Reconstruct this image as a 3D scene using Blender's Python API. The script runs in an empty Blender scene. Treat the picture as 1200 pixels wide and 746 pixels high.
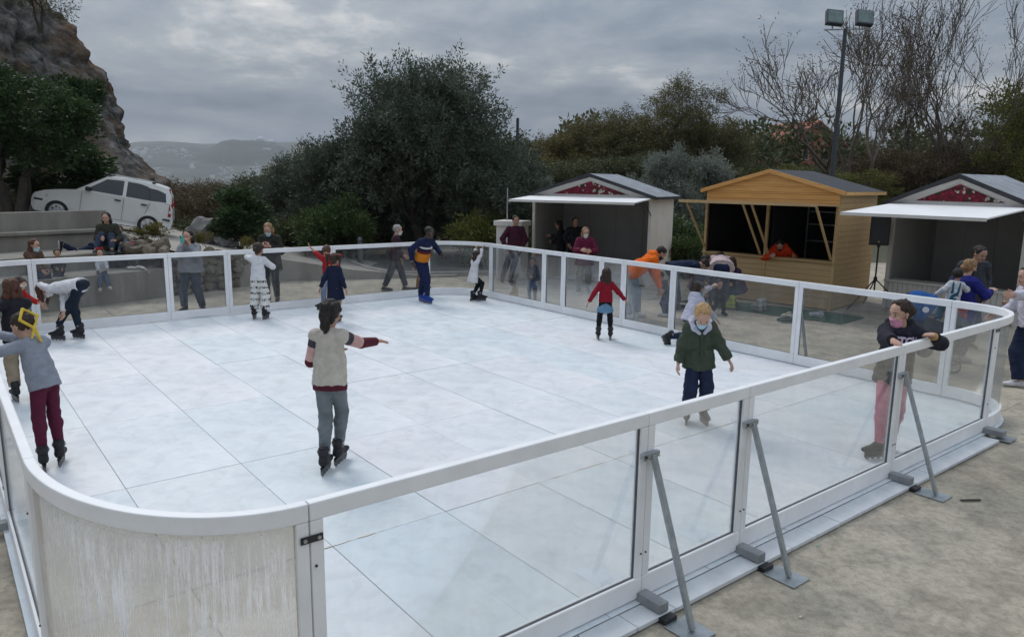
import bpy, bmesh, math, random, time
import numpy as np
from mathutils import Vector, Matrix, noise as mnoise

R = math.radians
SC = bpy.context.scene
COL = SC.collection
T0 = time.time()

# ------------------------------------------------------------------ camera
CAM_H = 2.65
PITCH, ROLL, FPX = 0.1828, 0.0135, 871.7
cam_data = bpy.data.cameras.new('camera')
cam = bpy.data.objects.new('camera', cam_data)
COL.objects.link(cam)
_r0 = Vector((1, 0, 0)); _u0 = Vector((0, math.sin(PITCH), math.cos(PITCH)))
_fw = Vector((0, math.cos(PITCH), -math.sin(PITCH)))
_rt = _r0 * math.cos(ROLL) + _u0 * math.sin(ROLL)
_up = _u0 * math.cos(ROLL) - _r0 * math.sin(ROLL)
_m = Matrix((_rt, _up, -_fw)).transposed().to_4x4()
_m.translation = Vector((0, 0, CAM_H))
cam.matrix_world = _m
cam_data.sensor_width = 36.0
cam_data.lens = FPX * 36.0 / 1200.0
cam_data.clip_start = 0.05
cam_data.clip_end = 20000
SC.camera = cam

# ------------------------------------------------------------------ view
SC.view_settings.view_transform = 'Standard'
SC.view_settings.look = 'None'
SC.view_settings.gamma = 1.0
SC.view_settings.use_curve_mapping = False
SC.view_settings.exposure = 0.08
SC.render.engine = 'CYCLES'
SC.cycles.transparent_max_bounces = 32
SC.cycles.max_bounces = 8

# ------------------------------------------------------------------ sun behind the cloud, from the far left
SUN_EL, SUN_AZ = R(48), R(-34)          # azimuth measured from +Y (away from the camera) to the right
sd = bpy.data.lights.new('sun', 'SUN')
sd.energy = 1.5
sd.angle = R(22)
sd.color = (1.0, 0.95, 0.88)
sun = bpy.data.objects.new('sun', sd)
COL.objects.link(sun)
_sv = Vector((math.sin(SUN_AZ) * math.cos(SUN_EL), math.cos(SUN_AZ) * math.cos(SUN_EL), math.sin(SUN_EL)))
sun.rotation_euler = (-_sv).to_track_quat('-Z', 'Y').to_euler()
sun.location = _sv * 40

# ------------------------------------------------------------------ overcast sky
world = bpy.data.worlds.new('World')
SC.world = world
world.use_nodes = True
nt = world.node_tree
for n in list(nt.nodes):
    nt.nodes.remove(n)
def wn(t, **k):
    n = nt.nodes.new(t)
    for a, b in k.items():
        setattr(n, a, b)
    return n
def wmath(op, a, b=None, c=None):
    n = wn('ShaderNodeMath', operation=op)
    for i, v in enumerate((a, b, c)):
        if v is None: continue
        if isinstance(v, (int, float)): n.inputs[i].default_value = v
        else: nt.links.new(v, n.inputs[i])
    return n.outputs[0]
tc = wn('ShaderNodeTexCoord')
sep = wn('ShaderNodeSeparateXYZ'); nt.links.new(tc.outputs['Generated'], sep.inputs[0])
zc = wmath('MAXIMUM', sep.outputs[2], 0.0)
den = wmath('ADD', zc, 0.20)
cx = wmath('DIVIDE', sep.outputs[0], den)
cy = wmath('DIVIDE', sep.outputs[1], den)
comb = wn('ShaderNodeCombineXYZ')
nt.links.new(cx, comb.inputs[0]); nt.links.new(cy, comb.inputs[1])
comb.inputs[2].default_value = 3.7
def cloud_noise(scale, detail, rough, dist, off):
    mp = wn('ShaderNodeMapping'); mp.inputs['Location'].default_value = off
    nt.links.new(comb.outputs[0], mp.inputs[0])
    n = wn('ShaderNodeTexNoise'); n.inputs['Scale'].default_value = scale
    n.inputs['Detail'].default_value = detail; n.inputs['Roughness'].default_value = rough
    n.inputs['Distortion'].default_value = dist
    nt.links.new(mp.outputs[0], n.inputs['Vector'])
    return n.outputs['Fac']
CLOUD_OFF = (2.3, 0.4, 0.0)
n1 = cloud_noise(0.80, 10.0, 0.60, 0.35, CLOUD_OFF)
n2 = cloud_noise(2.6, 9.0, 0.60, 0.3, (7.1, 4.2, 1.0))
hzb = wmath('MULTIPLY', wmath('MAXIMUM', wmath('SUBTRACT', 1.0, wmath('DIVIDE', zc, 0.085)), 0.0), 0.11)
nmix = wmath('ADD', wmath('ADD', wmath('MULTIPLY', n1, 0.72), wmath('MULTIPLY', n2, 0.28)), hzb)
ramp = wn('ShaderNodeValToRGB')
nt.links.new(nmix, ramp.inputs[0])
el = ramp.color_ramp.elements
el[0].position = 0.40; el[0].color = (0.46, 0.56, 0.73, 1)
el[1].position = 0.645; el[1].color = (2.10, 2.08, 2.04, 1)
e = el.new(0.485); e.color = (0.71, 0.82, 0.99, 1)
e = el.new(0.565); e.color = (1.04, 1.14, 1.24, 1)
# overcast luminance law: several times brighter overhead than at the horizon
lum = wmath('MULTIPLY', wmath('MULTIPLY_ADD', zc, 3.2, 0.75), 0.285)
vm = wn('ShaderNodeVectorMath', operation='SCALE')
nt.links.new(ramp.outputs['Color'], vm.inputs[0]); nt.links.new(lum, vm.inputs['Scale'])
sky = wn('ShaderNodeTexSky', sky_type='NISHITA')
sky.sun_disc = False; sky.sun_elevation = SUN_EL; sky.sun_rotation = SUN_AZ
bg_sky = wn('ShaderNodeBackground'); bg_sky.inputs['Strength'].default_value = 0.05
nt.links.new(sky.outputs[0], bg_sky.inputs['Color'])
bg_cl = wn('ShaderNodeBackground'); bg_cl.inputs['Strength'].default_value = 1.0
nt.links.new(vm.outputs[0], bg_cl.inputs['Color'])
mx = wn('ShaderNodeMixShader'); mx.inputs[0].default_value = 0.93
nt.links.new(bg_sky.outputs[0], mx.inputs[1]); nt.links.new(bg_cl.outputs[0], mx.inputs[2])
wo = wn('ShaderNodeOutputWorld'); nt.links.new(mx.outputs[0], wo.inputs['Surface'])

# ------------------------------------------------------------------ rink coordinates: u along the near fence, v away from it
YAW = 0.6667
RO = Vector((-1.249 * CAM_H, 2.2758 * CAM_H))
RA = Vector((math.cos(YAW), math.sin(YAW)))
RB = Vector((-math.sin(YAW), math.cos(YAW)))
def W(u, v, z=0.0):
    q = RO + RA * u + RB * v
    return Vector((q.x, q.y, z))
GZ = -0.05           # plaza level (the ice is 0)
# ------------------------------------------------------------------ helpers: materials
MATS = {}
def mat(name, col, rough=0.6, var=0.18, scale=6.0, bump=0.0, bscale=None, metal=0.0, spec=0.5, col2=None, island=False, sheen=0.0, detail=5.0, stretch=None):
    """Principled surface whose colour drifts with a noise; optional fine relief."""
    if name in MATS: return MATS[name]
    m = bpy.data.materials.new(name); m.use_nodes = True
    t = m.node_tree; b = t.nodes['Principled BSDF']
    b.inputs['Roughness'].default_value = rough
    b.inputs['Metallic'].default_value = metal
    b.inputs['Specular IOR Level'].default_value = spec
    tcn = t.nodes.new('ShaderNodeTexCoord')
    vec = tcn.outputs['Object']
    if stretch:
        mp = t.nodes.new('ShaderNodeMapping'); mp.inputs['Scale'].default_value = stretch
        t.links.new(vec, mp.inputs[0]); vec = mp.outputs[0]
    nz = t.nodes.new('ShaderNodeTexNoise'); nz.inputs['Scale'].default_value = scale
    nz.inputs['Detail'].default_value = detail; nz.inputs['Roughness'].default_value = 0.6
    t.links.new(vec, nz.inputs['Vector'])
    c1 = col; c2 = col2 if col2 else tuple(min(1.0, c * (1 + var)) for c in col)
    if not col2: c1 = tuple(c * (1 - var) for c in col)
    rp = t.nodes.new('ShaderNodeValToRGB')
    rp.color_ramp.elements[0].position = 0.32; rp.color_ramp.elements[0].color = (*c1, 1)
    rp.color_ramp.elements[1].position = 0.68; rp.color_ramp.elements[1].color = (*c2, 1)
    fac = nz.outputs['Fac']
    if island:
        g = t.nodes.new('ShaderNodeNewGeometry')
        mm = t.nodes.new('ShaderNodeMath'); mm.operation = 'MULTIPLY_ADD'
        t.links.new(g.outputs['Random Per Island'], mm.inputs[0]); mm.inputs[1].default_value = 0.5; mm.inputs[2].default_value = -0.25
        ad = t.nodes.new('ShaderNodeMath'); ad.operation = 'ADD'
        t.links.new(fac, ad.inputs[0]); t.links.new(mm.outputs[0], ad.inputs[1]); fac = ad.outputs[0]
    t.links.new(fac, rp.inputs[0]); t.links.new(rp.outputs[0], b.inputs['Base Color'])
    if bump:
        n2 = t.nodes.new('ShaderNodeTexNoise'); n2.inputs['Scale'].default_value = bscale or scale * 6
        n2.inputs['Detail'].default_value = 6
        t.links.new(vec, n2.inputs['Vector'])
        bp = t.nodes.new('ShaderNodeBump'); bp.inputs['Strength'].default_value = bump; bp.inputs['Distance'].default_value = 0.02
        t.links.new(n2.outputs['Fac'], bp.inputs['Height']); t.links.new(bp.outputs[0], b.inputs['Normal'])
    if sheen: b.inputs['Sheen Weight'].default_value = sheen
    MATS[name] = m
    return m
def cloth(name, col, **k):
    k.setdefault('rough', 0.85); k.setdefault('var', 0.13); k.setdefault('scale', 14); k.setdefault('bump', 0.5); k.setdefault('bscale', 11); k.setdefault('spec', 0.2)
    return mat(name, col, **k)

# ------------------------------------------------------------------ helpers: objects
def tag(o, label=None, cat=None, group=None, kind=None):
    if label: o['label'] = label
    if cat: o['category'] = cat
    if group: o['group'] = group
    if kind: o['kind'] = kind
    return o
def empty(name, loc=(0, 0, 0), rz=0.0, parent=None):
    o = bpy.data.objects.new(name, None); COL.objects.link(o)
    o.location = loc; o.rotation_euler = (0, 0, rz); o.empty_display_size = 0.1
    if parent: o.parent = parent
    return o
def link(name, me, parent=None, loc=None, rot=None, scale=None):
    o = bpy.data.objects.new(name, me); COL.objects.link(o)
    if parent: o.parent = parent
    if loc is not None: o.location = loc
    if rot is not None: o.rotation_euler = rot
    if scale is not None: o.scale = scale
    return o
def copy_tree(o, parent=None):
    c = o.copy(); COL.objects.link(c); c.parent = parent
    for ch in list(o.children): copy_tree(ch, c)
    return c
def mesh_np(name, verts, faces, mats=None, midx=None, smooth=False):
    """verts (n,3), faces (m,k) one polygon size."""
    me = bpy.data.meshes.new(name)
    verts = np.asarray(verts, dtype=np.float32); faces = np.asarray(faces, dtype=np.int32)
    nf, k = faces.shape
    me.vertices.add(len(verts)); me.vertices.foreach_set('co', verts.ravel())
    me.loops.add(nf * k); me.loops.foreach_set('vertex_index', faces.ravel())
    me.polygons.add(nf)
    me.polygons.foreach_set('loop_start', np.arange(0, nf * k, k, dtype=np.int32))
    if midx is not None: me.polygons.foreach_set('material_index', np.asarray(midx, dtype=np.int32))
    if smooth: me.polygons.foreach_set('use_smooth', np.ones(nf, dtype=bool))
    me.update(calc_edges=True)
    for m in (mats or []): me.materials.append(m)
    return me

class MB:
    """Collects shapes; build() links them as ONE mesh object."""
    def __init__(s): s.v = []; s.f = []
    def add(s, vs, fs):
        n = len(s.v); s.v += [tuple(p) for p in vs]; s.f += [tuple(i + n for i in f) for f in fs]; return s
    def box(s, c, size, rot=None):
        hx, hy, hz = size[0] / 2, size[1] / 2, size[2] / 2
        P = [Vector((x, y, z)) for x in (-hx, hx) for y in (-hy, hy) for z in (-hz, hz)]
        if rot is not None: P = [rot @ p for p in P]
        P = [p + Vector(c) for p in P]
        return s.add(P, [(0, 1, 3, 2), (4, 6, 7, 5), (0, 4, 5, 1), (2, 3, 7, 6), (0, 2, 6, 4), (1, 5, 7, 3)])
    def b2(s, lo, hi):
        return s.box([(a + b) / 2 for a, b in zip(lo, hi)], [abs(b - a) for a, b in zip(lo, hi)])
    def bar(s, a, b, w, h=None, up=(0, 0, 1)):
        a = Vector(a); b = Vector(b); d = b - a; L = d.length; d.normalize()
        upv = Vector(up)
        if abs(d.dot(upv)) > 0.98: upv = Vector((0, 1, 0))
        x = d.cross(upv).normalized(); y = x.cross(d).normalized()
        m = Matrix((x, y, d)).transposed()
        return s.box((a + b) / 2, (w, h or w, L), m)
    def tube(s, pts, rad, n=8, caps=True):
        pts = [Vector(p) for p in pts]
        if isinstance(rad, (int, float)): rad = [rad] * len(pts)
        base = len(s.v); prev = None
        for i, p in enumerate(pts):
            d = (pts[min(i + 1, len(pts) - 1)] - pts[max(i - 1, 0)]).normalized()
            if prev is None:
                a = Vector((0, 0, 1)) if abs(d.z) < 0.9 else Vector((1, 0, 0))
                x = d.cross(a).normalized()
            else:
                x = (prev - d * prev.dot(d)).normalized()
            prev = x; y = d.cross(x)
            for k in range(n):
                t = 2 * math.pi * k / n
                s.v.append(tuple(p + (x * math.cos(t) + y * math.sin(t)) * rad[i]))
        for i in range(len(pts) - 1):
            for k in range(n):
                a0 = base + i * n + k; a1 = base + i * n + (k + 1) % n
                s.f.append((a0, a1, a1 + n, a0 + n))
        if caps:
            s.f.append(tuple(base + k for k in reversed(range(n))))
            s.f.append(tuple(base + (len(pts) - 1) * n + k for k in range(n)))
        return s
    def lathe(s, prof, n=16, c=(0, 0, 0), axis='z', caps=True):
        base = len(s.v); c = Vector(c)
        for (r, z) in prof:
            for k in range(n):
                t = 2 * math.pi * k / n
                p = Vector((r * math.cos(t), r * math.sin(t), z))
                if axis == 'y': p = Vector((p.x, p.z, p.y))
                if axis == 'x': p = Vector((p.z, p.x, p.y))
                s.v.append(tuple(p + c))
        for i in range(len(prof) - 1):
            for k in range(n):
                a0 = base + i * n + k; a1 = base + i * n + (k + 1) % n
                s.f.append((a0, a1, a1 + n, a0 + n))
        if caps:
            s.f.append(tuple(base + k for k in reversed(range(n))))
            s.f.append(tuple(base + (len(prof) - 1) * n + k for k in range(n)))
        return s
    def prism(s, poly, d):
        """poly: 3-D planar outline, d: extrusion vector."""
        n = len(poly); d = Vector(d)
        P = [Vector(p) for p in poly]; P += [p + d for p in P]
        fs = [tuple(reversed(range(n))), tuple(range(n, 2 * n))]
        for i in range(n):
            j = (i + 1) % n; fs.append((i, j, j + n, i + n))
        return s.add(P, fs)
    def mesh(s, name, m, smooth=False):
        me = bpy.data.meshes.new(name); me.from_pydata(s.v, [], s.f)
        bm = bmesh.new(); bm.from_mesh(me); bmesh.ops.recalc_face_normals(bm, faces=bm.faces); bm.to_mesh(me); bm.free()
        if smooth:
            for p in me.polygons: p.use_smooth = True
        for mm in (m if isinstance(m, (list, tuple)) else [m]): me.materials.append(mm)
        return me
    def build(s, name, m, parent=None, loc=None, rot=None, smooth=False, bevel=0.0, seg=2):
        o = link(name, s.mesh(name, m, smooth), parent, loc, rot)
        if bevel: add_bevel(o, bevel, seg)
        return o
def add_bevel(o, w, seg=2, ang=35):
    b = o.modifiers.new('bevel', 'BEVEL'); b.width = w; b.segments = seg; b.limit_method = 'ANGLE'; b.angle_limit = R(ang)
    b.harden_normals = False
    return o

# ------------------------------------------------------------------ helpers: implicit surfaces (bodies, clothes, hair, boots)
class Sdf:
    """Blends rounded cones into one closed skin (surface nets)."""
    def __init__(s, vox, k=0.02): s.p = []; s.vox = vox; s.k = k; s.planes = []
    def cone(s, a, b, ra, rb=None, flat=None, f=1.0, cap=None, capa=None, k=None, sub=False):
        s.p.append((np.array(a, float), np.array(b, float), ra, ra if rb is None else rb,
                    None if flat is None else np.array(flat, float) / np.linalg.norm(flat), f, cap, capa, s.k if k is None else k, sub)); return s
    def ball(s, c, r, **kw): return s.cone(c, np.array(c, float) + 1e-4, r, r, **kw)
    def cut(s, pt, n): s.planes.append((np.array(pt, float), np.array(n, float) / np.linalg.norm(n))); return s
    def mesh(s, name, mats, smooth=True, wob=0.0, seed=0):
        vox = s.vox; pad = vox * 3 + 0.01
        lo = np.full(3, 1e9); hi = -lo
        for a, b, ra, rb, fl, f, cap, capa, k, sub in s.p:
            if sub: continue
            r = max(ra, rb) * max(1.0, f)
            lo = np.minimum(lo, np.minimum(a, b) - r); hi = np.maximum(hi, np.maximum(a, b) + r)
        lo -= pad; hi += pad
        n = np.ceil((hi - lo) / vox).astype(int) + 1
        D = np.full(n, 0.2, np.float32)
        ax = [np.float32(lo[i]) + np.arange(n[i], dtype=np.float32) * np.float32(vox) for i in range(3)]
        for a, b, ra, rb, fl, f, cap, capa, k, sub in s.p:
            r = max(ra, rb) * max(1.0, f) + 2.5 * vox + k
            i0 = np.clip(((np.minimum(a, b) - r - lo) / vox).astype(int), 0, n - 1)
            i1 = np.clip(((np.maximum(a, b) + r - lo) / vox).astype(int) + 2, 1, n)
            sl = tuple(slice(i0[i], i1[i]) for i in range(3))
            X = ax[0][sl[0]][:, None, None]; Y = ax[1][sl[1]][None, :, None]; Z = ax[2][sl[2]][None, None, :]
            ba = b - a; L2 = max(float(ba @ ba), 1e-9)
            px, py, pz = X - np.float32(a[0]), Y - np.float32(a[1]), Z - np.float32(a[2])
            tt = (px * np.float32(ba[0]) + py * np.float32(ba[1]) + pz * np.float32(ba[2])) / np.float32(L2)
            t = np.clip(tt, 0, 1)
            qx, qy, qz = px - t * np.float32(ba[0]), py - t * np.float32(ba[1]), pz - t * np.float32(ba[2])
            if fl is not None and f != 1.0:
                g = (qx * np.float32(fl[0]) + qy * np.float32(fl[1]) + qz * np.float32(fl[2])) * np.float32(1 - 1 / f)
                qx = qx - g * np.float32(fl[0]); qy = qy - g * np.float32(fl[1]); qz = qz - g * np.float32(fl[2])
            d = np.sqrt(qx * qx + qy * qy + qz * qz) - (np.float32(ra) + t * np.float32(rb - ra))
            L = math.sqrt(L2)
            if cap is not None: d = np.maximum(d, (tt - 1) * np.float32(L) - np.float32(cap))
            if capa is not None: d = np.maximum(d, -tt * np.float32(L) - np.float32(capa))
            o = D[sl]
            if sub: D[sl] = np.maximum(o, -d)
            elif k > 0:
                h = np.clip(0.5 + 0.5 * (o - d) / np.float32(k), 0, 1)
                D[sl] = o * (1 - h) + d * h - np.float32(k) * h * (1 - h)
            else: D[sl] = np.minimum(o, d)
        X = ax[0][:, None, None]; Y = ax[1][None, :, None]; Z = ax[2][None, None, :]
        for pt, nn in s.planes:
            D = np.maximum(D, ((X - pt[0]) * nn[0] + (Y - pt[1]) * nn[1] + (Z - pt[2]) * nn[2]).astype(np.float32))
        return surface_nets(name, D, lo, vox, mats, smooth)
def surface_nets(name, D, lo, vox, mats, smooth=True):
    S = D < 0
    c = S[:-1, :-1, :-1].astype(np.int8)
    tot = sum(S[i:S.shape[0] - 1 + i, j:S.shape[1] - 1 + j, k:S.shape[2] - 1 + k].astype(np.int8) for i in (0, 1) for j in (0, 1) for k in (0, 1))
    act = (tot > 0) & (tot < 8)
    idx = np.argwhere(act)
    if len(idx) == 0: return mesh_np(name, np.zeros((3, 3)), np.array([[0, 1, 2]]), mats)
    vid = np.full(act.shape, -1, np.int32); vid[act] = np.arange(len(idx))
    acc = np.zeros((len(idx), 3), np.float32); cnt = np.zeros(len(idx), np.float32)
    cor = [(i, j, k) for i in (0, 1) for j in (0, 1) for k in (0, 1)]
    vals = {q: D[idx[:, 0] + q[0], idx[:, 1] + q[1], idx[:, 2] + q[2]] for q in cor}
    for q in cor:
        for axn in range(3):
            if q[axn]: continue
            q2 = list(q); q2[axn] = 1; q2 = tuple(q2)
            a, b = vals[q], vals[q2]; m = (a < 0) != (b < 0)
            t = np.where(m, a / np.where(m, a - b, 1), 0)
            base = np.array(q, np.float32)[None, :].repeat(len(idx), 0); base[:, axn] += t
            acc[m] += base[m]; cnt += m
    V = (idx + acc / cnt[:, None]) * vox + lo
    F = []
    for axn in range(3):
        o1, o2 = (axn + 1) % 3, (axn + 2) % 3
        a = np.take(S, range(0, S.shape[axn] - 1), axn); b = np.take(S, range(1, S.shape[axn]), axn)
        e = np.argwhere(a != b)
        e = e[(e[:, o1] > 0) & (e[:, o2] > 0) & (e[:, o1] < S.shape[o1] - 1) & (e[:, o2] < S.shape[o2] - 1)]
        ins = S[e[:, 0], e[:, 1], e[:, 2]]
        def vv(d1, d2):
            g = e.copy(); g[:, o1] -= d1; g[:, o2] -= d2
            return vid[g[:, 0], g[:, 1], g[:, 2]]
        q = np.stack([vv(1, 1), vv(0, 1), vv(0, 0), vv(1, 0)], 1)
        q[~ins] = q[~ins][:, ::-1]
        F.append(q)
    F = np.concatenate(F); F = F[(F >= 0).all(1)]
    return mesh_np(name, V, F, mats, smooth=smooth)
# ------------------------------------------------------------------ materials of the place
m_conc = mat('concrete', (0.44, 0.405, 0.34), rough=0.85, scale=1.1, bump=0.25, bscale=38, col2=(0.33, 0.30, 0.25), detail=10)
m_concw = mat('wall_concrete', (0.275, 0.26, 0.225), rough=0.9, scale=2.0, bump=0.25, bscale=30, col2=(0.18, 0.168, 0.145), detail=8, stretch=(1, 1, 0.35))
m_road = mat('road_concrete', (0.36, 0.34, 0.30), rough=0.9, scale=0.9, bump=0.2, bscale=30, col2=(0.27, 0.25, 0.215), detail=8)
m_asph = mat('patched_asphalt', (0.085, 0.083, 0.08), rough=0.9, scale=1.5, bump=0.3, bscale=60, col2=(0.13, 0.125, 0.115))
m_soil = mat('soil', (0.10, 0.085, 0.06), rough=0.95, scale=0.35, bump=0.5, bscale=6, col2=(0.05, 0.06, 0.028), detail=9)
m_stone = mat('rubble_stone', (0.20, 0.165, 0.12), rough=0.9, scale=2.2, bump=0.6, bscale=12, col2=(0.11, 0.09, 0.068), detail=8)
m_rockpale = mat('pale_rock', (0.26, 0.25, 0.24), rough=0.9, scale=1.6, bump=0.6, bscale=8, col2=(0.13, 0.125, 0.115), detail=9)
m_white = mat('white_aluminium', (0.80, 0.805, 0.81), rough=0.42, var=0.07, scale=3.0, bump=0.03, bscale=60, spec=0.4, detail=9)
m_galv = mat('galvanised_steel', (0.36, 0.39, 0.40), rough=0.42, var=0.22, scale=9, metal=0.75)
m_dark = mat('black_plastic', (0.02, 0.02, 0.022), rough=0.5, var=0.3, scale=10)
m_block = mat('grey_block', (0.27, 0.275, 0.28), rough=0.75, var=0.2, scale=7, bump=0.2)

def smooth01(a, b, x):
    t = min(1, max(0, (x - a) / (b - a))); return t * t * (3 - 2 * t)

# the ground reaches the foot of the far hills
def ground_z(x, y):
    a = x / max(y, 4.0)
    d = max(0.0, y - 24.0)
    wl = 1 - smooth01(-0.24, 0.06, a)
    left = -0.11 * min(d, 190) - 0.02 * max(0, min(d - 190, 900))
    right = 0.045 * min(d, 160) + 0.0 * d
    far = smooth01(260, 900, y)
    z = wl * left + (1 - wl) * right
    z = z * (1 - far) + (-38) * far
    z += (mnoise.noise(Vector((x * 0.06, y * 0.06, 2.0))) * 0.8) * smooth01(26, 45, y)
    side = smooth01(30, 60, abs(x)) * (1 - smooth01(20, 40, y))
    return -0.16 + z - 0.4 * side
ys = [-40, -20, -8, 0, 6, 12, 18, 22, 24, 26, 29, 33, 38, 44, 52, 62, 75, 90, 110, 135, 170, 220, 300, 420, 600, 900, 1400, 2200, 3600, 6500]
na = 61
gv = []
for y in ys:
    hw = max(45.0, 0.95 * abs(y) + 40)
    for i in range(na):
        x = -hw + 2 * hw * i / (na - 1)
        gv.append((x, y, ground_z(x, y)))
gf = [(j * na + i, j * na + i + 1, (j + 1) * na + i + 1, (j + 1) * na + i) for j in range(len(ys) - 1) for i in range(na - 1)]
o = link('ground', mesh_np('ground', gv, gf, [m_soil], smooth=True)); tag(o, kind='structure')

# plaza: cast slabs with joints
def plaza_mat():
    m = m_conc.copy(); m.name = 'plaza_concrete'
    t = m.node_tree; b = t.nodes['Principled BSDF']
    rp = [n for n in t.nodes if n.type == 'VALTORGB'][0]
    tcn = [n for n in t.nodes if n.type == 'TEX_COORD'][0]
    # warm and pale patches, plus darker damp stains of their own shape
    def noise(scale, det, dist=0.0):
        n = t.nodes.new('ShaderNodeTexNoise'); n.inputs['Scale'].default_value = scale; n.inputs['Detail'].default_value = det
        n.inputs['Distortion'].default_value = dist; n.inputs['Roughness'].default_value = 0.62
        t.links.new(tcn.outputs['Object'], n.inputs['Vector']); return n.outputs['Fac']
    def ramp(src, p0, c0, p1, c1):
        r = t.nodes.new('ShaderNodeValToRGB'); r.color_ramp.elements[0].position = p0; r.color_ramp.elements[0].color = (*c0, 1)
        r.color_ramp.elements[1].position = p1; r.color_ramp.elements[1].color = (*c1, 1); t.links.new(src, r.inputs[0]); return r.outputs[0]
    def mul(a, c):
        n = t.nodes.new('ShaderNodeMix'); n.data_type = 'RGBA'; n.blend_type = 'MULTIPLY'; n.inputs[0].default_value = 1
        t.links.new(a, n.inputs['A']); t.links.new(c, n.inputs['B']); return n.outputs['Result']
    col = rp.outputs[0]
    col = mul(col, ramp(noise(0.55, 8, 0.15), 0.40, (0.86, 0.835, 0.79), 0.62, (1.10, 1.08, 1.05)))
    col = mul(col, ramp(noise(16, 9, 0.1), 0.36, (0.80, 0.80, 0.79), 0.56, (1.06, 1.06, 1.06)))
    col = mul(col, ramp(noise(2.6, 12, 0.25), 0.40, (0.78, 0.78, 0.77), 0.56, (1.08, 1.07, 1.05)))
    col = mul(col, ramp(noise(70, 3), 0.3, (0.85, 0.85, 0.85), 0.7, (1.1, 1.1, 1.1)))
    t.links.new(col, b.inputs['Base Color'])
    return m
m_plaza = plaza_mat()
pz = empty('plaza'); tag(pz, kind='structure')
random.seed(3)
su, sv = 8.6, 8.4
for i in range(-1, 4):
    for j in range(-1, 5):
        u0, v0 = i * su - 7.0, j * sv - 12.0
        P = [W(u0 + a * (su - 0.007), v0 + b * (sv - 0.007), 0) for a, b in ((0, 0), (1, 0), (1, 1), (0, 1))]
        if min(p.y for p in P) > 27 or max(p.y for p in P) < -6 or (j >= 3 and i <= 0): continue
        z = GZ + random.uniform(-0.003, 0.0)
        MB().prism([(p.x, p.y, z - 0.10) for p in P], (0, 0, 0.10)).build('paving_slab', m_plaza, pz)
# joint filler under the slabs
P = [W(-22, -24, 0), W(28, -24, 0), W(28, 20, 0), W(-22, 20, 0)]

# upper road that ramps down from the parked car to the plaza
def road_z(x, y=18.0):
    z = 1.13 - 0.152 * (x + 9.25)
    return max(GZ + 0.012, min(1.75, z) - 0.10 * min(5.0, max(0.0, y - 18.0)))
fr = [(-24, -1), (-19, 6.2), (-15.6, 11.0), (-12.5, 15.4), (-10.2, 18.7), (-9.35, 18.15), (-8.5, 17.7), (-7.75, 17.3), (-6.95, 18.55), (-6.42, 19.75), (-4.4, 20.35), (-2.5, 20.9), (-1.3, 21.25)]
bk = [(-40, 6), (-34, 14), (-28, 20), (-22, 23), (-16, 24.6), (-13, 25), (-11, 25), (-9.5, 25), (-8.5, 25), (-7.6, 25), (-6.6, 25.1), (-6.2, 25.4), (-5.8, 25.6)]
rv = []; nb = 7
for (a, b) in zip(fr, bk):
    for k in range(nb):
        t = k / (nb - 1); x = a[0] * (1 - t) + b[0] * t; y = a[1] * (1 - t) + b[1] * t
        rv.append((x, y, road_z(x, y)))
rf = [(i * nb + k, (i + 1) * nb + k, (i + 1) * nb + k + 1, i * nb + k + 1) for i in range(len(fr) - 1) for k in range(nb - 1)]
o = link('road', mesh_np('road', rv, rf, [m_road], smooth=True)); tag(o, kind='structure')
# earth bank behind the road, falling to the valley
bv = []; nb2 = 6
for (x, y) in bk:
    for k in range(nb2):
        t = k / (nb2 - 1); yy = y + 9 * t; z = road_z(x, y) * (1 - t) + (ground_z(x, yy) - 0.1) * t - 0.015
        bv.append((x, yy, z + 0.12 * mnoise.noise(Vector((x, yy, 0)))* (t > 0)))
bf = [(i * nb2 + k, (i + 1) * nb2 + k, (i + 1) * nb2 + k + 1, i * nb2 + k + 1) for i in range(len(bk) - 1) for k in range(nb2 - 1)]
o = link('earth_bank', mesh_np('earth_bank', bv, bf, [m_soil], smooth=True)); tag(o, kind='structure')
# low concrete wall holding the ramp where it meets the plaza
mb = MB(); wl = [(-6.95, 18.5), (-6.42, 19.7), (-4.4, 20.3), (-2.5, 20.85), (-1.6, 21.1)]
for (a, b) in zip(wl, wl[1:]):
    za, zb = road_z(*a) + 0.05, road_z(*b) + 0.05
    d = Vector((b[0] - a[0], b[1] - a[1])).normalized(); nn = Vector((d.y, -d.x)) * 0.16
    lo = GZ - 0.1
    Q = [(a[0], a[1]), (b[0], b[1]), (b[0] + nn.x, b[1] + nn.y), (a[0] + nn.x, a[1] + nn.y)]
    zs = [za, zb, zb, za]
    mb.add([(q[0], q[1], lo) for q in Q] + [(q[0], q[1], z) for q, z in zip(Q, zs)],
           [(3, 2, 1, 0), (4, 5, 6, 7), (0, 1, 5, 4), (1, 2, 6, 5), (2, 3, 7, 6), (3, 0, 4, 7)])
o = mb.build('ramp_wall', m_road); tag(o, 'low pale concrete wall beside the ramp beyond the far fence', 'wall')
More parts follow.
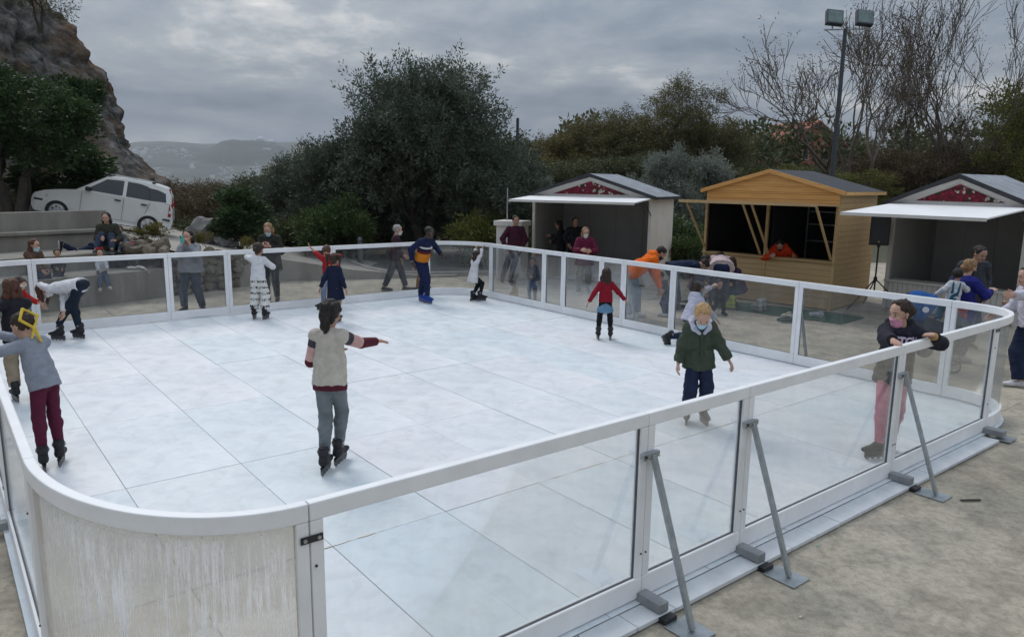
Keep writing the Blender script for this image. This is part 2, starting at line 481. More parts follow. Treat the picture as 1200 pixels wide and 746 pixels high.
# kerb and patched dirt strip with a bollard
mb = MB(); kp = [(-6.25, 26.0), (-5.2, 23.8), (-4.3, 22.1), (-3.75, 21.3), (-2.6, 21.0), (-0.6, 21.5), (2.0, 22.6)]
for a, b in zip(kp, kp[1:]): mb.bar((a[0], a[1], GZ + 0.05), (b[0], b[1], GZ + 0.05), 0.14, 0.14)
o = mb.build('kerb', m_road); tag(o, kind='structure')
mb = MB(); mb.prism([(-6.1, 26.0, GZ - 0.06), (-5.1, 23.9, GZ - 0.06), (-4.2, 22.25, GZ - 0.06), (-3.65, 21.5, GZ - 0.06), (-2.6, 21.2, GZ - 0.06), (-0.6, 21.7, GZ - 0.06), (2.0, 22.8, GZ - 0.06), (6, 26, GZ - 0.06), (0, 30, GZ - 0.06)], (0, 0, 0.075))
o = mb.build('dirt_strip', m_asph); tag(o, kind='structure')

# ------------------------------------------------------------------ amphitheatre tiers
TT = Vector((0.574, 0.819)); TN = Vector((-0.819, 0.574))
def TP(s, n, z): q = TT * s + TN * n; return Vector((q.x, q.y, z))
tiers = empty('amphitheatre_steps', TP(6, 16, GZ)); tag(tiers, 'stepped concrete seating terrace under the parked car', 'steps')
def tbox(name, s0, s1, n0, n1, z0, z1, m=m_concw, bev=0.015):
    mb = MB(); mb.prism([TP(s0, n0, z0) - tiers.location, TP(s1, n0, z0) - tiers.location, TP(s1, n1, z0) - tiers.location, TP(s0, n1, z0) - tiers.location], (0, 0, z1 - z0))
    return mb.build(name, m, tiers, bevel=bev)
for k, s0 in enumerate((-12.0, -8.0, -4.0, 0.0, 4.0)):
    e = s0 + 3.99 if k < 4 else 9.2
    tbox('step', s0, e, 16.0, 17.6, GZ - 0.2, 0.60)
    tbox('step', s0, e - (0.05 if k == 4 else 0), 17.1, 19.0, 0.0, 0.95)
    tbox('step', s0, e + (0.1 if k == 4 else 0), 18.62, 19.1, 0.2, 1.29)
    tbox('coping', s0, e + (0.1 if k == 4 else 0), 18.54, 18.94, 1.293, 1.375)
    tbox('wall', s0, e + (0.25 if k == 4 else 0), 18.95, 19.18, 0.3, 1.80)
# ------------------------------------------------------------------ rubble: stones one by one
def stone_mesh(seed, m, sub=2, rough=0.35):
    bm = bmesh.new(); bmesh.ops.create_icosphere(bm, subdivisions=sub, radius=0.5)
    for v in bm.verts:
        d = v.co.normalized()
        q = max(abs(d.x), abs(d.y), abs(d.z))
        v.co = d * 0.5 * (0.62 + 0.38 / q * 0.9) * (1 + rough * mnoise.noise(d * 1.7 + Vector((seed * 7.3, seed, 0))) + 0.12 * mnoise.noise(d * 5 + Vector((seed, 0, 3))))
    me = bpy.data.meshes.new('stone'); bm.to_mesh(me); bm.free(); me.materials.append(m); return me
SM = [stone_mesh(i, m_stone) for i in range(7)]
SMP = [stone_mesh(20 + i, m_rockpale, 3, 0.5) for i in range(3)]
random.seed(11)
rub = empty('rubble_wall', (-7.6, 17.5, GZ)); tag(rub, 'brown dry stone wall and rubble below the rear of the white car', 'stone wall')
wp = [Vector((-9.75, 18.35)), Vector((-8.9, 17.75)), Vector((-8.25, 17.3)), Vector((-7.75, 16.95)), Vector((-7.35, 17.6)), Vector((-6.98, 18.3)), Vector((-6.8, 18.8))]
for i in range(len(wp) - 1):
    a, b = wp[i], wp[i + 1]; L = (b - a).length
    top = lambda p: road_z(p.x, p.y) + 0.0
    nseg = max(1, int(L / 0.26))
    for k in range(nseg):
        p = a + (b - a) * ((k + 0.5) / nseg)
        z = GZ if i > 1 else 0.9
        if i <= 1: z = 0.80
        while z < top(p) - 0.05:
            h = random.uniform(0.14, 0.24); w = random.uniform(0.24, 0.36)
            out = Vector(((b - a).normalized().y, -(b - a).normalized().x)) * random.uniform(-0.03, 0.09)
            link('stone', random.choice(SM), rub, (p.x + out.x + random.uniform(-.05, .05) - rub.location.x, p.y + out.y - rub.location.y, z + h / 2 - rub.location.z),
                 (random.uniform(-.2, .2), random.uniform(-.2, .2), math.atan2((b - a).y, (b - a).x) + random.uniform(-.3, .3)), (w, random.uniform(.22, .34), h * 1.12))
            z += h * 0.93
for k in range(34):
    x = random.uniform(-9.9, -7.7); y = 18.3 + (x + 9.75) * -0.62 + random.uniform(-0.75, 0.05)
    s = random.uniform(0.14, 0.34)
    zt = 0.95 + (y - 16.9) * 0.12
    link('stone', random.choice(SM), rub, (x - rub.location.x, y - rub.location.y, zt + random.uniform(-0.05, 0.12) - rub.location.z), (random.random() * 3, random.random() * 3, random.random() * 3), (s * 1.3, s, s * .8))
for lab, loc, s in (('large pale grey boulder on the bank right of the white car', (-9.2, 22.3, 0.98), (0.95, 0.8, 1.0)),
                    ('small pale boulder low against the rear of the white car', (-8.5, 22.0, 0.70), (0.6, 0.5, 0.42))):
    o = link('boulder', SMP[0 if s[0] > .9 else 1], None, loc, (0.3, 0.2, 1.0), s); tag(o, lab, 'boulder')

# ------------------------------------------------------------------ the cliff
def cliff_mat():
    m = bpy.data.materials.new('cliff_limestone'); m.use_nodes = True
    t = m.node_tree; b = t.nodes['Principled BSDF']; b.inputs['Roughness'].default_value = 0.95; b.inputs['Specular IOR Level'].default_value = 0.2
    tcn = t.nodes.new('ShaderNodeTexCoord')
    def nz(scale, det=8, dist=0.0, st=(1, 1, 1)):
        mp = t.nodes.new('ShaderNodeMapping'); mp.inputs['Scale'].default_value = st; t.links.new(tcn.outputs['Object'], mp.inputs[0])
        n = t.nodes.new('ShaderNodeTexNoise'); n.inputs['Scale'].default_value = scale; n.inputs['Detail'].default_value = det; n.inputs['Distortion'].default_value = dist
        n.inputs['Roughness'].default_value = 0.65
        t.links.new(mp.outputs[0], n.inputs['Vector']); return n.outputs['Fac']
    def ramp(src, stops):
        r = t.nodes.new('ShaderNodeValToRGB'); e = r.color_ramp.elements
        while len(e) < len(stops): e.new(0.5)
        for q, (p, c) in zip(e, stops): q.position = p; q.color = (*c, 1)
        t.links.new(src, r.inputs[0]); return r.outputs[0]
    def mix(f, a, c):
        n = t.nodes.new('ShaderNodeMix'); n.data_type = 'RGBA'; t.links.new(f, n.inputs[0]); t.links.new(a, n.inputs['A']); t.links.new(c, n.inputs['B']); return n.outputs['Result']
    grey = ramp(nz(1.7, 14, 0.15), [(0.36, (0.035, 0.033, 0.032)), (0.5, (0.125, 0.12, 0.112)), (0.66, (0.27, 0.26, 0.245))])
    brown = ramp(nz(2.2, 12), [(0.34, (0.045, 0.030, 0.020)), (0.55, (0.155, 0.10, 0.06)), (0.7, (0.25, 0.195, 0.14))])
    f = ramp(nz(0.32, 5, 0.8, (1, 1, 1.4)), [(0.45, (0, 0, 0)), (0.60, (0.9, 0.9, 0.9))])
    c = mix(f, grey, brown)
    moss = ramp(nz(0.45, 8), [(0.58, (0, 0, 0)), (0.70, (0.8, 0.8, 0.8))])
    green = ramp(nz(3, 4), [(0.3, (0.03, 0.035, 0.015)), (0.7, (0.07, 0.075, 0.03))])
    c = mix(moss, c, green)
    t.links.new(c, b.inputs['Base Color'])
    vo = t.nodes.new('ShaderNodeTexVoronoi'); vo.feature = 'DISTANCE_TO_EDGE'; vo.inputs['Scale'].default_value = 1.1
    dn = t.nodes.new('ShaderNodeMix'); dn.data_type = 'RGBA'; dn.inputs[0].default_value = 0.12
    nn = t.nodes.new('ShaderNodeTexNoise'); nn.inputs['Scale'].default_value = 1.5; t.links.new(tcn.outputs['Object'], nn.inputs['Vector'])
    t.links.new(tcn.outputs['Object'], dn.inputs['A']); t.links.new(nn.outputs['Color'], dn.inputs['B']); t.links.new(dn.outputs['Result'], vo.inputs['Vector'])
    mm = t.nodes.new('ShaderNodeMath'); mm.operation = 'MINIMUM'; t.links.new(vo.outputs['Distance'], mm.inputs[0]); mm.inputs[1].default_value = 0.12
    ad = t.nodes.new('ShaderNodeMath'); ad.operation = 'MULTIPLY_ADD'; t.links.new(nz(3.2, 12), ad.inputs[0]); ad.inputs[1].default_value = 1.0; t.links.new(mm.outputs[0], ad.inputs[2])
    bp = t.nodes.new('ShaderNodeBump'); bp.inputs['Strength'].default_value = 1.0; bp.inputs['Distance'].default_value = 0.25
    t.links.new(ad.outputs[0], bp.inputs['Height']); t.links.new(bp.outputs[0], b.inputs['Normal'])
    return m
def cliff():
    prof = [(-2.0, 17.6), (1.2, 17.3), (2.3, 16.9), (2.9, 16.0), (3.6, 15.3), (4.4, 14.75), (5.4, 14.55), (6.5, 14.35), (7.2, 13.8), (8.0, 13.2), (9.3, 12.5), (11, 11.0), (13.5, 10.0), (16, 7.0), (17.5, 3.0), (18, 0.2)]
    NZ = 210
    zs = np.linspace(-2, 18, NZ)
    rad = np.interp(zs, [p[0] for p in prof], [p[1] for p in prof])
    na_, A0, A1 = 430, R(-150), R(40)
    V = np.zeros((NZ, na_, 3))
    c = Vector((-32.4, 31.5))
    for i, z in enumerate(zs):
        for j in range(na_):
            a = A0 + (A1 - A0) * j / (na_ - 1)
            ca, sa = math.cos(a), math.sin(a)
            e = 0.8
            dx = abs(ca) ** e * (1 if ca > 0 else -1); dy = abs(sa) ** e * (1 if sa > 0 else -1)
            p = Vector((c.x + dx * rad[i], c.y + dy * rad[i] * 0.56, z))
            q = p * 0.22
            d = (mnoise.fractal(q, 1.0, 2.1, 6) * 1.0 + 0.9 * (0.35 - abs(mnoise.noise(p * 0.45 + Vector((9, 0, 0))))) + 0.45 * (0.4 - abs(mnoise.noise(p * 1.1))))
            cell = mnoise.cell(Vector((p.x * 0.55 + p.z * 0.35, p.y * 0.5, p.z * 0.9 - p.x * 0.2)))
            d += 0.12 * cell
            dv, _p = mnoise.voronoi(Vector((p.x * 0.5 + 0.25 * p.z, p.y * 0.5, p.z * 0.62 - 0.2 * p.x)) + mnoise.noise_vector(p * 0.5) * 0.35)
            d += 0.9 * min(0.32, dv[1] - dv[0]) - 0.35 * dv[0]
            dv, _p = mnoise.voronoi(p * 1.5 + mnoise.noise_vector(p) * 0.3)
            d += 0.28 * min(0.3, dv[1] - dv[0])
            d *= 0.55 + 0.25 * smooth01(1, 4, z)
            nrm = Vector((dx, dy / 0.56, 0.25)).normalized()
            p = p + nrm * d
            V[i, j] = (p.x, p.y, p.z)
    F = [(i * na_ + j, i * na_ + j + 1, (i + 1) * na_ + j + 1, (i + 1) * na_ + j) for i in range(NZ - 1) for j in range(na_ - 1)]
    me = mesh_np('cliff', V.reshape(-1, 3), F, [cliff_mat()], smooth=False)
    o = link('cliff', me); tag(o, kind='structure')
cliff()

# ------------------------------------------------------------------ far hills with the town
m_hill = mat('far_hill_scrub', (0.045, 0.058, 0.05), rough=1, scale=0.006, col2=(0.10, 0.105, 0.085), detail=8)
def hill(name, pts, y0, y1, base):
    """pts: (x, height of the ridge) at distance y1."""
    xs = np.linspace(pts[0][0], pts[-1][0], 160); hs = np.interp(xs, [p[0] for p in pts], [p[1] for p in pts])
    V = []; n = 26
    for i, x in enumerate(xs):
        for k in range(n):
            t = k / (n - 1); y = y0 + (y1 - y0) * t
            f = smooth01(0, 1, t)
            z = base + (hs[i] - base) * f + 9 * mnoise.noise(Vector((x * .004, y * .004, 1))) * f + 4 * mnoise.noise(Vector((x * .02, y * .02, 1))) * f
            V.append((x * (y / y1), y, z))
    for i, x in enumerate(xs): V.append((x * 1.1, y1 + 900, base))
    b = 160 * n
    F = [(i * n + k, (i + 1) * n + k, (i + 1) * n + k + 1, i * n + k + 1) for i in range(159) for k in range(n - 1)]
    F += [(i * n + n - 1, (i + 1) * n + n - 1, b + i + 1, b + i) for i in range(159)]
    o = link(name, mesh_np(name, V, F, [m_hill], smooth=True)); tag(o, kind='structure')
def hx(px, Y): return (px - 600) / FPX * Y * 1.02
def hz(py, px, Y): return CAM_H + (205.5 + 0.0135 * (px - 100) - py) / FPX * Y * 1.02
HB = [(-300, 178), (60, 176), (130, 174), (165, 172), (185, 170.5), (205, 170), (225, 171), (250, 173), (300, 172), (345, 171), (400, 172), (520, 171), (640, 169), (760, 162), (840, 158), (900, 160), (1000, 168), (1300, 175)]
hill('hills', [(hx(a, 4200), hz(b, a, 4200)) for a, b in HB], 1500, 4200, -40)
HF = [(190, 205), (215, 193), (240, 183), (262, 174.5), (272, 169.5), (285, 167.5), (300, 168), (320, 169), (332, 171.5), (345, 176), (365, 184), (400, 195), (430, 208)]
hill('hills', [(hx(a, 3000), hz(b, a, 3000)) for a, b in HF], 2300, 3000, -40)
# ------------------------------------------------------------------ rink floor: 1 x 2 m white panels
def ice_mat():
    m = bpy.data.materials.new('white_skating_panel'); m.use_nodes = True
    t = m.node_tree; b = t.nodes['Principled BSDF']; b.inputs['Specular IOR Level'].default_value = 0.35
    tcn = t.nodes.new('ShaderNodeTexCoord'); oi = t.nodes.new('ShaderNodeObjectInfo')
    def nz(scale, det, dist=0.0, st=None):
        v = tcn.outputs['Object']
        if st:
            mp = t.nodes.new('ShaderNodeMapping'); mp.inputs['Scale'].default_value = st; mp.inputs['Rotation'].default_value = (0, 0, 0.5); t.links.new(v, mp.inputs[0]); v = mp.outputs[0]
        n = t.nodes.new('ShaderNodeTexNoise'); n.inputs['Scale'].default_value = scale; n.inputs['Detail'].default_value = det; n.inputs['Distortion'].default_value = dist
        n.inputs['Roughness'].default_value = 0.6
        t.links.new(v, n.inputs['Vector']); return n.outputs['Fac']
    def ramp(src, stops):
        r = t.nodes.new('ShaderNodeValToRGB'); e = r.color_ramp.elements
        while len(e) < len(stops): e.new(0.5)
        for q, (p, c) in zip(e, stops): q.position = p; q.color = (*c, 1)
        t.links.new(src, r.inputs[0]); return r.outputs[0]
    def mul(a, c):
        n = t.nodes.new('ShaderNodeMix'); n.data_type = 'RGBA'; n.blend_type = 'MULTIPLY'; n.inputs[0].default_value = 1
        t.links.new(a, n.inputs['A']); t.links.new(c, n.inputs['B']); return n.outputs['Result']
    base = ramp(oi.outputs['Random'], [(0, (0.675, 0.735, 0.765)), (0.35, (0.735, 0.765, 0.79)), (0.7, (0.745, 0.755, 0.775)), (1, (0.69, 0.75, 0.765))])
    c = mul(base, ramp(nz(0.7, 6, 0.6), [(0.36, (0.88, 0.90, 0.92)), (0.60, (1.0, 1.0, 1.0))]))
    c = mul(c, ramp(nz(5, 9, 0.9), [(0.36, (0.90, 0.90, 0.90)), (0.55, (1.0, 1.0, 1.0))]))
    c = mul(c, ramp(nz(9, 7, 0.3, (1, 14, 1)), [(0.28, (0.90, 0.90, 0.91)), (0.45, (1, 1, 1))]))
    c = mul(c, ramp(nz(1.1, 4, 0.2), [(0.66, (1, 1, 1)), (0.80, (1.0, 0.955, 0.94))]))
    t.links.new(c, b.inputs['Base Color'])
    rr = ramp(nz(3, 6), [(0.35, (0.34, 0.34, 0.34)), (0.65, (0.60, 0.60, 0.60))]); t.links.new(rr, b.inputs['Roughness'])
    bp = t.nodes.new('ShaderNodeBump'); bp.inputs['Strength'].default_value = 0.10; bp.inputs['Distance'].default_value = 0.01
    t.links.new(nz(26, 8, 0.5), bp.inputs['Height']); t.links.new(bp.outputs[0], b.inputs['Normal'])
    return m
m_ice = ice_mat()
m_under = mat('grey_sub_floor', (0.30, 0.31, 0.32), rough=0.9, var=0.15)
m_stain = mat('rust_stain', (0.62, 0.50, 0.36), rough=0.7, scale=18, col2=(0.74, 0.72, 0.69), detail=8)
TU, TV = 0.984, 2.01
U0, U1, V0, V1 = -0.84, 8.93, -3.82, 7.95         # centre lines of the four fences
CORN = [((0.07, -2.5), (0.91, 1.32), 180, 270), ((7.84, -2.95), (1.09, 0.87), 270, 360), ((7.95, 6.78), (0.98, 1.17), 0, 90), ((0.2, 6.9), (1.04, 1.05), 90, 180)]
def corner_pts(k, off=0.0, n=14):
    (cu, cv), (ru, rv), a0, a1 = CORN[k]
    e = 0.70 if k == 1 else 1.0            # the right corner is squarer
    sg = lambda x: math.copysign(abs(x) ** e, x) if abs(x) > 1e-9 else 0.0
    return [(cu + (ru + off) * sg(math.cos(R(a0 + (a1 - a0) * i / n))), cv + (rv + off) * sg(math.sin(R(a0 + (a1 - a0) * i / n)))) for i in range(n + 1)]
outline = [p for k in range(4) for p in corner_pts(k, 0.06, 12)]
def clip_poly(poly, conv):
    out = poly
    n = len(conv)
    for i in range(n):
        a, b = conv[i], conv[(i + 1) % n]; inp = out; out = []
        if (a[0] - b[0]) ** 2 + (a[1] - b[1]) ** 2 < 1e-10: out = inp; continue
        side = lambda p: (b[0] - a[0]) * (p[1] - a[1]) - (b[1] - a[1]) * (p[0] - a[0])
        for j in range(len(inp)):
            p, q = inp[j], inp[(j + 1) % len(inp)]; sp, sq = side(p), side(q)
            if sp >= 0: out.append(p)
            if (sp >= 0) != (sq >= 0):
                t = sp / (sp - sq); out.append((p[0] + (q[0] - p[0]) * t, p[1] + (q[1] - p[1]) * t))
        if not out: return []
    return out
rink = empty('rink_floor', W(4, 2, 0), YAW); tag(rink, kind='structure')
def rl(u, v, z=0.0): return Vector((u - 4, v - 2, z))
random.seed(5)
for i in range(-1, 10):
    for j in range(-2, 4):
        g = 0.0024
        poly = [(i * TU + g, j * TV + g), ((i + 1) * TU - g, j * TV + g), ((i + 1) * TU - g, (j + 1) * TV - g), (i * TU + g, (j + 1) * TV - g)]
        poly = clip_poly(poly, outline)
        if len(poly) < 3: continue
        cu = sum(p[0] for p in poly) / len(poly); cv = sum(p[1] for p in poly) / len(poly)
        area = abs(sum(poly[k][0] * poly[(k + 1) % len(poly)][1] - poly[(k + 1) % len(poly)][0] * poly[k][1] for k in range(len(poly)))) / 2
        if area < 0.01: continue
        dz = random.uniform(-0.0015, 0.0015)
        MB().prism([(p[0] - cu, p[1] - cv, -0.0035) for p in poly], (0, 0, 0.0035)).build('floor_panel', m_ice, rink, loc=rl(cu, cv, dz), bevel=0.0015, seg=1)
MB().prism([(p[0] - 4, p[1] - 2, -0.05) for p in outline], (0, 0, 0.0455)).build('sub_floor', m_under, rink)
# brown drips along the seam nearest the camera
for (u, v, l, w, a) in ((1.26, -2.01, 0.16, 0.018, 0.02), (3.18, -2.01, 0.15, 0.016, 0.0), (4.3, -2.01, 0.8, 0.010, 0.0), (5.6, -2.01, 0.6, 0.009, 0.0), (3.6, -2.01, 0.4, 0.012, 0.0), (1.0, -2.01, 0.3, 0.010, 0.0)):
    pts = []
    random.seed(int(u * 100))
    for k in range(9):
        t = k / 8; pts.append((u - l / 2 + l * t, v + w * math.sin(math.pi * t) * random.uniform(.4, 1.0)))
    for k in range(9):
        t = 1 - k / 8; pts.append((u - l / 2 + l * t, v - w * math.sin(math.pi * t) * random.uniform(.2, .8) - 0.001))
    MB().prism([(p[0] - 4, p[1] - 2, 0.0035) for p in pts], (0, 0, 0.0012)).build('rust_drip', m_stain, rink)
# outer strip of base tiles
random.seed(8)
m_base = mat('base_tile', (0.56, 0.58, 0.60), rough=0.5, var=0.1, scale=4, bump=0.05)
u = 0.1
for k in range(14):
    w = random.choice((0.35, 0.62, 0.98)); w = min(w, 7.9 - u)
    if w < 0.05: break
    MB().b2((0, -0.165, -0.03), (w - 0.006, 0, 0.0)).build('base_tile', m_base, rink, loc=rl(u, V0 - 0.0608, -0.008 - 0.001 * (k % 3)), bevel=0.003, seg=1); u += w
v = -2.9
for k in range(16):
    w = random.choice((0.35, 0.62, 0.98)); w = min(w, 6.7 - v)
    if w < 0.05: break
    MB().b2((0, 0, -0.03), (0.16, w - 0.006, 0.0)).build('base_tile', m_base, rink, loc=rl(U1 + 0.0608, v, -0.008 - 0.001 * (k % 3))); v += w

# ------------------------------------------------------------------ barrier panels
def pane_mat(name, tint, haze, scuff, vert=6.0, warm=(0.72, 0.74, 0.75), rough=0.06, refl=0.4):
    m = bpy.data.materials.new(name); m.use_nodes = True
    t = m.node_tree; t.nodes.remove(t.nodes['Principled BSDF']); out = t.nodes['Material Output']
    tr = t.nodes.new('ShaderNodeBsdfTransparent'); tr.inputs[0].default_value = (*tint, 1)
    gl = t.nodes.new('ShaderNodeBsdfGlossy'); gl.inputs['Roughness'].default_value = rough; gl.inputs['Color'].default_value = (1, 1, 1, 1)
    df = t.nodes.new('ShaderNodeBsdfDiffuse'); df.inputs['Color'].default_value = (*warm, 1)
    fr_ = t.nodes.new('ShaderNodeFresnel'); fr_.inputs['IOR'].default_value = 1.45
    ml = t.nodes.new('ShaderNodeMath'); ml.operation = 'MULTIPLY'; ml.inputs[1].default_value = refl; t.links.new(fr_.outputs[0], ml.inputs[0])
    mx1 = t.nodes.new('ShaderNodeMixShader'); t.links.new(ml.outputs[0], mx1.inputs[0]); t.links.new(tr.outputs[0], mx1.inputs[1]); t.links.new(gl.outputs[0], mx1.inputs[2])
    tcn = t.nodes.new('ShaderNodeTexCoord'); mp = t.nodes.new('ShaderNodeMapping'); mp.inputs['Scale'].default_value = (vert, vert, 0.8); t.links.new(tcn.outputs['Object'], mp.inputs[0])
    nz = t.nodes.new('ShaderNodeTexNoise'); nz.inputs['Scale'].default_value = 1.6; nz.inputs['Detail'].default_value = 8; nz.inputs['Roughness'].default_value = 0.65; t.links.new(mp.outputs[0], nz.inputs['Vector'])
    rp = t.nodes.new('ShaderNodeValToRGB'); rp.color_ramp.elements[0].position = 0.45; rp.color_ramp.elements[0].color = (haze,) * 3 + (1,)
    rp.color_ramp.elements[1].position = 0.72; rp.color_ramp.elements[1].color = (haze + scuff,) * 3 + (1,)
    t.links.new(nz.outputs['Fac'], rp.inputs[0])
    mx2 = t.nodes.new('ShaderNodeMixShader'); t.links.new(rp.outputs[0], mx2.inputs[0]); t.links.new(mx1.outputs[0], mx2.inputs[1]); t.links.new(df.outputs[0], mx2.inputs[2])
    t.links.new(mx2.outputs[0], out.inputs['Surface'])
    return m
m_pane = pane_mat('clear_acrylic', (0.955, 0.965, 0.97), 0.0, 0.018)
m_pane2 = pane_mat('scuffed_acrylic', (0.835, 0.845, 0.85), 0.014, 0.05)
m_pane3 = pane_mat('scuffed_bent_acrylic', (0.87, 0.88, 0.88), 0.03, 0.06, rough=0.3, refl=0.12)
def streak_mat():
    m = pane_mat('streaked_plastic', (0.80, 0.77, 0.72), 0.0, 0.0, warm=(0.85, 0.85, 0.84), rough=0.25)
    t = m.node_tree
    df = [n for n in t.nodes if n.type == 'BSDF_DIFFUSE'][0]; tl = t.nodes.new('ShaderNodeBsdfTranslucent'); tl.inputs[0].default_value = (0.9, 0.9, 0.9, 1)
    mt = t.nodes.new('ShaderNodeMixShader'); mt.inputs[0].default_value = 0.55; t.links.new(df.outputs[0], mt.inputs[1]); t.links.new(tl.outputs[0], mt.inputs[2])
    mx2 = [n for n in t.nodes if n.type == 'OUTPUT_MATERIAL'][0].inputs['Surface'].links[0].from_node
    t.links.new(mt.outputs[0], mx2.inputs[2])
    tcn = [n for n in t.nodes if n.type == 'TEX_COORD'][0]
    def nz(sc, st, det, rough=0.6):
        mp = t.nodes.new('ShaderNodeMapping'); mp.inputs['Scale'].default_value = st; t.links.new(tcn.outputs['UV'], mp.inputs[0])
        n = t.nodes.new('ShaderNodeTexNoise'); n.inputs['Scale'].default_value = sc; n.inputs['Detail'].default_value = det; n.inputs['Roughness'].default_value = rough; t.links.new(mp.outputs[0], n.inputs['Vector']); return n.outputs['Fac']
    def mth(op, a, b_, c=None):
        n = t.nodes.new('ShaderNodeMath'); n.operation = op
        for i, v in enumerate((a, b_, c)):
            if v is None: continue
            if isinstance(v, (int, float)): n.inputs[i].default_value = v
            else: t.links.new(v, n.inputs[i])
        return n.outputs[0]
    def ramp(src, p0, v0, p1, v1):
        r = t.nodes.new('ShaderNodeMapRange'); r.inputs['From Min'].default_value = p0; r.inputs['From Max'].default_value = p1
        r.inputs['To Min'].default_value = v0; r.inputs['To Max'].default_value = v1; r.clamp = True; t.links.new(src, r.inputs['Value']); return r.outputs[0]
    fine = ramp(nz(1.0, (125, 2.6, 1), 3), 0.50, 0.0, 0.545, 1.0)
    big = ramp(nz(1.0, (4.5, 2.4, 1), 5), 0.36, 0.0, 0.60, 1.0)
    sep_ = t.nodes.new('ShaderNodeSeparateXYZ'); t.links.new(tcn.outputs['UV'], sep_.inputs[0])
    edge = ramp(nz(1.0, (70, 1.0, 1), 2), 0.3, 0.925, 0.7, 1.0)          # ragged upper end of the streaks
    top = mth('LESS_THAN', sep_.outputs[1], edge)
    lft = ramp(sep_.outputs[0], 0.02, 0.0, 0.35, 1.0)
    f = mth('MULTIPLY', mth('MULTIPLY', fine, mth('MULTIPLY_ADD', big, 0.8, 0.2)), mth('MULTIPLY', top, mth('MULTIPLY_ADD', lft, 0.8, 0.2)))
    haze = mth('MULTIPLY_ADD', big, 0.05, 0.07)
    tot = mth('MAXIMUM', mth('MULTIPLY', f, 0.95), haze)
    t.links.new(tot, mx2.inputs[0])
    return m
m_streak = streak_mat()
FH = 1.25
m_gask = mat('grey_gasket', (0.09, 0.092, 0.095), rough=0.7)
TR, BR, ST, TH = 0.085, 0.145, 0.062, 0.052
def straight_panel(p0, p1, label, pane=m_pane, braced=False, name='rink_barrier'):
    a, b = W(*p0), W(*p1); d = b - a; L = d.length
    t = empty(name, (a + b) / 2, math.atan2(d.y, d.x)); tag(t, label, 'barrier panel', 'clear barrier panels round the rink')
    h = L / 2 - 0.002
    dz = 0.012
    MB().b2((-h, -TH / 2, FH - TR), (h, TH / 2, FH)).build('top_rail', m_white, t, bevel=0.006)
    MB().b2((-h, -TH / 2, dz), (h, TH / 2, dz + BR)).build('bottom_rail', m_white, t, bevel=0.006)
    for s in (-1, 1):
        MB().b2((s * h, -TH / 2 + 0.0015, dz + BR + 0.001), (s * (h - ST), TH / 2 - 0.0015, FH - TR - 0.001)).build('stile', m_white, t, bevel=0.005)
    MB().b2((-h + ST - 0.01, -0.004, dz + BR - 0.01), (h - ST + 0.01, 0.004, FH - TR + 0.01)).build('pane', pane, t)
    g = MB()                                             # dark gasket round the pane
    q = 0.002
    for (lo, hi) in (((-h + ST - q, -0.009, dz + BR - q), (h - ST + q, 0.009, dz + BR + q + .001)), ((-h + ST - q, -0.009, FH - TR - q - .001), (h - ST + q, 0.009, FH - TR + q)),
                     ((-h + ST - q, -0.009, dz + BR + .004), (-h + ST + q, 0.009, FH - TR - .004)), ((h - ST - q, -0.009, dz + BR + .004), (h - ST + q, 0.009, FH - TR - .004))): g.b2(lo, hi)
    g.build('gasket', m_gask, t)
    for s in (-1, 1):
        for z in (0.32, 0.95):
            MB().lathe([(0.006, -0.004), (0.006, 0.004)], 8, (s * (h - 0.02), -TH / 2 - 0.002, z), 'y').build('bolt', m_dark, t)
    return t
def sweep(mb, pts, half_t, z0, z1):
    n = len(pts); b = len(mb.v)
    for i, p in enumerate(pts):
        q0, q1 = pts[max(0, i - 1)], pts[min(n - 1, i + 1)]
        d = Vector((q1[0] - q0[0], q1[1] - q0[1])).normalized(); nn = Vector((-d.y, d.x)) * half_t
        for (s, z) in ((-1, z0), (1, z0), (1, z1), (-1, z1)): mb.v.append((p[0] + s * nn.x, p[1] + s * nn.y, z))
    for i in range(n - 1):
        for k in range(4): mb.f.append((b + i * 4 + k, b + i * 4 + (k + 1) % 4, b + (i + 1) * 4 + (k + 1) % 4, b + (i + 1) * 4 + k))
    mb.f.append((b + 3, b + 2, b + 1, b)); e = b + (n - 1) * 4; mb.f.append((e, e + 1, e + 2, e + 3))
    return mb
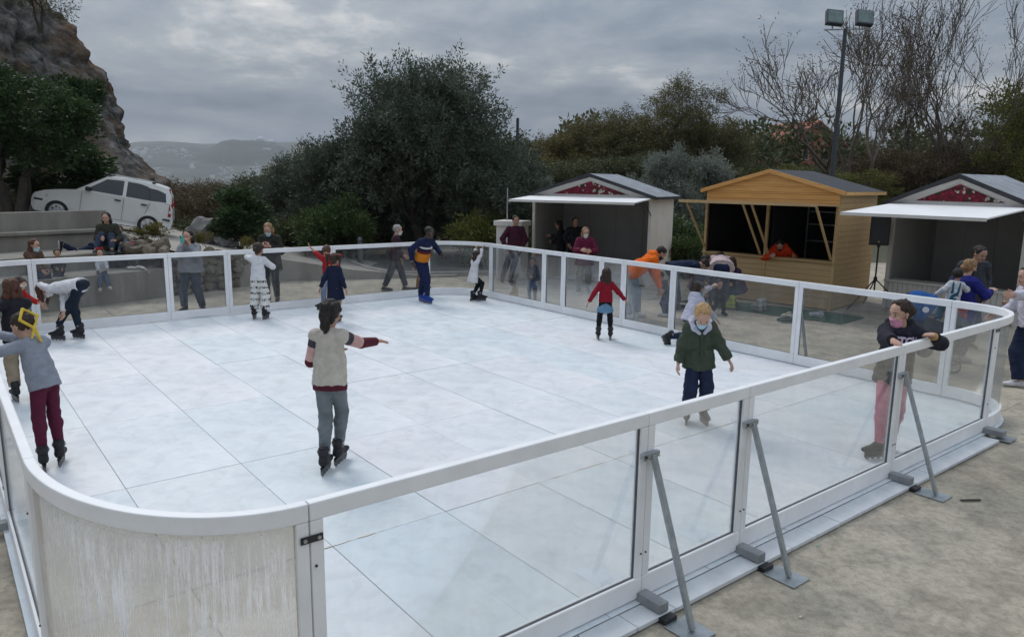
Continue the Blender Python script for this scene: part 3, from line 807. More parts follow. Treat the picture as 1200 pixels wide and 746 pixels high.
def curved_panel(k, label, pane):
    n = 28
    P = corner_pts(k, 0, n)
    c = P[n // 2]; t = empty('curved_rink_barrier', W(c[0], c[1]), YAW); tag(t, label, 'barrier panel', 'curved corner panels of the rink')
    L = [(p[0] - c[0], p[1] - c[1]) for p in P]
    dz = 0.012
    def cum(pts):
        s = [0.0]
        for a, b in zip(pts, pts[1:]): s.append(s[-1] + math.hypot(b[0] - a[0], b[1] - a[1]))
        return s
    S = cum(L); tot = S[-1]
    def at(s):
        s = min(max(s, 0), tot)
        for i in range(n):
            if s <= S[i + 1] + 1e-9:
                f = (s - S[i]) / (S[i + 1] - S[i]); return (L[i][0] + (L[i + 1][0] - L[i][0]) * f, L[i][1] + (L[i + 1][1] - L[i][1]) * f)
    seg = lambda a, b, m=32: [at(a + (b - a) * i / m) for i in range(m + 1)]
    sweep(MB(), seg(0.003, tot - 0.003), TH / 2, FH - TR, FH).build('top_rail', m_white, t, smooth=False, bevel=0.006)
    sweep(MB(), seg(0.003, tot - 0.003), TH / 2, dz, dz + BR).build('bottom_rail', m_white, t, bevel=0.006)
    sweep(MB(), seg(0.004, 0.06, 3), TH / 2 - 0.0015, dz + BR + .001, FH - TR - .001).build('stile', m_white, t, bevel=0.005)
    sweep(MB(), seg(tot - 0.06, tot - 0.004, 3), TH / 2 - 0.0015, dz + BR + .001, FH - TR - .001).build('stile', m_white, t, bevel=0.005)
    pts = seg(0.05, tot - 0.05, 36)
    o = sweep(MB(), pts, 0.003, dz + BR - 0.01, FH - TR + 0.01).build('pane', pane, t, smooth=True)
    me = o.data; uvl = me.uv_layers.new(name='UVMap'); ss = cum(pts)
    for p in me.polygons:
        for li in p.loop_indices:
            vi = me.loops[li].vertex_index; i = vi // 4
            uvl.data[li].uv = (ss[i] / ss[-1], (me.vertices[vi].co.z - BR) / (FH - TR - BR))
    return t
near = [0.07, 2.28, 3.335, 5.66, 7.84]
ordn = ['first', 'second', 'third', 'fourth', 'fifth', 'sixth', 'seventh', 'eighth']
for i in range(4):
    straight_panel((near[i], V0), (near[i + 1], V0), f'clear barrier panel of the near fence, {ordn[i]} right of the streaky curved corner')
right = [-2.95, -0.86, 1.5, 2.66, 3.24, 4.32, 4.92, 6.78]
for i in range(7):
    straight_panel((U1, right[i]), (U1, right[i + 1]), f'clear barrier panel of the right fence before the stalls, {ordn[i]} from the right corner', m_pane2)
far_ = [7.95, 5.6, 3.41, 2.33, 0.2]
for i in range(4):
    straight_panel((far_[i], V1), (far_[i + 1], V1), f'clear barrier panel of the far fence, {ordn[i]} counted from the rounded far corner', m_pane2)
left = [6.9, 4.2, 1.95, -0.27, -2.5]
for i in (0, 1, 2, 3):
    straight_panel((U0, left[i]), (U0, left[i + 1]), f'barrier panel of the left fence, {ordn[3 - i]} beyond the streaky curved corner')
curved_panel(0, 'curved corner panel with white vertical streaks, at bottom left', m_streak)
curved_panel(1, 'curved clear corner panel at the right end of the near fence', m_pane3)
curved_panel(2, 'curved clear corner panel farthest away, behind the skater in blue skates', m_pane3)
curved_panel(3, 'curved clear corner panel at far left beside the seating steps', m_pane3)
# hinge plates where the curved corner meets the straight run
def hinge(u, v, z, label):
    t = empty('hinge_plate', W(u, v, z), YAW); tag(t, label, 'hinge plate')
    MB().box((0, -TH / 2 - 0.004, 0), (0.105, 0.006, 0.034)).build('plate', m_dark, t, bevel=0.002)
    for x in (-0.033, 0.033): MB().lathe([(0.009, -0.004), (0.009, 0.003)], 10, (x, -TH / 2 - 0.009, 0), 'y').build('bolt', m_galv, t)
hinge(0.075, V0, 1.085, 'black bolted hinge plate beside the streaky curved corner')
hinge(7.835, V0, 1.14, 'black bolted hinge plate at the right end of the near fence')
# ------------------------------------------------------------------ braces
def brace(u, v, rz, label, full=True):
    t = empty('barrier_brace', W(u, v, 0), rz); tag(t, label, 'brace', 'galvanised braces of the barrier')
    MB().bar((0.02, -TH / 2 - 0.028, 0.985), (0.03, -0.42, GZ + 0.02), 0.040, 0.028).build('strut', m_galv, t, bevel=0.003)
    MB().box((0, -TH / 2 - 0.018, 0.985), (0.15, 0.034, 0.038)).build('bracket', m_galv, t, bevel=0.003)
    MB().lathe([(0.010, -0.004), (0.010, 0.004)], 8, (-0.055, -TH / 2 - 0.038, 0.985), 'y').build('bolt', m_dark, t)
    MB().box((0.03, -0.40, GZ + 0.006), (0.20, 0.24, 0.010)).build('foot_plate', m_galv, t, bevel=0.002)
    MB().box((0.0, -0.125, 0.028), (0.085, 0.19, 0.062)).build('block', m_block, t, bevel=0.004)
    MB().box((0.0, -0.235, GZ + 0.022), (0.11, 0.09, 0.03)).build('shim', m_dark, t)
for i, u in enumerate(near[1:4]):
    brace(u, V0, YAW, f'galvanised diagonal brace outside the near fence, {ordn[i]} from the left')
brace(U1, -0.86, YAW + math.pi / 2, 'galvanised brace behind the right fence, beside the green mat')
brace(U1, 2.66, YAW + math.pi / 2, 'galvanised brace behind the right fence, beside the man in orange')
brace(U0, -0.27, YAW - math.pi / 2, 'galvanised brace outside the left fence, nearest the camera')
brace(U0, 1.95, YAW - math.pi / 2, 'galvanised brace outside the left fence, second from the camera')
t = empty('corner_block', W(7.84, V0, 0), YAW); tag(t, 'grey block and plate under the right end of the near fence', 'block')
MB().box((0.0, -0.125, 0.028), (0.12, 0.19, 0.062)).build('block', m_block, t, bevel=0.004)
MB().box((0.03, -0.22, GZ + 0.018), (0.22, 0.16, 0.012)).build('foot_plate', m_galv, t, bevel=0.002)
# ------------------------------------------------------------------ market stalls
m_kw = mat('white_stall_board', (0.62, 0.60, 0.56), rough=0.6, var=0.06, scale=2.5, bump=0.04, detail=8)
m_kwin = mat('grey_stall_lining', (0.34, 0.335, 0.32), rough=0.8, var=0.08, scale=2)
m_awn = mat('white_awning', (0.82, 0.82, 0.82), rough=0.5, var=0.04, scale=2)
m_tarp = mat('grey_roof_felt', (0.22, 0.235, 0.26), rough=0.45, var=0.35, scale=3.0, bump=0.3, bscale=4, detail=8)
m_felt = mat('dark_roof_felt', (0.035, 0.039, 0.048), rough=0.85, var=0.2, scale=5, bump=0.15)
m_edge = mat('black_roof_edge', (0.02, 0.022, 0.026), rough=0.6, var=0.2)
m_pine = mat('varnished_pine', (0.50, 0.255, 0.075), rough=0.5, scale=2.2, col2=(0.62, 0.36, 0.125), stretch=(0.6, 8, 8), bump=0.06, bscale=20, detail=8)
m_pine2 = mat('pale_pine', (0.44, 0.29, 0.13), rough=0.6, scale=2.2, col2=(0.54, 0.38, 0.19), stretch=(0.6, 8, 8), bump=0.06, bscale=20, detail=8)
m_stallshade = mat('stall_shade_black', (0.012, 0.012, 0.014), rough=0.9, var=0.3, scale=2)  # near-black colour stands in for the shade inside the pine stall
def flower_mat():
    m = bpy.data.materials.new('printed_red_flowers'); m.use_nodes = True
    t = m.node_tree; b = t.nodes['Principled BSDF']; b.inputs['Roughness'].default_value = 0.8
    tcn = t.nodes.new('ShaderNodeTexCoord')
    vo = t.nodes.new('ShaderNodeTexVoronoi'); vo.inputs['Scale'].default_value = 17; t.links.new(tcn.outputs['Object'], vo.inputs['Vector'])
    sx = t.nodes.new('ShaderNodeSeparateColor'); t.links.new(vo.outputs['Color'], sx.inputs[0])
    rp = t.nodes.new('ShaderNodeValToRGB'); rp.color_ramp.interpolation = 'CONSTANT'; e = rp.color_ramp.elements
    e[0].position = 0; e[0].color = (0.26, 0.008, 0.03, 1); e[1].position = 0.45; e[1].color = (0.16, 0.004, 0.02, 1)
    q = e.new(0.70); q.color = (0.028, 0.035, 0.016, 1); q = e.new(0.80); q.color = (0.70, 0.62, 0.52, 1); q = e.new(0.93); q.color = (0.36, 0.015, 0.04, 1)
    t.links.new(sx.outputs[0], rp.inputs[0])
    r2 = t.nodes.new('ShaderNodeMapRange'); r2.inputs['From Min'].default_value = 0.03; r2.inputs['From Max'].default_value = 0.5; r2.inputs['To Min'].default_value = 1.15; r2.inputs['To Max'].default_value = 0.45
    t.links.new(vo.outputs['Distance'], r2.inputs['Value'])
    vm_ = t.nodes.new('ShaderNodeVectorMath'); vm_.operation = 'SCALE'; t.links.new(rp.outputs[0], vm_.inputs[0]); t.links.new(r2.outputs[0], vm_.inputs['Scale'])
    t.links.new(vm_.outputs[0], b.inputs['Base Color']); return m
m_flower = flower_mat()

def gable_tri(w, z0, z1, y, th):
    return MB().prism([(0, y, z0), (w, y, z0), (w / 2, y, z1)], (0, th, 0))
def roof_pair(t, w, d, ze, zp, over, m, thick=0.05, front=0.12, back=0.1, edge=m_edge):
    for s in (-1, 1):
        xe = w / 2 + s * (w / 2 + over); sl = (zp - ze) / (w / 2); zz = ze - over * sl
        P = [(xe, -front, zz + 0.02), (w / 2, -front, zp + 0.02), (w / 2, d + back, zp + 0.02), (xe, d + back, zz + 0.02)]
        MB().prism(P, (0, 0, thick)).build('roof_panel', m, t)
        MB().bar((xe, -front - 0.012, zz + 0.035), (w / 2, -front - 0.012, zp + 0.035), 0.024, 0.085).build('roof_edge', edge, t)
        MB().bar((xe + s * 0.012, -front, zz + 0.03), (xe + s * 0.012, d + back, zz + 0.03), 0.02, 0.07).build('roof_edge', edge, t)
def white_stall(loc, ang, w, d, ze, zp, hinge_z, awn_l, awn_dz, sill, label, side_out):
    t = empty('market_stall', (loc[0], loc[1], GZ), ang); tag(t, label, 'market stall', 'market stalls beyond the right fence')
    g = 0.0
    ze -= GZ; zp -= GZ; hinge_z -= GZ; sill -= GZ
    # side and back walls from upright boards
    nb_ = max(1, int(round(d / 0.52)))
    for x0, nm in ((0.0, 'side_panel'), (w - 0.04, 'side_panel')):
        for k in range(nb_):
            MB().b2((x0, d * k / nb_ + 0.003, g), (x0 + 0.04, d * (k + 1) / nb_ - 0.003, ze)).build(nm, m_kw, t)
    nw = int(round(w / 0.6))
    for k in range(nw):
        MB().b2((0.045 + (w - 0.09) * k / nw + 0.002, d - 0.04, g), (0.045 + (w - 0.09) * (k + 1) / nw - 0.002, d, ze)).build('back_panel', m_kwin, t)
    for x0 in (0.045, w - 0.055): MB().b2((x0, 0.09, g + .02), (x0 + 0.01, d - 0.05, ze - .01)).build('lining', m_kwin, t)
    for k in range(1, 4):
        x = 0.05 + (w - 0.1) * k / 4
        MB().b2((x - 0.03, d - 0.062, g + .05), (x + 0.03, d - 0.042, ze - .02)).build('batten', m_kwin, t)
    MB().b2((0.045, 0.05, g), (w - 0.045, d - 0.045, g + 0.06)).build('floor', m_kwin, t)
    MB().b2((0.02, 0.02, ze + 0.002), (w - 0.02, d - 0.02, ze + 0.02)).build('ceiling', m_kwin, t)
    for x0 in (-0.012, w - 0.068): MB().b2((x0, -0.02, g), (x0 + 0.08, 0.07, ze)).build('post', m_kw, t, bevel=0.005)
    MB().b2((0.07, -0.018, ze - 0.09), (w - 0.07, 0.05, ze)).build('lintel', m_kw, t, bevel=0.005)
    # gable: white frame and a flowered panel set into it
    gable_tri(w, ze, zp - 0.02, 0.0, 0.04).build('gable_board', m_kw, t)
    gable_tri(w, ze + 0.0, zp - 0.02, d - 0.04, 0.04).build('gable_board', m_kw, t)
    sl = (zp - ze) / (w / 2); ins = 0.30
    zt = zp - 0.02 - 0.12; wx = (zt - (ze + 0.05)) / sl
    MB().prism([(w / 2 - wx, -0.022, ze + 0.05), (w / 2 + wx, -0.022, ze + 0.05), (w / 2, -0.022, zt)], (0, 0.02, 0)).build('flower_panel', m_flower, t)
    for s in (-1, 1):
        MB().bar((w / 2 + s * w / 2, -0.03, ze + 0.0), (w / 2, -0.03, zp - 0.06), 0.03, 0.075).build('barge_board', m_kw, t)
    roof_pair(t, w, d, ze, zp, 0.16, m_tarp, front=0.14)
    # counter with upright boards below
    if sill > 0.2:
        n = int(w / 0.105)
        for k in range(n):
            x0 = 0.075 + (w - 0.15) * k / n
            MB().b2((x0 + 0.004, -0.004, g + .03), (x0 + (w - 0.15) / n - 0.004, 0.03, sill - 0.055)).build('board', m_kw, t)
        MB().b2((0.07, 0.032, g + 0.02), (w - 0.07, 0.05, sill - 0.06)).build('counter_back', m_kwin, t)
        MB().b2((-0.02, -0.05, sill - 0.05), (w + 0.02, 0.38, sill)).build('counter', m_kw, t, bevel=0.006)
    # raised flap
    a = MB(); P0 = Vector((-0.02, -0.03, hinge_z)); tip = Vector((-0.02, -awn_l, hinge_z + awn_dz))
    a.prism([P0, P0 + Vector((w + 0.04, 0, 0)), tip + Vector((w + 0.04, 0, 0)), tip], (0, 0, 0.03)); a.build('flap', m_awn, t, bevel=0.004)
    b_ = MB(); b_.bar(tip + Vector((0, -0.012, 0.0)), tip + Vector((w + 0.04, -0.012, 0.0)), 0.024, 0.06); b_.build('flap_edge', m_kw, t)
    for x in (0.0, w):
        MB().tube([(x, -0.03, hinge_z - 0.42), (x, -0.62, hinge_z + awn_dz * 0.5 - 0.01)], 0.012, 8).build('gas_strut', m_dark, t)
    return t
A1 = Vector((3.58, 19.5)); th = 0.5; w1 = 3.45
L1 = A1 - Vector((math.cos(th), -math.sin(th))) * w1
white_stall((L1.x, L1.y), -th, w1, 1.95, 2.27, 2.80, 2.23, 1.38, -0.09, 0.55, 'white market stall farthest left with open flap and red flowered gable', 1)
d3 = math.atan2(-RB.y, -RB.x)
d3 = math.atan2(-0.786, 0.618)
white_stall((8.32, 16.5), d3, 2.62, 2.2, 2.30, 2.84, 2.25, 2.15, -0.16, 0.62, 'white market stall at right edge with wide flap and boarded counter', 1)
# pine stall
def pine_stall():
    a, b = Vector((4.69, 18.3)), Vector((6.93, 16.0)); w = (b - a).length; d = 2.08; g = 0.0
    t = empty('market_stall', (a.x, a.y, GZ), math.atan2(b.y - a.y, b.x - a.x)); tag(t, 'orange pine market stall between the two white stalls', 'market stall', 'market stalls beyond the right fence')
    ze, zp, sill, top = 2.53, 2.96, 1.07, 2.22
    ph = 0.121
    def planks(x0, x1, y0, y1, z0, z1, m, horizontal_axis='x', name='plank'):
        z = z0; k = 0
        while z < z1 - 0.02:
            h = min(ph, z1 - z)
            MB().b2((x0, y0, z + 0.002), (x1, y1, z + h - 0.002)).build(name, m, t, bevel=0.004, seg=1); z += ph; k += 1
    planks(0.06, w / 2 - 0.03, 0.0, 0.028, 0.02, sill - 0.03, m_pine2); planks(w / 2 + 0.03, w - 0.06, 0.0, 0.028, 0.02, sill - 0.03, m_pine2)
    planks(0.0, w, -0.006, 0.022, top + 0.03, ze, m_pine)
    z = ze
    sl = (zp - ze) / (w / 2)
    while z < zp - 0.02:
        h = min(ph, zp - z); x0 = (z - ze) / sl; x1 = (z + h - ze) / sl
        MB().prism([(x0, -0.006, z + 0.002), (w - x0, -0.006, z + 0.002), (w - min(x1, w / 2 - .005), -0.006, z + h - 0.002), (min(x1, w / 2 - .005), -0.006, z + h - 0.002)], (0, 0.028, 0)).build('plank', m_pine, t); z += ph
    for x0 in (0.0, w - 0.028): planks(x0, x0 + 0.028, 0.05, d, 0.02, ze, m_pine2)
    planks(0.03, w - 0.03, d - 0.028, d, 0.02, ze, m_pine2)
    for x0 in (-0.005, w / 2 - 0.03, w - 0.055): MB().b2((x0, -0.022, g), (x0 + 0.06, 0.045, top + 0.03)).build('post', m_pine2, t, bevel=0.004)
    MB().b2((-0.01, -0.07, sill - 0.028), (w + 0.01, 0.30, sill)).build('counter', m_pine2, t, bevel=0.004)
    MB().b2((0.035, d - 0.05, 0.05), (w - 0.035, d - 0.032, ze - .02)).build('shade_sheet', m_stallshade, t)  # added black sheets at back, sides and middle imitate the dark interior
    for x0 in (0.032, w - 0.045): MB().b2((x0, 0.08, 0.05), (x0 + 0.012, d - 0.06, ze - .02)).build('shade_sheet', m_stallshade, t)
    MB().b2((0.03, 0.06, ze - 0.05), (w - 0.03, d - 0.04, ze - 0.03)).build('ceiling', m_stallshade, t)  # ceiling and floor carry the same painted shade
    MB().b2((0.03, 0.06, 0.03), (w - 0.03, d - 0.04, 0.06)).build('floor', m_stallshade, t)
    MB().b2((w / 2 - 0.01, 0.3, 0.06), (w / 2 + 0.01, d - 0.06, ze - 0.06)).build('shade_sheet', m_stallshade, t)
    for z in (1.35, 1.75, 2.05): MB().b2((w / 2 + 0.15, d - 0.36, z), (w - 0.08, d - 0.06, z + 0.022)).build('shelf', m_galv, t)
    MB().b2((w / 2 + 0.15, d - 0.37, 0.3), (w / 2 + 0.18, d - 0.34, 2.2)).build('shelf_post', m_galv, t)
    roof_pair(t, w, d, ze, zp, 0.13, m_felt, front=0.06, edge=m_pine)
    # two raised flaps on diagonal props
    for x0, x1 in ((-0.03, w / 2 - 0.005), (w / 2 + 0.005, w + 0.03)):
        MB().prism([(x0, -0.03, 2.25), (x1, -0.03, 2.25), (x1, -1.14, 2.29), (x0, -1.14, 2.29)], (0, 0, 0.025)).build('flap', m_pine2, t)
        MB().b2((x0, -1.165, 2.265), (x1, -1.141, 2.33)).build('flap_edge', m_pine2, t)
        for x in (x0 + 0.10, x1 - 0.10): MB().bar((x, -0.03, sill + 0.05), (x, -0.98, 2.275), 0.045, 0.03).build('prop', m_pine2, t)
pine_stall()

# white cabinet beside the first stall
def cabinet():
    t = empty('white_cabinet', (-0.02, 20.75, GZ), -0.4); tag(t, 'white waist-high cabinet with a cap, left of the first stall', 'cabinet')
    MB().b2((-0.36, -0.3, 0), (0.36, 0.3, 1.48)).build('body', m_kw, t, bevel=0.008)
    MB().b2((-0.42, -0.36, 1.482), (0.42, 0.36, 1.62)).build('cap', m_kw, t, bevel=0.012)
    MB().b2((-0.30, -0.312, 0.12), (0.30, -0.302, 1.38)).build('door', m_kw, t, bevel=0.003)
    MB().tube([(-0.25, 0.2, 1.62), (-0.25, 0.2, 2.5)], 0.02, 8).build('pipe', m_galv, t)
cabinet()

# loudspeaker and its tripod
def speaker():
    t = empty('speaker_stand', (8.02, 16.35, GZ), 0.0); tag(t, 'black tripod stand carrying the loudspeaker beside the right stall', 'speaker stand')
    MB().tube([(0, 0, 0.28), (0, 0, 1.42)], 0.018, 10).build('pole', m_dark, t)
    MB().lathe([(0.03, 0.62), (0.04, 0.64), (0.04, 0.70), (0.03, 0.72)], 12).build('collar', m_dark, t)
    for k in range(3):
        a = R(200 + 120 * k); c, s = math.cos(a), math.sin(a)
        MB().tube([(0.02 * c, 0.02 * s, 0.66), (0.72 * c, 0.72 * s, 0.02)], 0.014, 8).build('leg', m_dark, t)
        MB().tube([(0, 0, 0.32), (0.37 * c, 0.37 * s, 0.34)], 0.009, 6).build('brace', m_dark, t)
    s_ = empty('loudspeaker', (8.02, 16.35, GZ + 1.425), R(-28)); tag(s_, 'black loudspeaker box mounted on the tripod stand', 'loudspeaker')
    body = MB(); body.prism([(-0.20, -0.16, 0), (0.20, -0.16, 0), (0.15, 0.17, 0), (-0.15, 0.17, 0)], (0, 0, 0.64)); body.build('cabinet', m_dark, s_, bevel=0.02, seg=3)
    MB().b2((-0.175, -0.178, 0.03), (0.175, -0.163, 0.61)).build('grille', mat('speaker_grille', (0.03, 0.03, 0.033), rough=0.4, var=0.2, scale=120, metal=0.3), s_, bevel=0.008)
    MB().lathe([(0.018, -0.003), (0.018, 0.003)], 12, (0.0, -0.182, 0.08), 'y').build('badge', mat('brass_badge', (0.45, 0.38, 0.10), rough=0.4, metal=0.6), s_)
    MB().lathe([(0.035, -0.05), (0.035, 0.02)], 12, (0, 0, -0.0)).build('socket', m_dark, s_)
speaker()

# side shelf on the white stall and the floodlight mast
def floodlight():
    Y = 31.0; X = (966 - 600) / FPX * Y * 1.0
    t = empty('floodlight_mast', (X, Y, ground_z(X, Y))); tag(t, 'tall dark floodlight mast behind the pine stall', 'floodlight mast')
    top = 8.72; g = ground_z(X, Y)
    MB().tube([(0, 0, -0.2), (0, 0, 3.0), (0, 0, top - g)], [0.11, 0.10, 0.075], 12).build('mast', mat('mast_paint', (0.045, 0.052, 0.062), rough=0.5), t, smooth=False)
    h = top - g
    MB().bar((-0.85, 0, h - 0.05), (0.95, 0, h + 0.0), 0.05, 0.05).build('cross_bar', m_galv, t)
    for s in (-1, 1): MB().tube([(0, 0, h - 0.55), (s * 0.8, 0, h - 0.05)], 0.018, 6).build('stay', m_galv, t)
    for x in (-0.52, 0.66):
        hd = MB(); rot = Matrix.Rotation(R(-22), 3, 'X') @ Matrix.Rotation(R(6), 3, 'Y')
        hd.box((x, -0.1, h + 0.38), (0.66, 0.22, 0.62), rot); lamp = hd.build('lamp_housing', mat('mast_paint', (0, 0, 0)), t, bevel=0.03)
        g_ = MB(); g_.box(Vector((x, -0.1, h + 0.38)) + rot @ Vector((0, -0.115, 0)), (0.56, 0.012, 0.52), rot); g_.build('lens', mat('floodlight_glass', (0.10, 0.155, 0.155), rough=0.12, var=0.3, scale=6), lamp)
        MB().tube([(x, 0, h), (x, 0.02, h + 0.15)], 0.03, 6).build('yoke', m_galv, t)
floodlight()
MB0 = MB().tube([(0.12, 30.5, -0.6), (0.12, 30.5, 5.1)], [0.09, 0.06], 10).build('utility_pole', mat('mast_paint', (0, 0, 0))); tag(MB0, 'thin dark pole rising behind the right side of the olive tree', 'pole')

# green mat with shoes and skates
m_mat = mat('green_turf_mat', (0.03, 0.085, 0.05), rough=0.95, var=0.3, scale=40, bump=0.6, bscale=150)
mp = [(6.50, 14.42), (7.32, 15.2), (6.9, 15.75), (5.3, 17.0), (4.5, 17.6), (3.9, 17.0), (4.4, 16.5), (5.3, 15.5)]
o = MB().prism([(p[0], p[1], GZ + 0.004) for p in mp], (0, 0, 0.012)).build('green_mat', m_mat); tag(o, 'green turf mat lying on the plaza before the pine stall', 'mat')

# bollard
t = empty('bollard', (-4.85, 23.6, GZ)); tag(t, 'grey bollard standing on the dirt strip beyond the far fence', 'bollard')
MB().lathe([(0.075, 0), (0.075, 0.72), (0.07, 0.74)], 14).build('post', mat('bollard_grey', (0.10, 0.10, 0.105), rough=0.6), t)
MB().lathe([(0.05, 0.74), (0.085, 0.77), (0.085, 0.82), (0.06, 0.87), (0.0, 0.89)], 14).build('cap', mat('bollard_grey', (0, 0, 0)), t, smooth=True)

# things dropped on the plaza
o = MB().bar(W(5.75, -4.42, GZ + 0.012), W(5.90, -4.52, GZ + 0.012), 0.022, 0.008).build('rubber_strip', m_dark); tag(o, 'short black rubber strip lying on the concrete outside the near fence', 'strip')
random.seed(21)
for k, (u, v, c) in enumerate(((3.95, -4.12, (0.15, 0.45, 0.45)), (4.75, -5.0, (0.6, 0.6, 0.58)), (3.0, -4.55, (0.55, 0.55, 0.5)), (6.6, -4.75, (0.2, 0.15, 0.1)))):
    p = W(u, v, GZ + 0.006)
    lab = ('tiny teal wrapper scrap beside the base tiles', 'tiny white paper scrap on the open concrete', 'pale grit crumb near the second brace', 'small brown leaf on the concrete at right')[k]
    o = MB().prism([(p.x + random.uniform(-.02, .02), p.y + random.uniform(-.02, .02), p.z) for _ in range(4)], (0.004, 0, 0.006)).build('litter_scrap', mat(f'litter_{k}', c)); tag(o, lab, 'litter')

# ------------------------------------------------------------------ parked car
def car():
    paint = mat('white_car_paint', (0.68, 0.68, 0.66), rough=0.22, var=0.03, scale=2, spec=0.6)
    black = mat('car_trim', (0.018, 0.018, 0.02), rough=0.5, var=0.2)
    glass = mat('car_glass', (0.012, 0.016, 0.02), rough=0.05, var=0.2, spec=0.8)
    tyre = mat('tyre_rubber', (0.018, 0.018, 0.019), rough=0.85, var=0.2)
    rim = mat('silver_wheel_cover', (0.45, 0.46, 0.47), rough=0.35, metal=0.6, var=0.1)
    red = mat('tail_lamp_red', (0.30, 0.012, 0.012), rough=0.2, var=0.15)
    lampg = mat('headlamp_clear', (0.55, 0.57, 0.58), rough=0.1, var=0.2)
    # local: x forward (front of car at +x), y to the car's left, z up, origin between the wheels
    slope = math.atan(0.190)
    t = empty('parked_car', (-11.98, 21.95, 1.17), 0); tag(t, 'small white hatchback parked on the sloping road above the steps', 'car')
    t.rotation_euler = (0, -slope, R(202))
    # forward is world -X after the half turn; nose up the slope
    WB = 2.30; xr, xf = -WB / 2, WB / 2; rw = 0.29; wy = 0.69
    def arch(cx, n=9, r=0.345, z0=0.21):
        return [(cx + r * math.cos(math.pi * (1 - i / (n - 1))) * -1, z0 + 0.08 + r * math.sin(math.pi * i / (n - 1)) * 1.0) for i in range(n)]
    low = [(-1.74, 0.30), (-1.70, 0.22)]
    ar = arch(xr); ar = sorted(ar, key=lambda p: p[0]); low += [(xr - 0.36, 0.20)] + ar + [(xr + 0.36, 0.19)]
    af = sorted(arch(xf), key=lambda p: p[0]); low += [(xf - 0.36, 0.19)] + af + [(xf + 0.36, 0.20)]
    low += [(1.72, 0.22), (1.79, 0.34), (1.80, 0.52), (1.78, 0.62), (1.72, 0.70), (1.50, 0.80), (1.15, 0.885), (0.80, 0.935), (0.3, 0.955), (-0.5, 0.965), (-1.2, 0.975), (-1.66, 0.985), (-1.73, 0.86), (-1.755, 0.62), (-1.78, 0.5)]
    hw = 0.785
    bm = bmesh.new(); rows = []
    def widthf(x, z):
        f = 1.0
        if x > 1.25: f -= 0.16 * ((x - 1.25) / 0.55) ** 1.6
        if x < -1.35: f -= 0.07 * ((-1.35 - x) / 0.45) ** 1.6
        if z > 0.70: f -= 0.05 * (z - 0.70) / 0.28
        if z < 0.32: f -= 0.035 * (0.32 - z) / 0.12
        return f
    vsL = [bm.verts.new((x, hw * widthf(x, z), z)) for x, z in low]; vsR = [bm.verts.new((x, -hw * widthf(x, z), z)) for x, z in low]
    n = len(low)
    fL = bm.faces.new(vsL); fR = bm.faces.new(list(reversed(vsR)))
    for i in range(n):
        j = (i + 1) % n; bm.faces.new((vsL[j], vsL[i], vsR[i], vsR[j]))
    bmesh.ops.triangulate(bm, faces=[fL, fR]); bmesh.ops.recalc_face_normals(bm, faces=bm.faces)
    me = bpy.data.meshes.new('body'); bm.to_mesh(me); bm.free(); me.materials.append(paint)
    o = link('body', me, t); add_bevel(o, 0.035, 3, 50)
    # cabin
    cab = [(0.80, 0.93), (0.06, 1.45), (-0.10, 1.495), (-0.65, 1.525), (-1.2, 1.505), (-1.54, 1.45), (-1.67, 1.20), (-1.70, 0.96)]
    bm = bmesh.new()
    def cw(z): return 0.748 - 0.16 * (z - 0.93) / 0.58
    a = [bm.verts.new((x, cw(z), z)) for x, z in cab]; b_ = [bm.verts.new((x, -cw(z), z)) for x, z in cab]
    bm.faces.new(a); bm.faces.new(list(reversed(b_)))
    for i in range(len(cab)):
        j = (i + 1) % len(cab); bm.faces.new((a[j], a[i], b_[i], b_[j]))
    bmesh.ops.recalc_face_normals(bm, faces=bm.faces); me = bpy.data.meshes.new('cabin'); bm.to_mesh(me); bm.free(); me.materials.append(paint)
    o = link('cabin', me, t); add_bevel(o, 0.045, 3, 25)
    def side_poly(name, pts, m, s, off, th=0.012, par=t, wf=cw):
        P = [(x, s * (wf(z) + off), z) for x, z in pts]
        return MB().prism(P, (0, s * -th, 0)).build(name, m, par)
    for s in (1, -1):
        side_poly('window', [(0.54, 1.00), (0.03, 1.39), (-0.40, 1.425), (-0.40, 1.00)], glass, s, 0.006)
        side_poly('window', [(-0.49, 1.00), (-0.49, 1.425), (-0.80, 1.425), (-1.03, 1.38), (-1.12, 1.00)], glass, s, 0.006)
        side_poly('window', [(-1.14, 1.00), (-1.045, 1.355), (-1.30, 1.335), (-1.50, 1.27), (-1.545, 1.02)], glass, s, 0.005)
        side_poly('pillar', [(-1.115, 1.00), (-1.025, 1.36), (-1.05, 1.36), (-1.145, 1.00)], black, s, 0.009)
        bw = lambda z: hw * widthf(0, z)
        for x in (0.60, -0.45, -1.03):
            pts = [(x, 0.30), (x + 0.008, 0.30), (x + 0.008, 0.93), (x, 0.93)]
            if x < -1: pts = [(x + 0.0, 0.60), (x + 0.008, 0.60), (x - 0.09, 0.93), (x - 0.10, 0.93)]
            side_poly('door_gap', pts, black, s, 0.0015, 0.006, wf=bw)
        side_poly('door_gap', [(0.63, 0.30), (0.63, 0.308), (-0.85, 0.308), (-0.85, 0.30)], black, s, 0.0015, 0.006, wf=bw)
        for x in (-0.30, -0.98): MB().b2((x - 0.08, s * (bw(0.86) - 0.012), 0.835), (x + 0.08, s * (bw(0.86) + 0.022), 0.875)).build('door_handle', black, t, bevel=0.01)
        MB().b2((0.52, s * 0.74, 0.98), (0.37, s * 0.90, 1.10)).build('mirror', black, t, bevel=0.03)
        # bumper strips
        MB().b2((1.52, s * 0.66, 0.50), (1.73, s * 0.715, 0.555)).build('bumper_strip', black, t, bevel=0.01)
        MB().b2((-1.70, s * 0.70, 0.50), (-1.50, s * 0.765, 0.55)).build('bumper_strip', black, t, bevel=0.01)
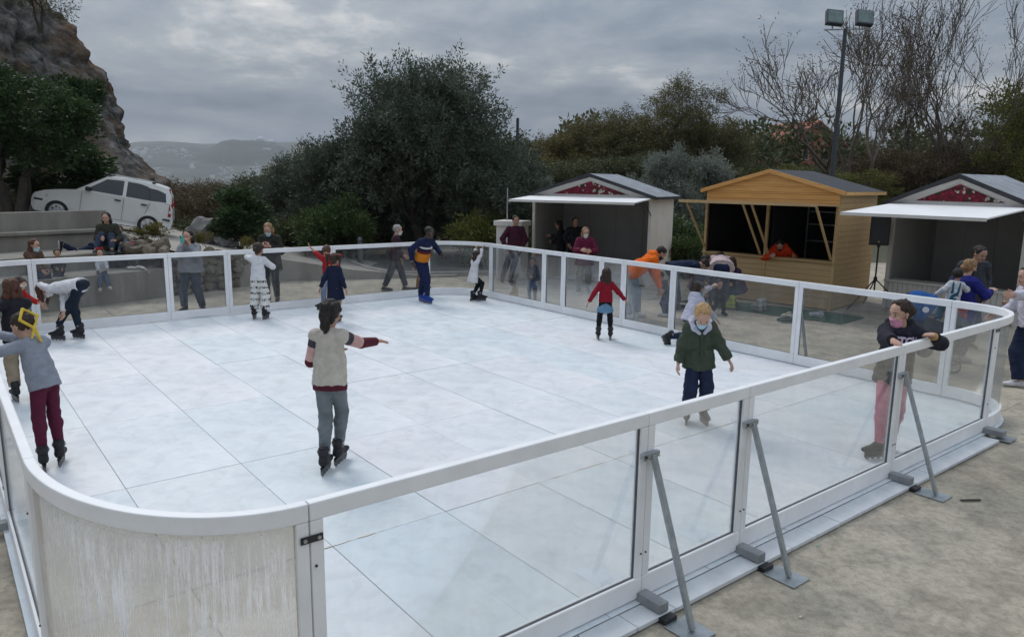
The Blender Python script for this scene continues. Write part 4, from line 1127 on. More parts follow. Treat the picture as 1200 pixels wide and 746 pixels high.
        # lamps
        MB().prism([(1.40, s * 0.745, 0.64), (1.69, s * 0.665, 0.62), (1.68, s * 0.64, 0.715), (1.42, s * 0.725, 0.80)], (0.02, s * -0.1, 0)).build('headlight', lampg, t, bevel=0.012)
        MB().prism([(-1.52, s * 0.62, 1.38), (-1.60, s * 0.585, 1.38), (-1.735, s * 0.70, 0.98), (-1.735, s * 0.715, 0.62), (-1.63, s * 0.755, 0.62), (-1.63, s * 0.72, 0.98)], (0, s * -0.07, 0)).build('tail_light', red, t, bevel=0.01)
        MB().prism([(-1.640, s * 0.752, 0.72), (-1.738, s * 0.72, 0.72), (-1.738, s * 0.716, 0.80), (-1.640, s * 0.748, 0.80)], (0, s * 0.006, 0)).build('lamp_lens', lampg, t)
        MB().bar((0.02, s * 0.555, 1.535), (-1.15, s * 0.545, 1.53), 0.02, 0.018).build('roof_rail', paint, t)
        for x in (0.0, -1.15): MB().b2((x - 0.045, s * 0.53, 1.495), (x + 0.045, s * 0.60, 1.55)).build('rail_foot', black, t, bevel=0.008)
        # wheel wells and wheels
        for cx in (xr, xf):
            MB().lathe([(0.335, -0.11), (0.335, 0.11)], 24, (cx, s * (hw - 0.215), rw), 'y').build('wheel_well', black, t)
            w_ = empty('wheel', (cx, s * (hw - 0.085), rw), 0, t)
            MB().lathe([(0.20, -0.085), (0.275, -0.085), (0.29, -0.06), (0.29, 0.06), (0.275, 0.085), (0.20, 0.085), (0.20, -0.085)], 32, axis='y', caps=False).build('tyre', tyre, w_, smooth=False)
            MB().lathe([(0.02, 0.0), (0.20, -0.0), (0.205, 0.07 * s), (0.19, 0.078 * s), (0.18, 0.05 * s), (0.03, 0.055 * s)] if s > 0 else [(0.03, -0.055), (0.18, -0.05), (0.19, -0.078), (0.205, -0.07), (0.20, 0.0), (0.02, 0.0)], 24, axis='y').build('rim', rim, w_)
            for k in range(7):
                a_ = 2 * math.pi * k / 7
                MB().bar((0.03 * math.cos(a_), s * 0.07, 0.03 * math.sin(a_)), (0.185 * math.cos(a_), s * 0.066, 0.185 * math.sin(a_)), 0.045, 0.02, up=(0, 1, 0)).build('spoke', rim, w_)
                a2 = a_ + math.pi / 7
                MB().lathe([(0.028, -0.004), (0.028, 0.004)], 10, (0.12 * math.cos(a2), s * 0.056, 0.12 * math.sin(a2)), 'y').build('cover_hole', black, w_)
    MB().prism([(0.725, -0.62, 0.99), (0.725, 0.62, 0.99), (0.115, 0.53, 1.42), (0.115, -0.53, 1.42)], (0.012, 0, 0.012)).build('windscreen', glass, t)
    MB().prism([(-1.555, -0.52, 1.41), (-1.555, 0.52, 1.41), (-1.675, 0.60, 1.06), (-1.675, -0.60, 1.06)], (-0.012, 0, 0.004)).build('rear_window', glass, t)
    MB().b2((1.755, -0.55, 0.34), (1.806, 0.55, 0.46)).build('grille', black, t, bevel=0.01)
    MB().b2((-1.775, -0.62, 0.47), (-1.79, 0.62, 0.53)).build('bumper_strip', black, t, bevel=0.005)
    MB().b2((-1.5, -0.6, 0.16), (1.5, 0.6, 0.24)).build('underbody', black, t)
car()

# ------------------------------------------------------------------ pushchair
def stroller():
    t = empty('pushchair', (6.28, 11.1, GZ), R(60)); tag(t, 'blue hooded pushchair behind the right fence', 'pushchair')
    blue = cloth('pushchair_blue', (0.012, 0.075, 0.24)); darkf = cloth('pushchair_dark', (0.03, 0.035, 0.05))
    s = Sdf(0.018, 0.03)
    s.cone((0, 0.02, 0.86), (0, 0.14, 0.90), 0.255, 0.25, flat=(1, 0, 0), f=0.95).cut((0, -0.02, 0.80), (0, -0.85, -0.55))
    link('hood', s.mesh('hood', [blue]), t)
    s = Sdf(0.018, 0.03); s.cone((0, 0.20, 0.70), (0, -0.30, 0.55), 0.20, 0.19, flat=(0, 0.3, 1), f=0.55).cone((0, 0.22, 0.62), (0, 0.27, 0.98), 0.17, 0.14, flat=(0, 1, 0), f=0.5)
    link('seat', s.mesh('seat', [darkf]), t)
    MB().lathe([(0.035, 0.0), (0.045, 0.0), (0.045, 0.004), (0.035, 0.004)], 20, (-0.244, 0.02, 0.90), 'x').build('emblem', mat('white_print', (0.75, 0.78, 0.8), var=0.02), t)
    for sx in (-1, 1):
        MB().tube([(sx * 0.24, 0.5, 1.02), (sx * 0.25, 0.25, 0.75), (sx * 0.25, -0.42, 0.14)], 0.013, 8).build('frame_tube', m_galv, t)
        MB().tube([(sx * 0.25, 0.25, 0.72), (sx * 0.26, 0.36, 0.15)], 0.013, 8).build('frame_tube', m_galv, t)
        for y, r in ((0.38, 0.14), (-0.42, 0.10)):
            w_ = empty('wheel', (sx * 0.28, y, r), 0, t)
            MB().lathe([(r * .8, -0.018), (r, -0.014), (r, 0.014), (r * .8, 0.018), (r * .8, -0.018)], 20, axis='x', caps=False).build('tyre', m_dark, w_)
            MB().lathe([(0.02, -0.02), (0.02, 0.02)], 10, axis='x').build('hub', m_galv, w_)
            for k in range(5):
                a = 2 * math.pi * k / 5; MB().bar((0, 0, 0), (0, r * .85 * math.cos(a), r * .85 * math.sin(a)), 0.02, 0.016, up=(1, 0, 0)).build('spoke', m_galv, w_)
    MB().tube([(-0.24, 0.5, 1.02), (0.24, 0.5, 1.02)], 0.016, 8).build('handle', m_dark, t)
    s = Sdf(0.018, 0.03); s.cone((-0.14, -0.02, 0.28), (0.14, -0.02, 0.28), 0.12, 0.12); link('basket', s.mesh('basket', [darkf]), t)
    s = Sdf(0.016, 0.03); s.cone((-0.04, 0, 0), (0.10, 0.02, 0.01), 0.10, 0.085, flat=(0, 0, 1), f=0.75).cone((0.05, 0, -0.06), (0.1, 0, -0.12), 0.05, 0.04)
    o = link('red_bag', s.mesh('red_bag', [cloth('bag_red', (0.35, 0.02, 0.025))]), None, (6.72, 11.05, 0.86)); tag(o, 'small red bag hanging at the pushchair handle', 'bag')
stroller()
# ------------------------------------------------------------------ vegetation
def leaf_mat(name, c1, c2, rough=0.55, trans=0.25):
    m = bpy.data.materials.new(name); m.use_nodes = True
    t = m.node_tree; b = t.nodes['Principled BSDF']; b.inputs['Roughness'].default_value = rough; b.inputs['Specular IOR Level'].default_value = 0.25
    g = t.nodes.new('ShaderNodeNewGeometry'); tcn = t.nodes.new('ShaderNodeTexCoord')
    nz = t.nodes.new('ShaderNodeTexNoise'); nz.inputs['Scale'].default_value = 0.55; nz.inputs['Detail'].default_value = 3; t.links.new(tcn.outputs['Object'], nz.inputs['Vector'])
    mm = t.nodes.new('ShaderNodeMath'); mm.operation = 'MULTIPLY_ADD'; t.links.new(g.outputs['Random Per Island'], mm.inputs[0]); mm.inputs[1].default_value = 0.45
    m2 = t.nodes.new('ShaderNodeMath'); m2.operation = 'MULTIPLY_ADD'; t.links.new(nz.outputs['Fac'], m2.inputs[0]); m2.inputs[1].default_value = 1.5; m2.inputs[2].default_value = -0.48
    t.links.new(m2.outputs[0], mm.inputs[2])
    rp = t.nodes.new('ShaderNodeValToRGB'); rp.color_ramp.elements[0].color = (*c1, 1); rp.color_ramp.elements[1].color = (*c2, 1)
    t.links.new(mm.outputs[0], rp.inputs[0]); t.links.new(rp.outputs[0], b.inputs['Base Color'])
    tr = t.nodes.new('ShaderNodeBsdfTranslucent'); t.links.new(rp.outputs[0], tr.inputs[0])
    ms = t.nodes.new('ShaderNodeMixShader'); ms.inputs[0].default_value = trans
    out = t.nodes['Material Output']; t.links.new(b.outputs[0], ms.inputs[1]); t.links.new(tr.outputs[0], ms.inputs[2]); t.links.new(ms.outputs[0], out.inputs['Surface'])
    return m
LM = dict(
    olive=leaf_mat('olive_leaf', (0.035, 0.053, 0.033), (0.131, 0.156, 0.112)),
    dark=leaf_mat('carob_leaf', (0.015, 0.033, 0.013), (0.062, 0.106, 0.033)),
    green=leaf_mat('bush_leaf', (0.030, 0.060, 0.020), (0.106, 0.150, 0.045)),
    mid=leaf_mat('wood_leaf', (0.037, 0.053, 0.022), (0.119, 0.125, 0.053)),
    gold=leaf_mat('autumn_leaf', (0.075, 0.073, 0.020), (0.206, 0.163, 0.050)),
    euc=leaf_mat('eucalyptus_leaf', (0.056, 0.062, 0.022), (0.169, 0.144, 0.053)),
    brown=leaf_mat('dry_leaf', (0.062, 0.045, 0.025), (0.150, 0.110, 0.062)),
    silver=leaf_mat('silver_leaf', (0.112, 0.131, 0.110), (0.269, 0.300, 0.256)),
    lime=leaf_mat('yellow_green_leaf', (0.075, 0.090, 0.020), (0.213, 0.206, 0.050)),
    twig=mat('grey_twig', (0.105, 0.085, 0.068), rough=0.9, var=0.25, scale=3),
    bark=mat('dark_bark', (0.060, 0.050, 0.040), rough=0.95, var=0.3, scale=6, bump=0.6, bscale=14, stretch=(3, 3, 0.6)),
    palebark=mat('pale_bark', (0.20, 0.165, 0.13), rough=0.9, var=0.3, scale=5, bump=0.4, bscale=12, stretch=(3, 3, 0.6)))
def unit(v): return v / np.maximum(np.linalg.norm(v, axis=-1, keepdims=True), 1e-9)
def leaves_np(rng, pts, dirs, per, spray, ll, lw, spread, droop=0.0):
    """A spray of leaves along each twig; returns verts and quads."""
    n = len(pts)
    P = np.repeat(pts, per, 0); D = np.repeat(dirs, per, 0)
    t = rng.random((n * per, 1)) ** 0.8
    rnd = unit(rng.normal(size=(n * per, 3)))
    base = P + D * t * spray + rnd * spread * (0.25 + 0.75 * rng.random((n * per, 1)))
    ld = unit(D * 0.55 + rnd * 0.9 + np.array([0, 0, -droop]))
    side = unit(np.cross(ld, unit(rng.normal(size=(n * per, 3)))))
    nn = np.cross(ld, side)
    L = ll * (0.6 + 0.8 * rng.random((n * per, 1))); Wd = lw * (0.6 + 0.8 * rng.random((n * per, 1)))
    v0 = base; v1 = base + ld * L * 0.5 + side * Wd * 0.5 + nn * L * 0.06; v2 = base + ld * L; v3 = base + ld * L * 0.5 - side * Wd * 0.5 + nn * L * 0.06
    V = np.stack([v0, v1, v2, v3], 1).reshape(-1, 3)
    F = np.arange(len(V)).reshape(-1, 4)
    return V, F
def limb(mb, a, b, r0, r1, rng, wob=0.12, n=6, seg=5, sag=0.0):
    a = np.array(a); b = np.array(b); L = np.linalg.norm(b - a)
    pts = []; off = rng.normal(size=3) * wob * L
    for i in range(seg + 1):
        t = i / seg; p = a + (b - a) * t + off * math.sin(math.pi * t) * 0.5 + rng.normal(size=3) * 0.02 * L * (0 < i < seg)
        p[2] += sag * L * math.sin(math.pi * t); pts.append(p)
    mb.tube(pts, [r0 + (r1 - r0) * i / seg for i in range(seg + 1)], n, caps=False); return pts
def tree_meshes(seed, height, rx, ry, cz0, trunk_h, trunk_r, leaf, per, nclump, nspray, ll, lw, spray, spread, up=0.5, droop=0.0, bark='bark', clump_r=0.30, fork=3, spikes=0.0, shell=0.55):
    """Returns (trunk mesh, crown mesh). Crown fills an uneven ellipsoid from cz0 to height."""
    rng = np.random.default_rng(seed)
    cen = np.array([0, 0, (cz0 + height) / 2]); hz_ = (height - cz0) / 2; rad = np.array([rx, ry, hz_])
    mb = MB()
    # clump centres: in the shell, pushed about so the outline is uneven
    d = unit(rng.normal(size=(nclump, 3))); rr = (shell + (1 - shell) * rng.random((nclump, 1))) * (0.78 + 0.3 * rng.random((nclump, 1)))
    C = cen + d * rr * rad * 0.86
    C[:, 2] = np.maximum(C[:, 2], cz0 + 0.05 * height)
    tops = []
    for k in range(fork):
        a = 2 * math.pi * (k + rng.random() * 0.6) / fork
        tp = np.array([math.cos(a) * trunk_r * 3 * (fork > 1), math.sin(a) * trunk_r * 3 * (fork > 1), trunk_h * (0.85 + 0.3 * rng.random())])
        limb(mb, (math.cos(a) * trunk_r * .5 * (fork > 1), math.sin(a) * trunk_r * .5 * (fork > 1), -0.3), tp, trunk_r, trunk_r * 0.72, rng, 0.10, 8, 5); tops.append(tp)
    cl_r = clump_r * (rx + ry + hz_) / 3
    allp, alld = [], []
    for i, c in enumerate(C):
        tp = tops[int(np.argmin([np.linalg.norm((c - q)[:2]) + 0.3 * rng.random() for q in tops]))]
        limb(mb, tp, c, trunk_r * 0.42, trunk_r * 0.10, rng, 0.16, 5, 5, 0.06)
        m = nspray // nclump
        q = unit(rng.normal(size=(m, 3))) * (rng.random((m, 1)) ** 0.45) * cl_r * (0.6 + 0.7 * rng.random())
        q[:, 2] *= 0.8
        pts = c + q
        out = unit(pts - cen + 1e-6) * 0.6 + unit(q) * 0.5 + np.array([0, 0, up]) + rng.normal(size=(m, 3)) * 0.25
        if spikes:
            sp = rng.random((m, 1)) < spikes
            top_ = (c[2] - cen[2]) / hz_ > 0.0
            if top_: out = np.where(sp, out * 0.4 + np.array([0, 0, 1.6]), out)
        allp.append(pts); alld.append(unit(out))
        for j in range(min(5, m)):
            limb(mb, c, pts[j], trunk_r * 0.09, trunk_r * 0.03, rng, 0.15, 4, 3)
    pts = np.concatenate(allp); dirs = np.concatenate(alld)
    V, F = leaves_np(rng, pts, dirs, per, spray, ll, lw, spread, droop)
    return mb.mesh('trunk', LM[bark], smooth=True), mesh_np('crown', V, F, [LM[leaf]])
def put_tree(name, label, me, loc, rz=0.0, s=(1, 1, 1), group=None, cat='tree'):
    t = empty(name, loc, rz); t.scale = s; tag(t, label, cat, group)
    link('trunk', me[0], t); link('crown', me[1], t)
    return t
def gx(px, Y): return (px - 600) / FPX * Y
# the big olive
Yo = 27.0
olive = tree_meshes(1, 7.3, 3.75, 3.2, 1.2, 1.5, 0.22, 'olive', 30, 95, 4600, 0.125, 0.042, 0.60, 0.14, up=0.6, fork=4, spikes=0.5, clump_r=0.32, shell=0.30)
put_tree('olive_tree', 'big grey-green olive tree with a spiky crown at the centre', olive, (gx(497, Yo), Yo, ground_z(gx(497, Yo), Yo)), 0.4)
ol2 = tree_meshes(2, 4.6, 2.3, 2.0, 0.5, 0.8, 0.14, 'olive', 28, 38, 1700, 0.12, 0.042, 0.55, 0.13, up=0.6, fork=3, spikes=0.5)
put_tree('olive_tree', 'lower olive tree leaning against the right side of the big olive', ol2, (gx(585, 26), 26, -0.3), 1.4, (0.9, 0.9, 0.86))
put_tree('olive_tree', 'low olive tree filling the left foot of the big olive', ol2, (gx(405, 27.5), 27.5, -0.6), 2.9, (0.95, 0.9, 1.0))
# carob in front of the cliff
car1 = tree_meshes(3, 5.2, 2.7, 2.2, 1.75, 1.5, 0.14, 'dark', 30, 30, 1300, 0.12, 0.062, 0.45, 0.16, up=0.3, fork=4, clump_r=0.30, shell=0.4)
put_tree('carob_tree', 'dark leafy tree standing before the cliff behind the concrete wall', car1, (-13.7, 20.6, 1.3), 0.7, (0.95, 0.95, 0.80))
put_tree('carob_tree', 'dark tree at the left edge in front of the cliff', car1, (-17.6, 22.0, 1.2), 2.5, (1.0, 1.0, 0.84))
sap = tree_meshes(4, 2.0, 0.8, 0.8, 0.3, 0.4, 0.05, 'dark', 30, 12, 260, 0.12, 0.06, 0.35, 0.12, up=0.4, fork=2)
put_tree('shrub', 'shrub sprouting from the cliff face on its right edge', sap, (-15.35, 27.0, 3.9), 0.5, (1, 1, 1), cat='shrub')
put_tree('shrub', 'wispy shrub on the cliff top against the sky', tree_meshes(5, 2.6, 1.3, 1.0, 0.2, 0.5, 0.05, 'mid', 14, 14, 240, 0.10, 0.035, 0.6, 0.2, up=0.3, fork=3), (-17.3, 28.5, 8.0), 1.0, (1, 1, 1), cat='shrub')
put_tree('shrub', 'dark shrub behind the front of the white car', sap, (-13.6, 22.6, 1.35), 1.2, (1.5, 1.4, 1.1), cat='shrub')
put_tree('shrub', 'dark shrub between the white car and the boulder', sap, (-8.15, 22.2, 0.75), 2.2, (1.1, 1.1, 0.75), cat='shrub')
# bushes behind the far fence
bush = tree_meshes(6, 2.3, 1.15, 1.1, 0.05, 0.4, 0.05, 'green', 28, 20, 620, 0.115, 0.042, 0.4, 0.12, up=0.5, fork=4, shell=0.5)
bush2 = tree_meshes(7, 2.0, 1.5, 1.2, 0.0, 0.3, 0.05, 'mid', 26, 20, 560, 0.11, 0.045, 0.4, 0.14, up=0.3, fork=4)
put_tree('bush', 'bright green rounded bush behind the girl in the navy dress', bush, (gx(393, 24.6), 24.6, -0.4), 0.2, (1, 1, 1.0), cat='bush')
put_tree('bush', 'yellow-green small bush behind the man in blue skates', tree_meshes(8, 1.7, 0.8, 0.7, 0.0, 0.3, 0.04, 'lime', 20, 10, 240, 0.11, 0.045, 0.4, 0.14, up=0.5, fork=3), (gx(553, 24), 24, -0.15), 0.9, (1, 1, 1), cat='bush')
put_tree('bush', 'trimmed green bush in the gap between the white and pine stalls', bush, (gx(803, 22.4), 22.4, -0.5), 2.0, (1.3, 1.2, 0.85), cat='bush')
put_tree('bush', 'dark green hedge bush right of the boulder', bush2, (gx(262, 25.5), 25.5, -0.9), 0.5, (1.25, 1.1, 1.0), cat='bush')
put_tree('bush', 'dark green hedge bush behind the woman with the teal phone', bush2, (gx(305, 26), 26, -0.9), 1.7, (1.3, 1.1, 1.05), cat='bush')
put_tree('bush', 'dark hedge bush behind the woman in the dark coat', bush2, (gx(345, 26.5), 26.5, -0.8), 2.6, (1.2, 1.1, 1.15), cat='bush')
put_tree('bush', 'low dark bush left of the first white stall', bush2, (gx(610, 24.5), 24.5, -0.3), 0.1, (0.9, 0.9, 0.95), cat='bush')
# silver shrubs behind the stalls
silv = tree_meshes(9, 3.4, 1.5, 1.3, 0.3, 0.6, 0.07, 'silver', 26, 22, 680, 0.12, 0.035, 0.55, 0.12, up=0.9, fork=4, spikes=0.5)
put_tree('shrub', 'silvery shrub behind the right slope of the first stall roof', silv, (gx(775, 29), 29, 0.2), 0.3, (1.0, 1, 1.0), cat='shrub')
put_tree('shrub', 'silvery shrub close behind the pine stall roof on its left', silv, (gx(815, 28), 28, 0.1), 1.9, (1.05, 1, 0.98), cat='shrub')
put_tree('shrub', 'small silvery shrub above the ridge of the first stall', silv, (gx(738, 31), 31, 0.2), 3.0, (0.7, .7, 0.72), cat='shrub')
put_tree('shrub', 'grey shrub at the left end of the first stall roof', silv, (gx(634, 29), 29, 0.0), 4.0, (0.55, .6, 0.80), cat='shrub')
# the wood behind the stalls
euc = tree_meshes(10, 9.2, 2.6, 2.4, 2.4, 3.4, 0.16, 'euc', 26, 34, 1500, 0.16, 0.045, 0.7, 0.22, up=-0.1, droop=0.7, fork=2, bark='palebark', clump_r=0.32, shell=0.35)
euc2 = tree_meshes(11, 8.0, 2.9, 2.6, 0.8, 2.2, 0.16, 'euc', 26, 34, 1500, 0.16, 0.05, 0.65, 0.24, up=0.2, droop=0.5, fork=3, clump_r=0.34)
gold = tree_meshes(12, 6.5, 2.8, 2.6, 0.4, 1.2, 0.14, 'gold', 26, 30, 1350, 0.15, 0.055, 0.55, 0.22, up=0.3, droop=0.3, fork=3, clump_r=0.34)
midt = tree_meshes(13, 6.5, 2.9, 2.6, 0.4, 1.2, 0.15, 'mid', 26, 30, 1350, 0.15, 0.055, 0.55, 0.22, up=0.3, fork=3, clump_r=0.34)
brown = tree_meshes(14, 5.5, 2.7, 2.5, 0.2, 1.0, 0.12, 'brown', 32, 34, 1500, 0.13, 0.045, 0.6, 0.22, up=0.5, fork=4, clump_r=0.34)
lime = tree_meshes(15, 6.0, 2.7, 2.5, 0.3, 1.0, 0.13, 'lime', 26, 28, 1250, 0.15, 0.055, 0.5, 0.2, up=0.4, fork=3, clump_r=0.34)
def wood(name, label, me, px, Y, s, rz, dz=0.0, grp='trees of the wood beyond the plaza'):
    x = gx(px, Y); s = s if isinstance(s, tuple) else (s, s, s)
    put_tree(name, label, me, (x, Y, ground_z(x, Y) + dz), rz, s, grp)
wood('tall_tree', 'tallest tree with pale trunk above the gap between two stalls', euc, 793, 46, (0.95, 0.95, 0.88), 0.3)
wood('tall_tree', 'broad olive-brown tree above the ridge of the first stall', euc2, 735, 45, (1.0, 1.0, 0.84), 1.2)
wood('tall_tree', 'rounded tree behind the left slope of the first stall', euc2, 695, 47, (0.9, 0.9, 0.80), 2.6)
wood('tall_tree', 'golden tree between the big olive and the first stall', gold, 650, 46, (0.95, 0.95, 0.78), 0.5)
wood('tall_tree', 'lower golden tree just right of the big olive', gold, 622, 42, (0.75, 0.8, 0.60), 3.5)
wood('tall_tree', 'dark tree right of the tallest tree behind the pine stall', euc2, 833, 48, (0.8, 0.8, 0.78), 4.0)
wood('tall_tree', 'low tree behind the peak of the pine stall', midt, 868, 45, (0.8, 0.8, 0.52), 0.9)
wood('tall_tree', 'low yellow-green tree behind the dark roof of the pine stall', lime, 918, 42, (1.0, 0.9, 0.46), 1.9)
wood('tall_tree', 'yellow-green tree at the foot of the floodlight mast', lime, 985, 37, (0.85, 0.8, 0.48), 3.1)
wood('tall_tree', 'dark green tree below the left bare tree', midt, 950, 40, (0.8, .8, 0.48), 5.0)
wood('tall_tree', 'brown thicket below the two bare trees', brown, 1050, 39, (1.1, 1.0, 0.62), 0.2)
wood('tall_tree', 'brown thicket below the right bare tree', brown, 1105, 40, (1.1, 1.0, 0.70), 1.7)
wood('tall_tree', 'brown thicket behind the roof of the right stall', brown, 1145, 38, (1.0, 1.0, 0.60), 2.9)
wood('tall_tree', 'brown scrub between the mast and the right stall', brown, 1015, 41, (1.0, 1.0, 0.60), 4.2)
wood('tall_tree', 'golden green tree at the right edge of the wood', lime, 1188, 38, (1.2, 1.15, 1.22), 0.8)
wood('tall_tree', 'second golden green tree beyond the right edge', lime, 1250, 42, (1.2, 1.1, 1.05), 2.2)
wood('tall_tree', 'dark pine-like tree showing above the golden green tree', midt, 1175, 52, (0.9, 0.9, 1.0), 1.0)
wood('tall_tree', 'dark tree filling the gap under the tallest tree', midt, 760, 40, (1.0, 1, 0.60), 2.0)
wood('tall_tree', 'dark tree filling the gap under the broad olive-brown tree', midt, 700, 40, (1.0, 1, 0.58), 3.3)
wood('tall_tree', 'dark tree filling the gap under the golden trees', midt, 655, 38, (1.0, 1, 0.55), 4.4)
wood('tall_tree', 'dark tree behind the left corner of the pine stall', midt, 825, 38, (1.0, 1, 0.52), 5.4)
# the wooded valley at left
vl = [('reddish brown tree rising behind the rear of the white car', brown, 215, 40, (1.15, 1.1, 0.80), 0.4), ('brown tree at the left end of the valley wood', brown, 180, 44, (1.1, 1.1, 0.86), 2.0),
      ('dull yellow-green tree right of the boulder', lime, 252, 42, (1.0, 1.0, 0.75), 3.6), ('green tree in the valley behind the hedge bushes', midt, 292, 36, (1.0, 1.0, 0.72), 0.9),
      ('green tree behind the woman in the dark coat', midt, 330, 35, (1.05, 1.0, 0.80), 2.1), ('golden tree below the left shoulder of the big olive', gold, 385, 41, (1.1, 1.0, 1.14), 1.1),
      ('yellowish tree left of the big olive crown', gold, 352, 43, (1.0, 1, 1.0), 2.3), ('yellow-green tree at the foot of the valley wood', lime, 305, 40, (1.0, 1.0, 0.78), 3.0),
      ('grey olive tree just left of the big olive', ol2, 372, 31, (1.1, 1, 1.0), 3.8), ('grey olive tree in the valley left of the green tree', ol2, 345, 33, (1.0, 1, 0.9), 5.0),
      ('brown tree far down the valley under the town', brown, 265, 60, (1.3, 1.2, 1.12), 1.3), ('dark tree far down the valley beside the cliff foot', midt, 190, 62, (1.3, 1.2, 1.1), 2.5),
      ('brown-green tree far down the valley below the domes', midt, 310, 62, (1.3, 1.2, 1.15), 3.7), ('golden brown tree far down the valley near the olive', gold, 350, 64, (1.3, 1.2, 1.4), 4.9),
      ('dull tree far down the valley in the middle', brown, 230, 66, (1.3, 1.2, 1.16), 0.1), ('dark tree behind the big olive on its left', midt, 420, 45, (1.2, 1.1, 1.25), 0.6),
      ('brown tree low behind the boulder', brown, 238, 33, (0.9, .9, 0.62), 5.2), ('brown tree low behind the white car roof', brown, 195, 36, (1.0, 1, 0.72), 1.1),
      ('dark tree behind the trunks of the big olive', midt, 480, 33, (1.1, 1.1, 0.72), 4.7), ('dark tree behind the right half of the big olive', midt, 545, 34, (1.1, 1.1, 0.75), 2.7)]
for lab, me, px, Y, s, rz in vl: wood('valley_tree', lab, me, px, Y, s, rz, -0.2, 'trees of the valley wood')
# far wood, one mass of crowns
rng = np.random.default_rng(77); fp, fd = [], []
for k in range(430):
    Y = 75 + 330 * rng.random() ** 1.3; px = rng.uniform(60, 470) if k % 3 else rng.uniform(560, 1300)
    x = gx(px, Y); z = ground_z(x, Y); h = rng.uniform(4, 7.5)
    m = 42; q = unit(rng.normal(size=(m, 3))) * (rng.random((m, 1)) ** 0.5) * np.array([3.0, 3.0, h * 0.5])
    fp.append(np.array([x, Y, z + h * 0.5]) + q); fd.append(unit(q + np.array([0, 0, 1.5])))
V, F = leaves_np(rng, np.concatenate(fp), np.concatenate(fd), 14, 0.8, 0.62, 0.34, 0.5)
o = link('far_wood', mesh_np('far_wood', V, F, [LM['mid']])); tag(o, 'far wood of dull green and brown crowns covering the valley', 'wood', kind='stuff')
# ------------------------------------------------------------------ bare trees
def bare_mesh(seed, height, spread_, r0, lean):
    rng = np.random.default_rng(seed); mb = MB(); tips = []; tdir = []
    def grow(p, d, L, r, lev):
        seg = 4; pts = [p]; q = p.copy(); dd = d.copy()
        for i in range(seg):
            dd = unit((dd + rng.normal(size=3) * 0.12 + np.array([0, 0, 0.06]))[None])[0]; q = q + dd * L / seg; pts.append(q.copy())
        r1 = r * 0.62
        mb.tube(pts, [max(0.011, r + (r1 - r) * i / seg) for i in range(seg + 1)], 6 if lev < 2 else (4 if lev < 4 else 3), caps=False)
        if lev >= 5 or r < 0.004:
            tips.append(q); tdir.append(dd); return
        n = (3 if lev < 3 else 3)
        for k in range(n):
            a = rng.uniform(0, 2 * math.pi); ax_ = unit(np.cross(dd, rng.normal(size=3))[None])[0]
            ang = rng.uniform(0.22, 0.62) * spread_
            nd = unit((dd * math.cos(ang) + ax_ * math.sin(ang))[None])[0]
            t0 = pts[-1] if k < 2 else pts[2 + int(rng.integers(0, 2))]
            grow(np.array(t0), nd, L * rng.uniform(0.62, 0.86), r1 * rng.uniform(0.7, 0.95), lev + 1)
    for k in range(3):
        a = 2 * math.pi * k / 3 + rng.random()
        grow(np.array([0.1 * math.cos(a), 0.1 * math.sin(a), -0.2]), unit(np.array([[math.cos(a) * 0.30 + lean, math.sin(a) * 0.28, 1.0]]))[0], height * 0.30, r0, 0)
    tw = mb.mesh('trunk', LM['twig'], smooth=True)
    V, F = leaves_np(rng, np.array(tips), np.array(tdir), 6, 0.30, 0.075, 0.028, 0.035)
    return tw, mesh_np('crown', V, F, [LM['brown']])
b1 = bare_mesh(5, 8.6, 1.0, 0.105, -0.05); b2_ = bare_mesh(9, 8.6, 0.92, 0.10, 0.06)
wood('bare_tree', 'tall bare tree with few dry leaves behind the floodlight mast', b1, 992, 37, (1.35, 1.35, 1.42), 0.5, 0, 'bare trees against the sky')
wood('bare_tree', 'tall bare tree right of the mast, above the right stall', b2_, 1108, 38, (1.2, 1.2, 1.42), 2.0, 0, 'bare trees against the sky')
wood('bare_tree', 'smaller bare tree between the two tall bare trees', b1, 1050, 42, (0.95, 0.95, 1.0), 3.6, 0, 'bare trees against the sky')
# weeds on the rubble
wd = tree_meshes(31, 0.5, 0.3, 0.3, 0.0, 0.1, 0.01, 'gold', 14, 5, 40, 0.07, 0.03, 0.15, 0.05, up=0.6, fork=2)
for k, (x, y, z, s, lab) in enumerate(((-8.3, 17.3, 1.02, 1.0, 'yellowish weed tuft on the rubble below the car'), (-7.3, 17.8, 0.85, 0.9, 'dry weed tuft at the right end of the rubble'), (-6.75, 19.0, 0.72, 0.8, 'dry weed beside the woman with the teal phone'), (-8.9, 17.6, 1.05, 0.7, 'small weed tuft under the rear wheel of the car'))):
    put_tree('weed', lab, wd, (x, y, z), k * 1.3, (s, s, s), cat='plant')

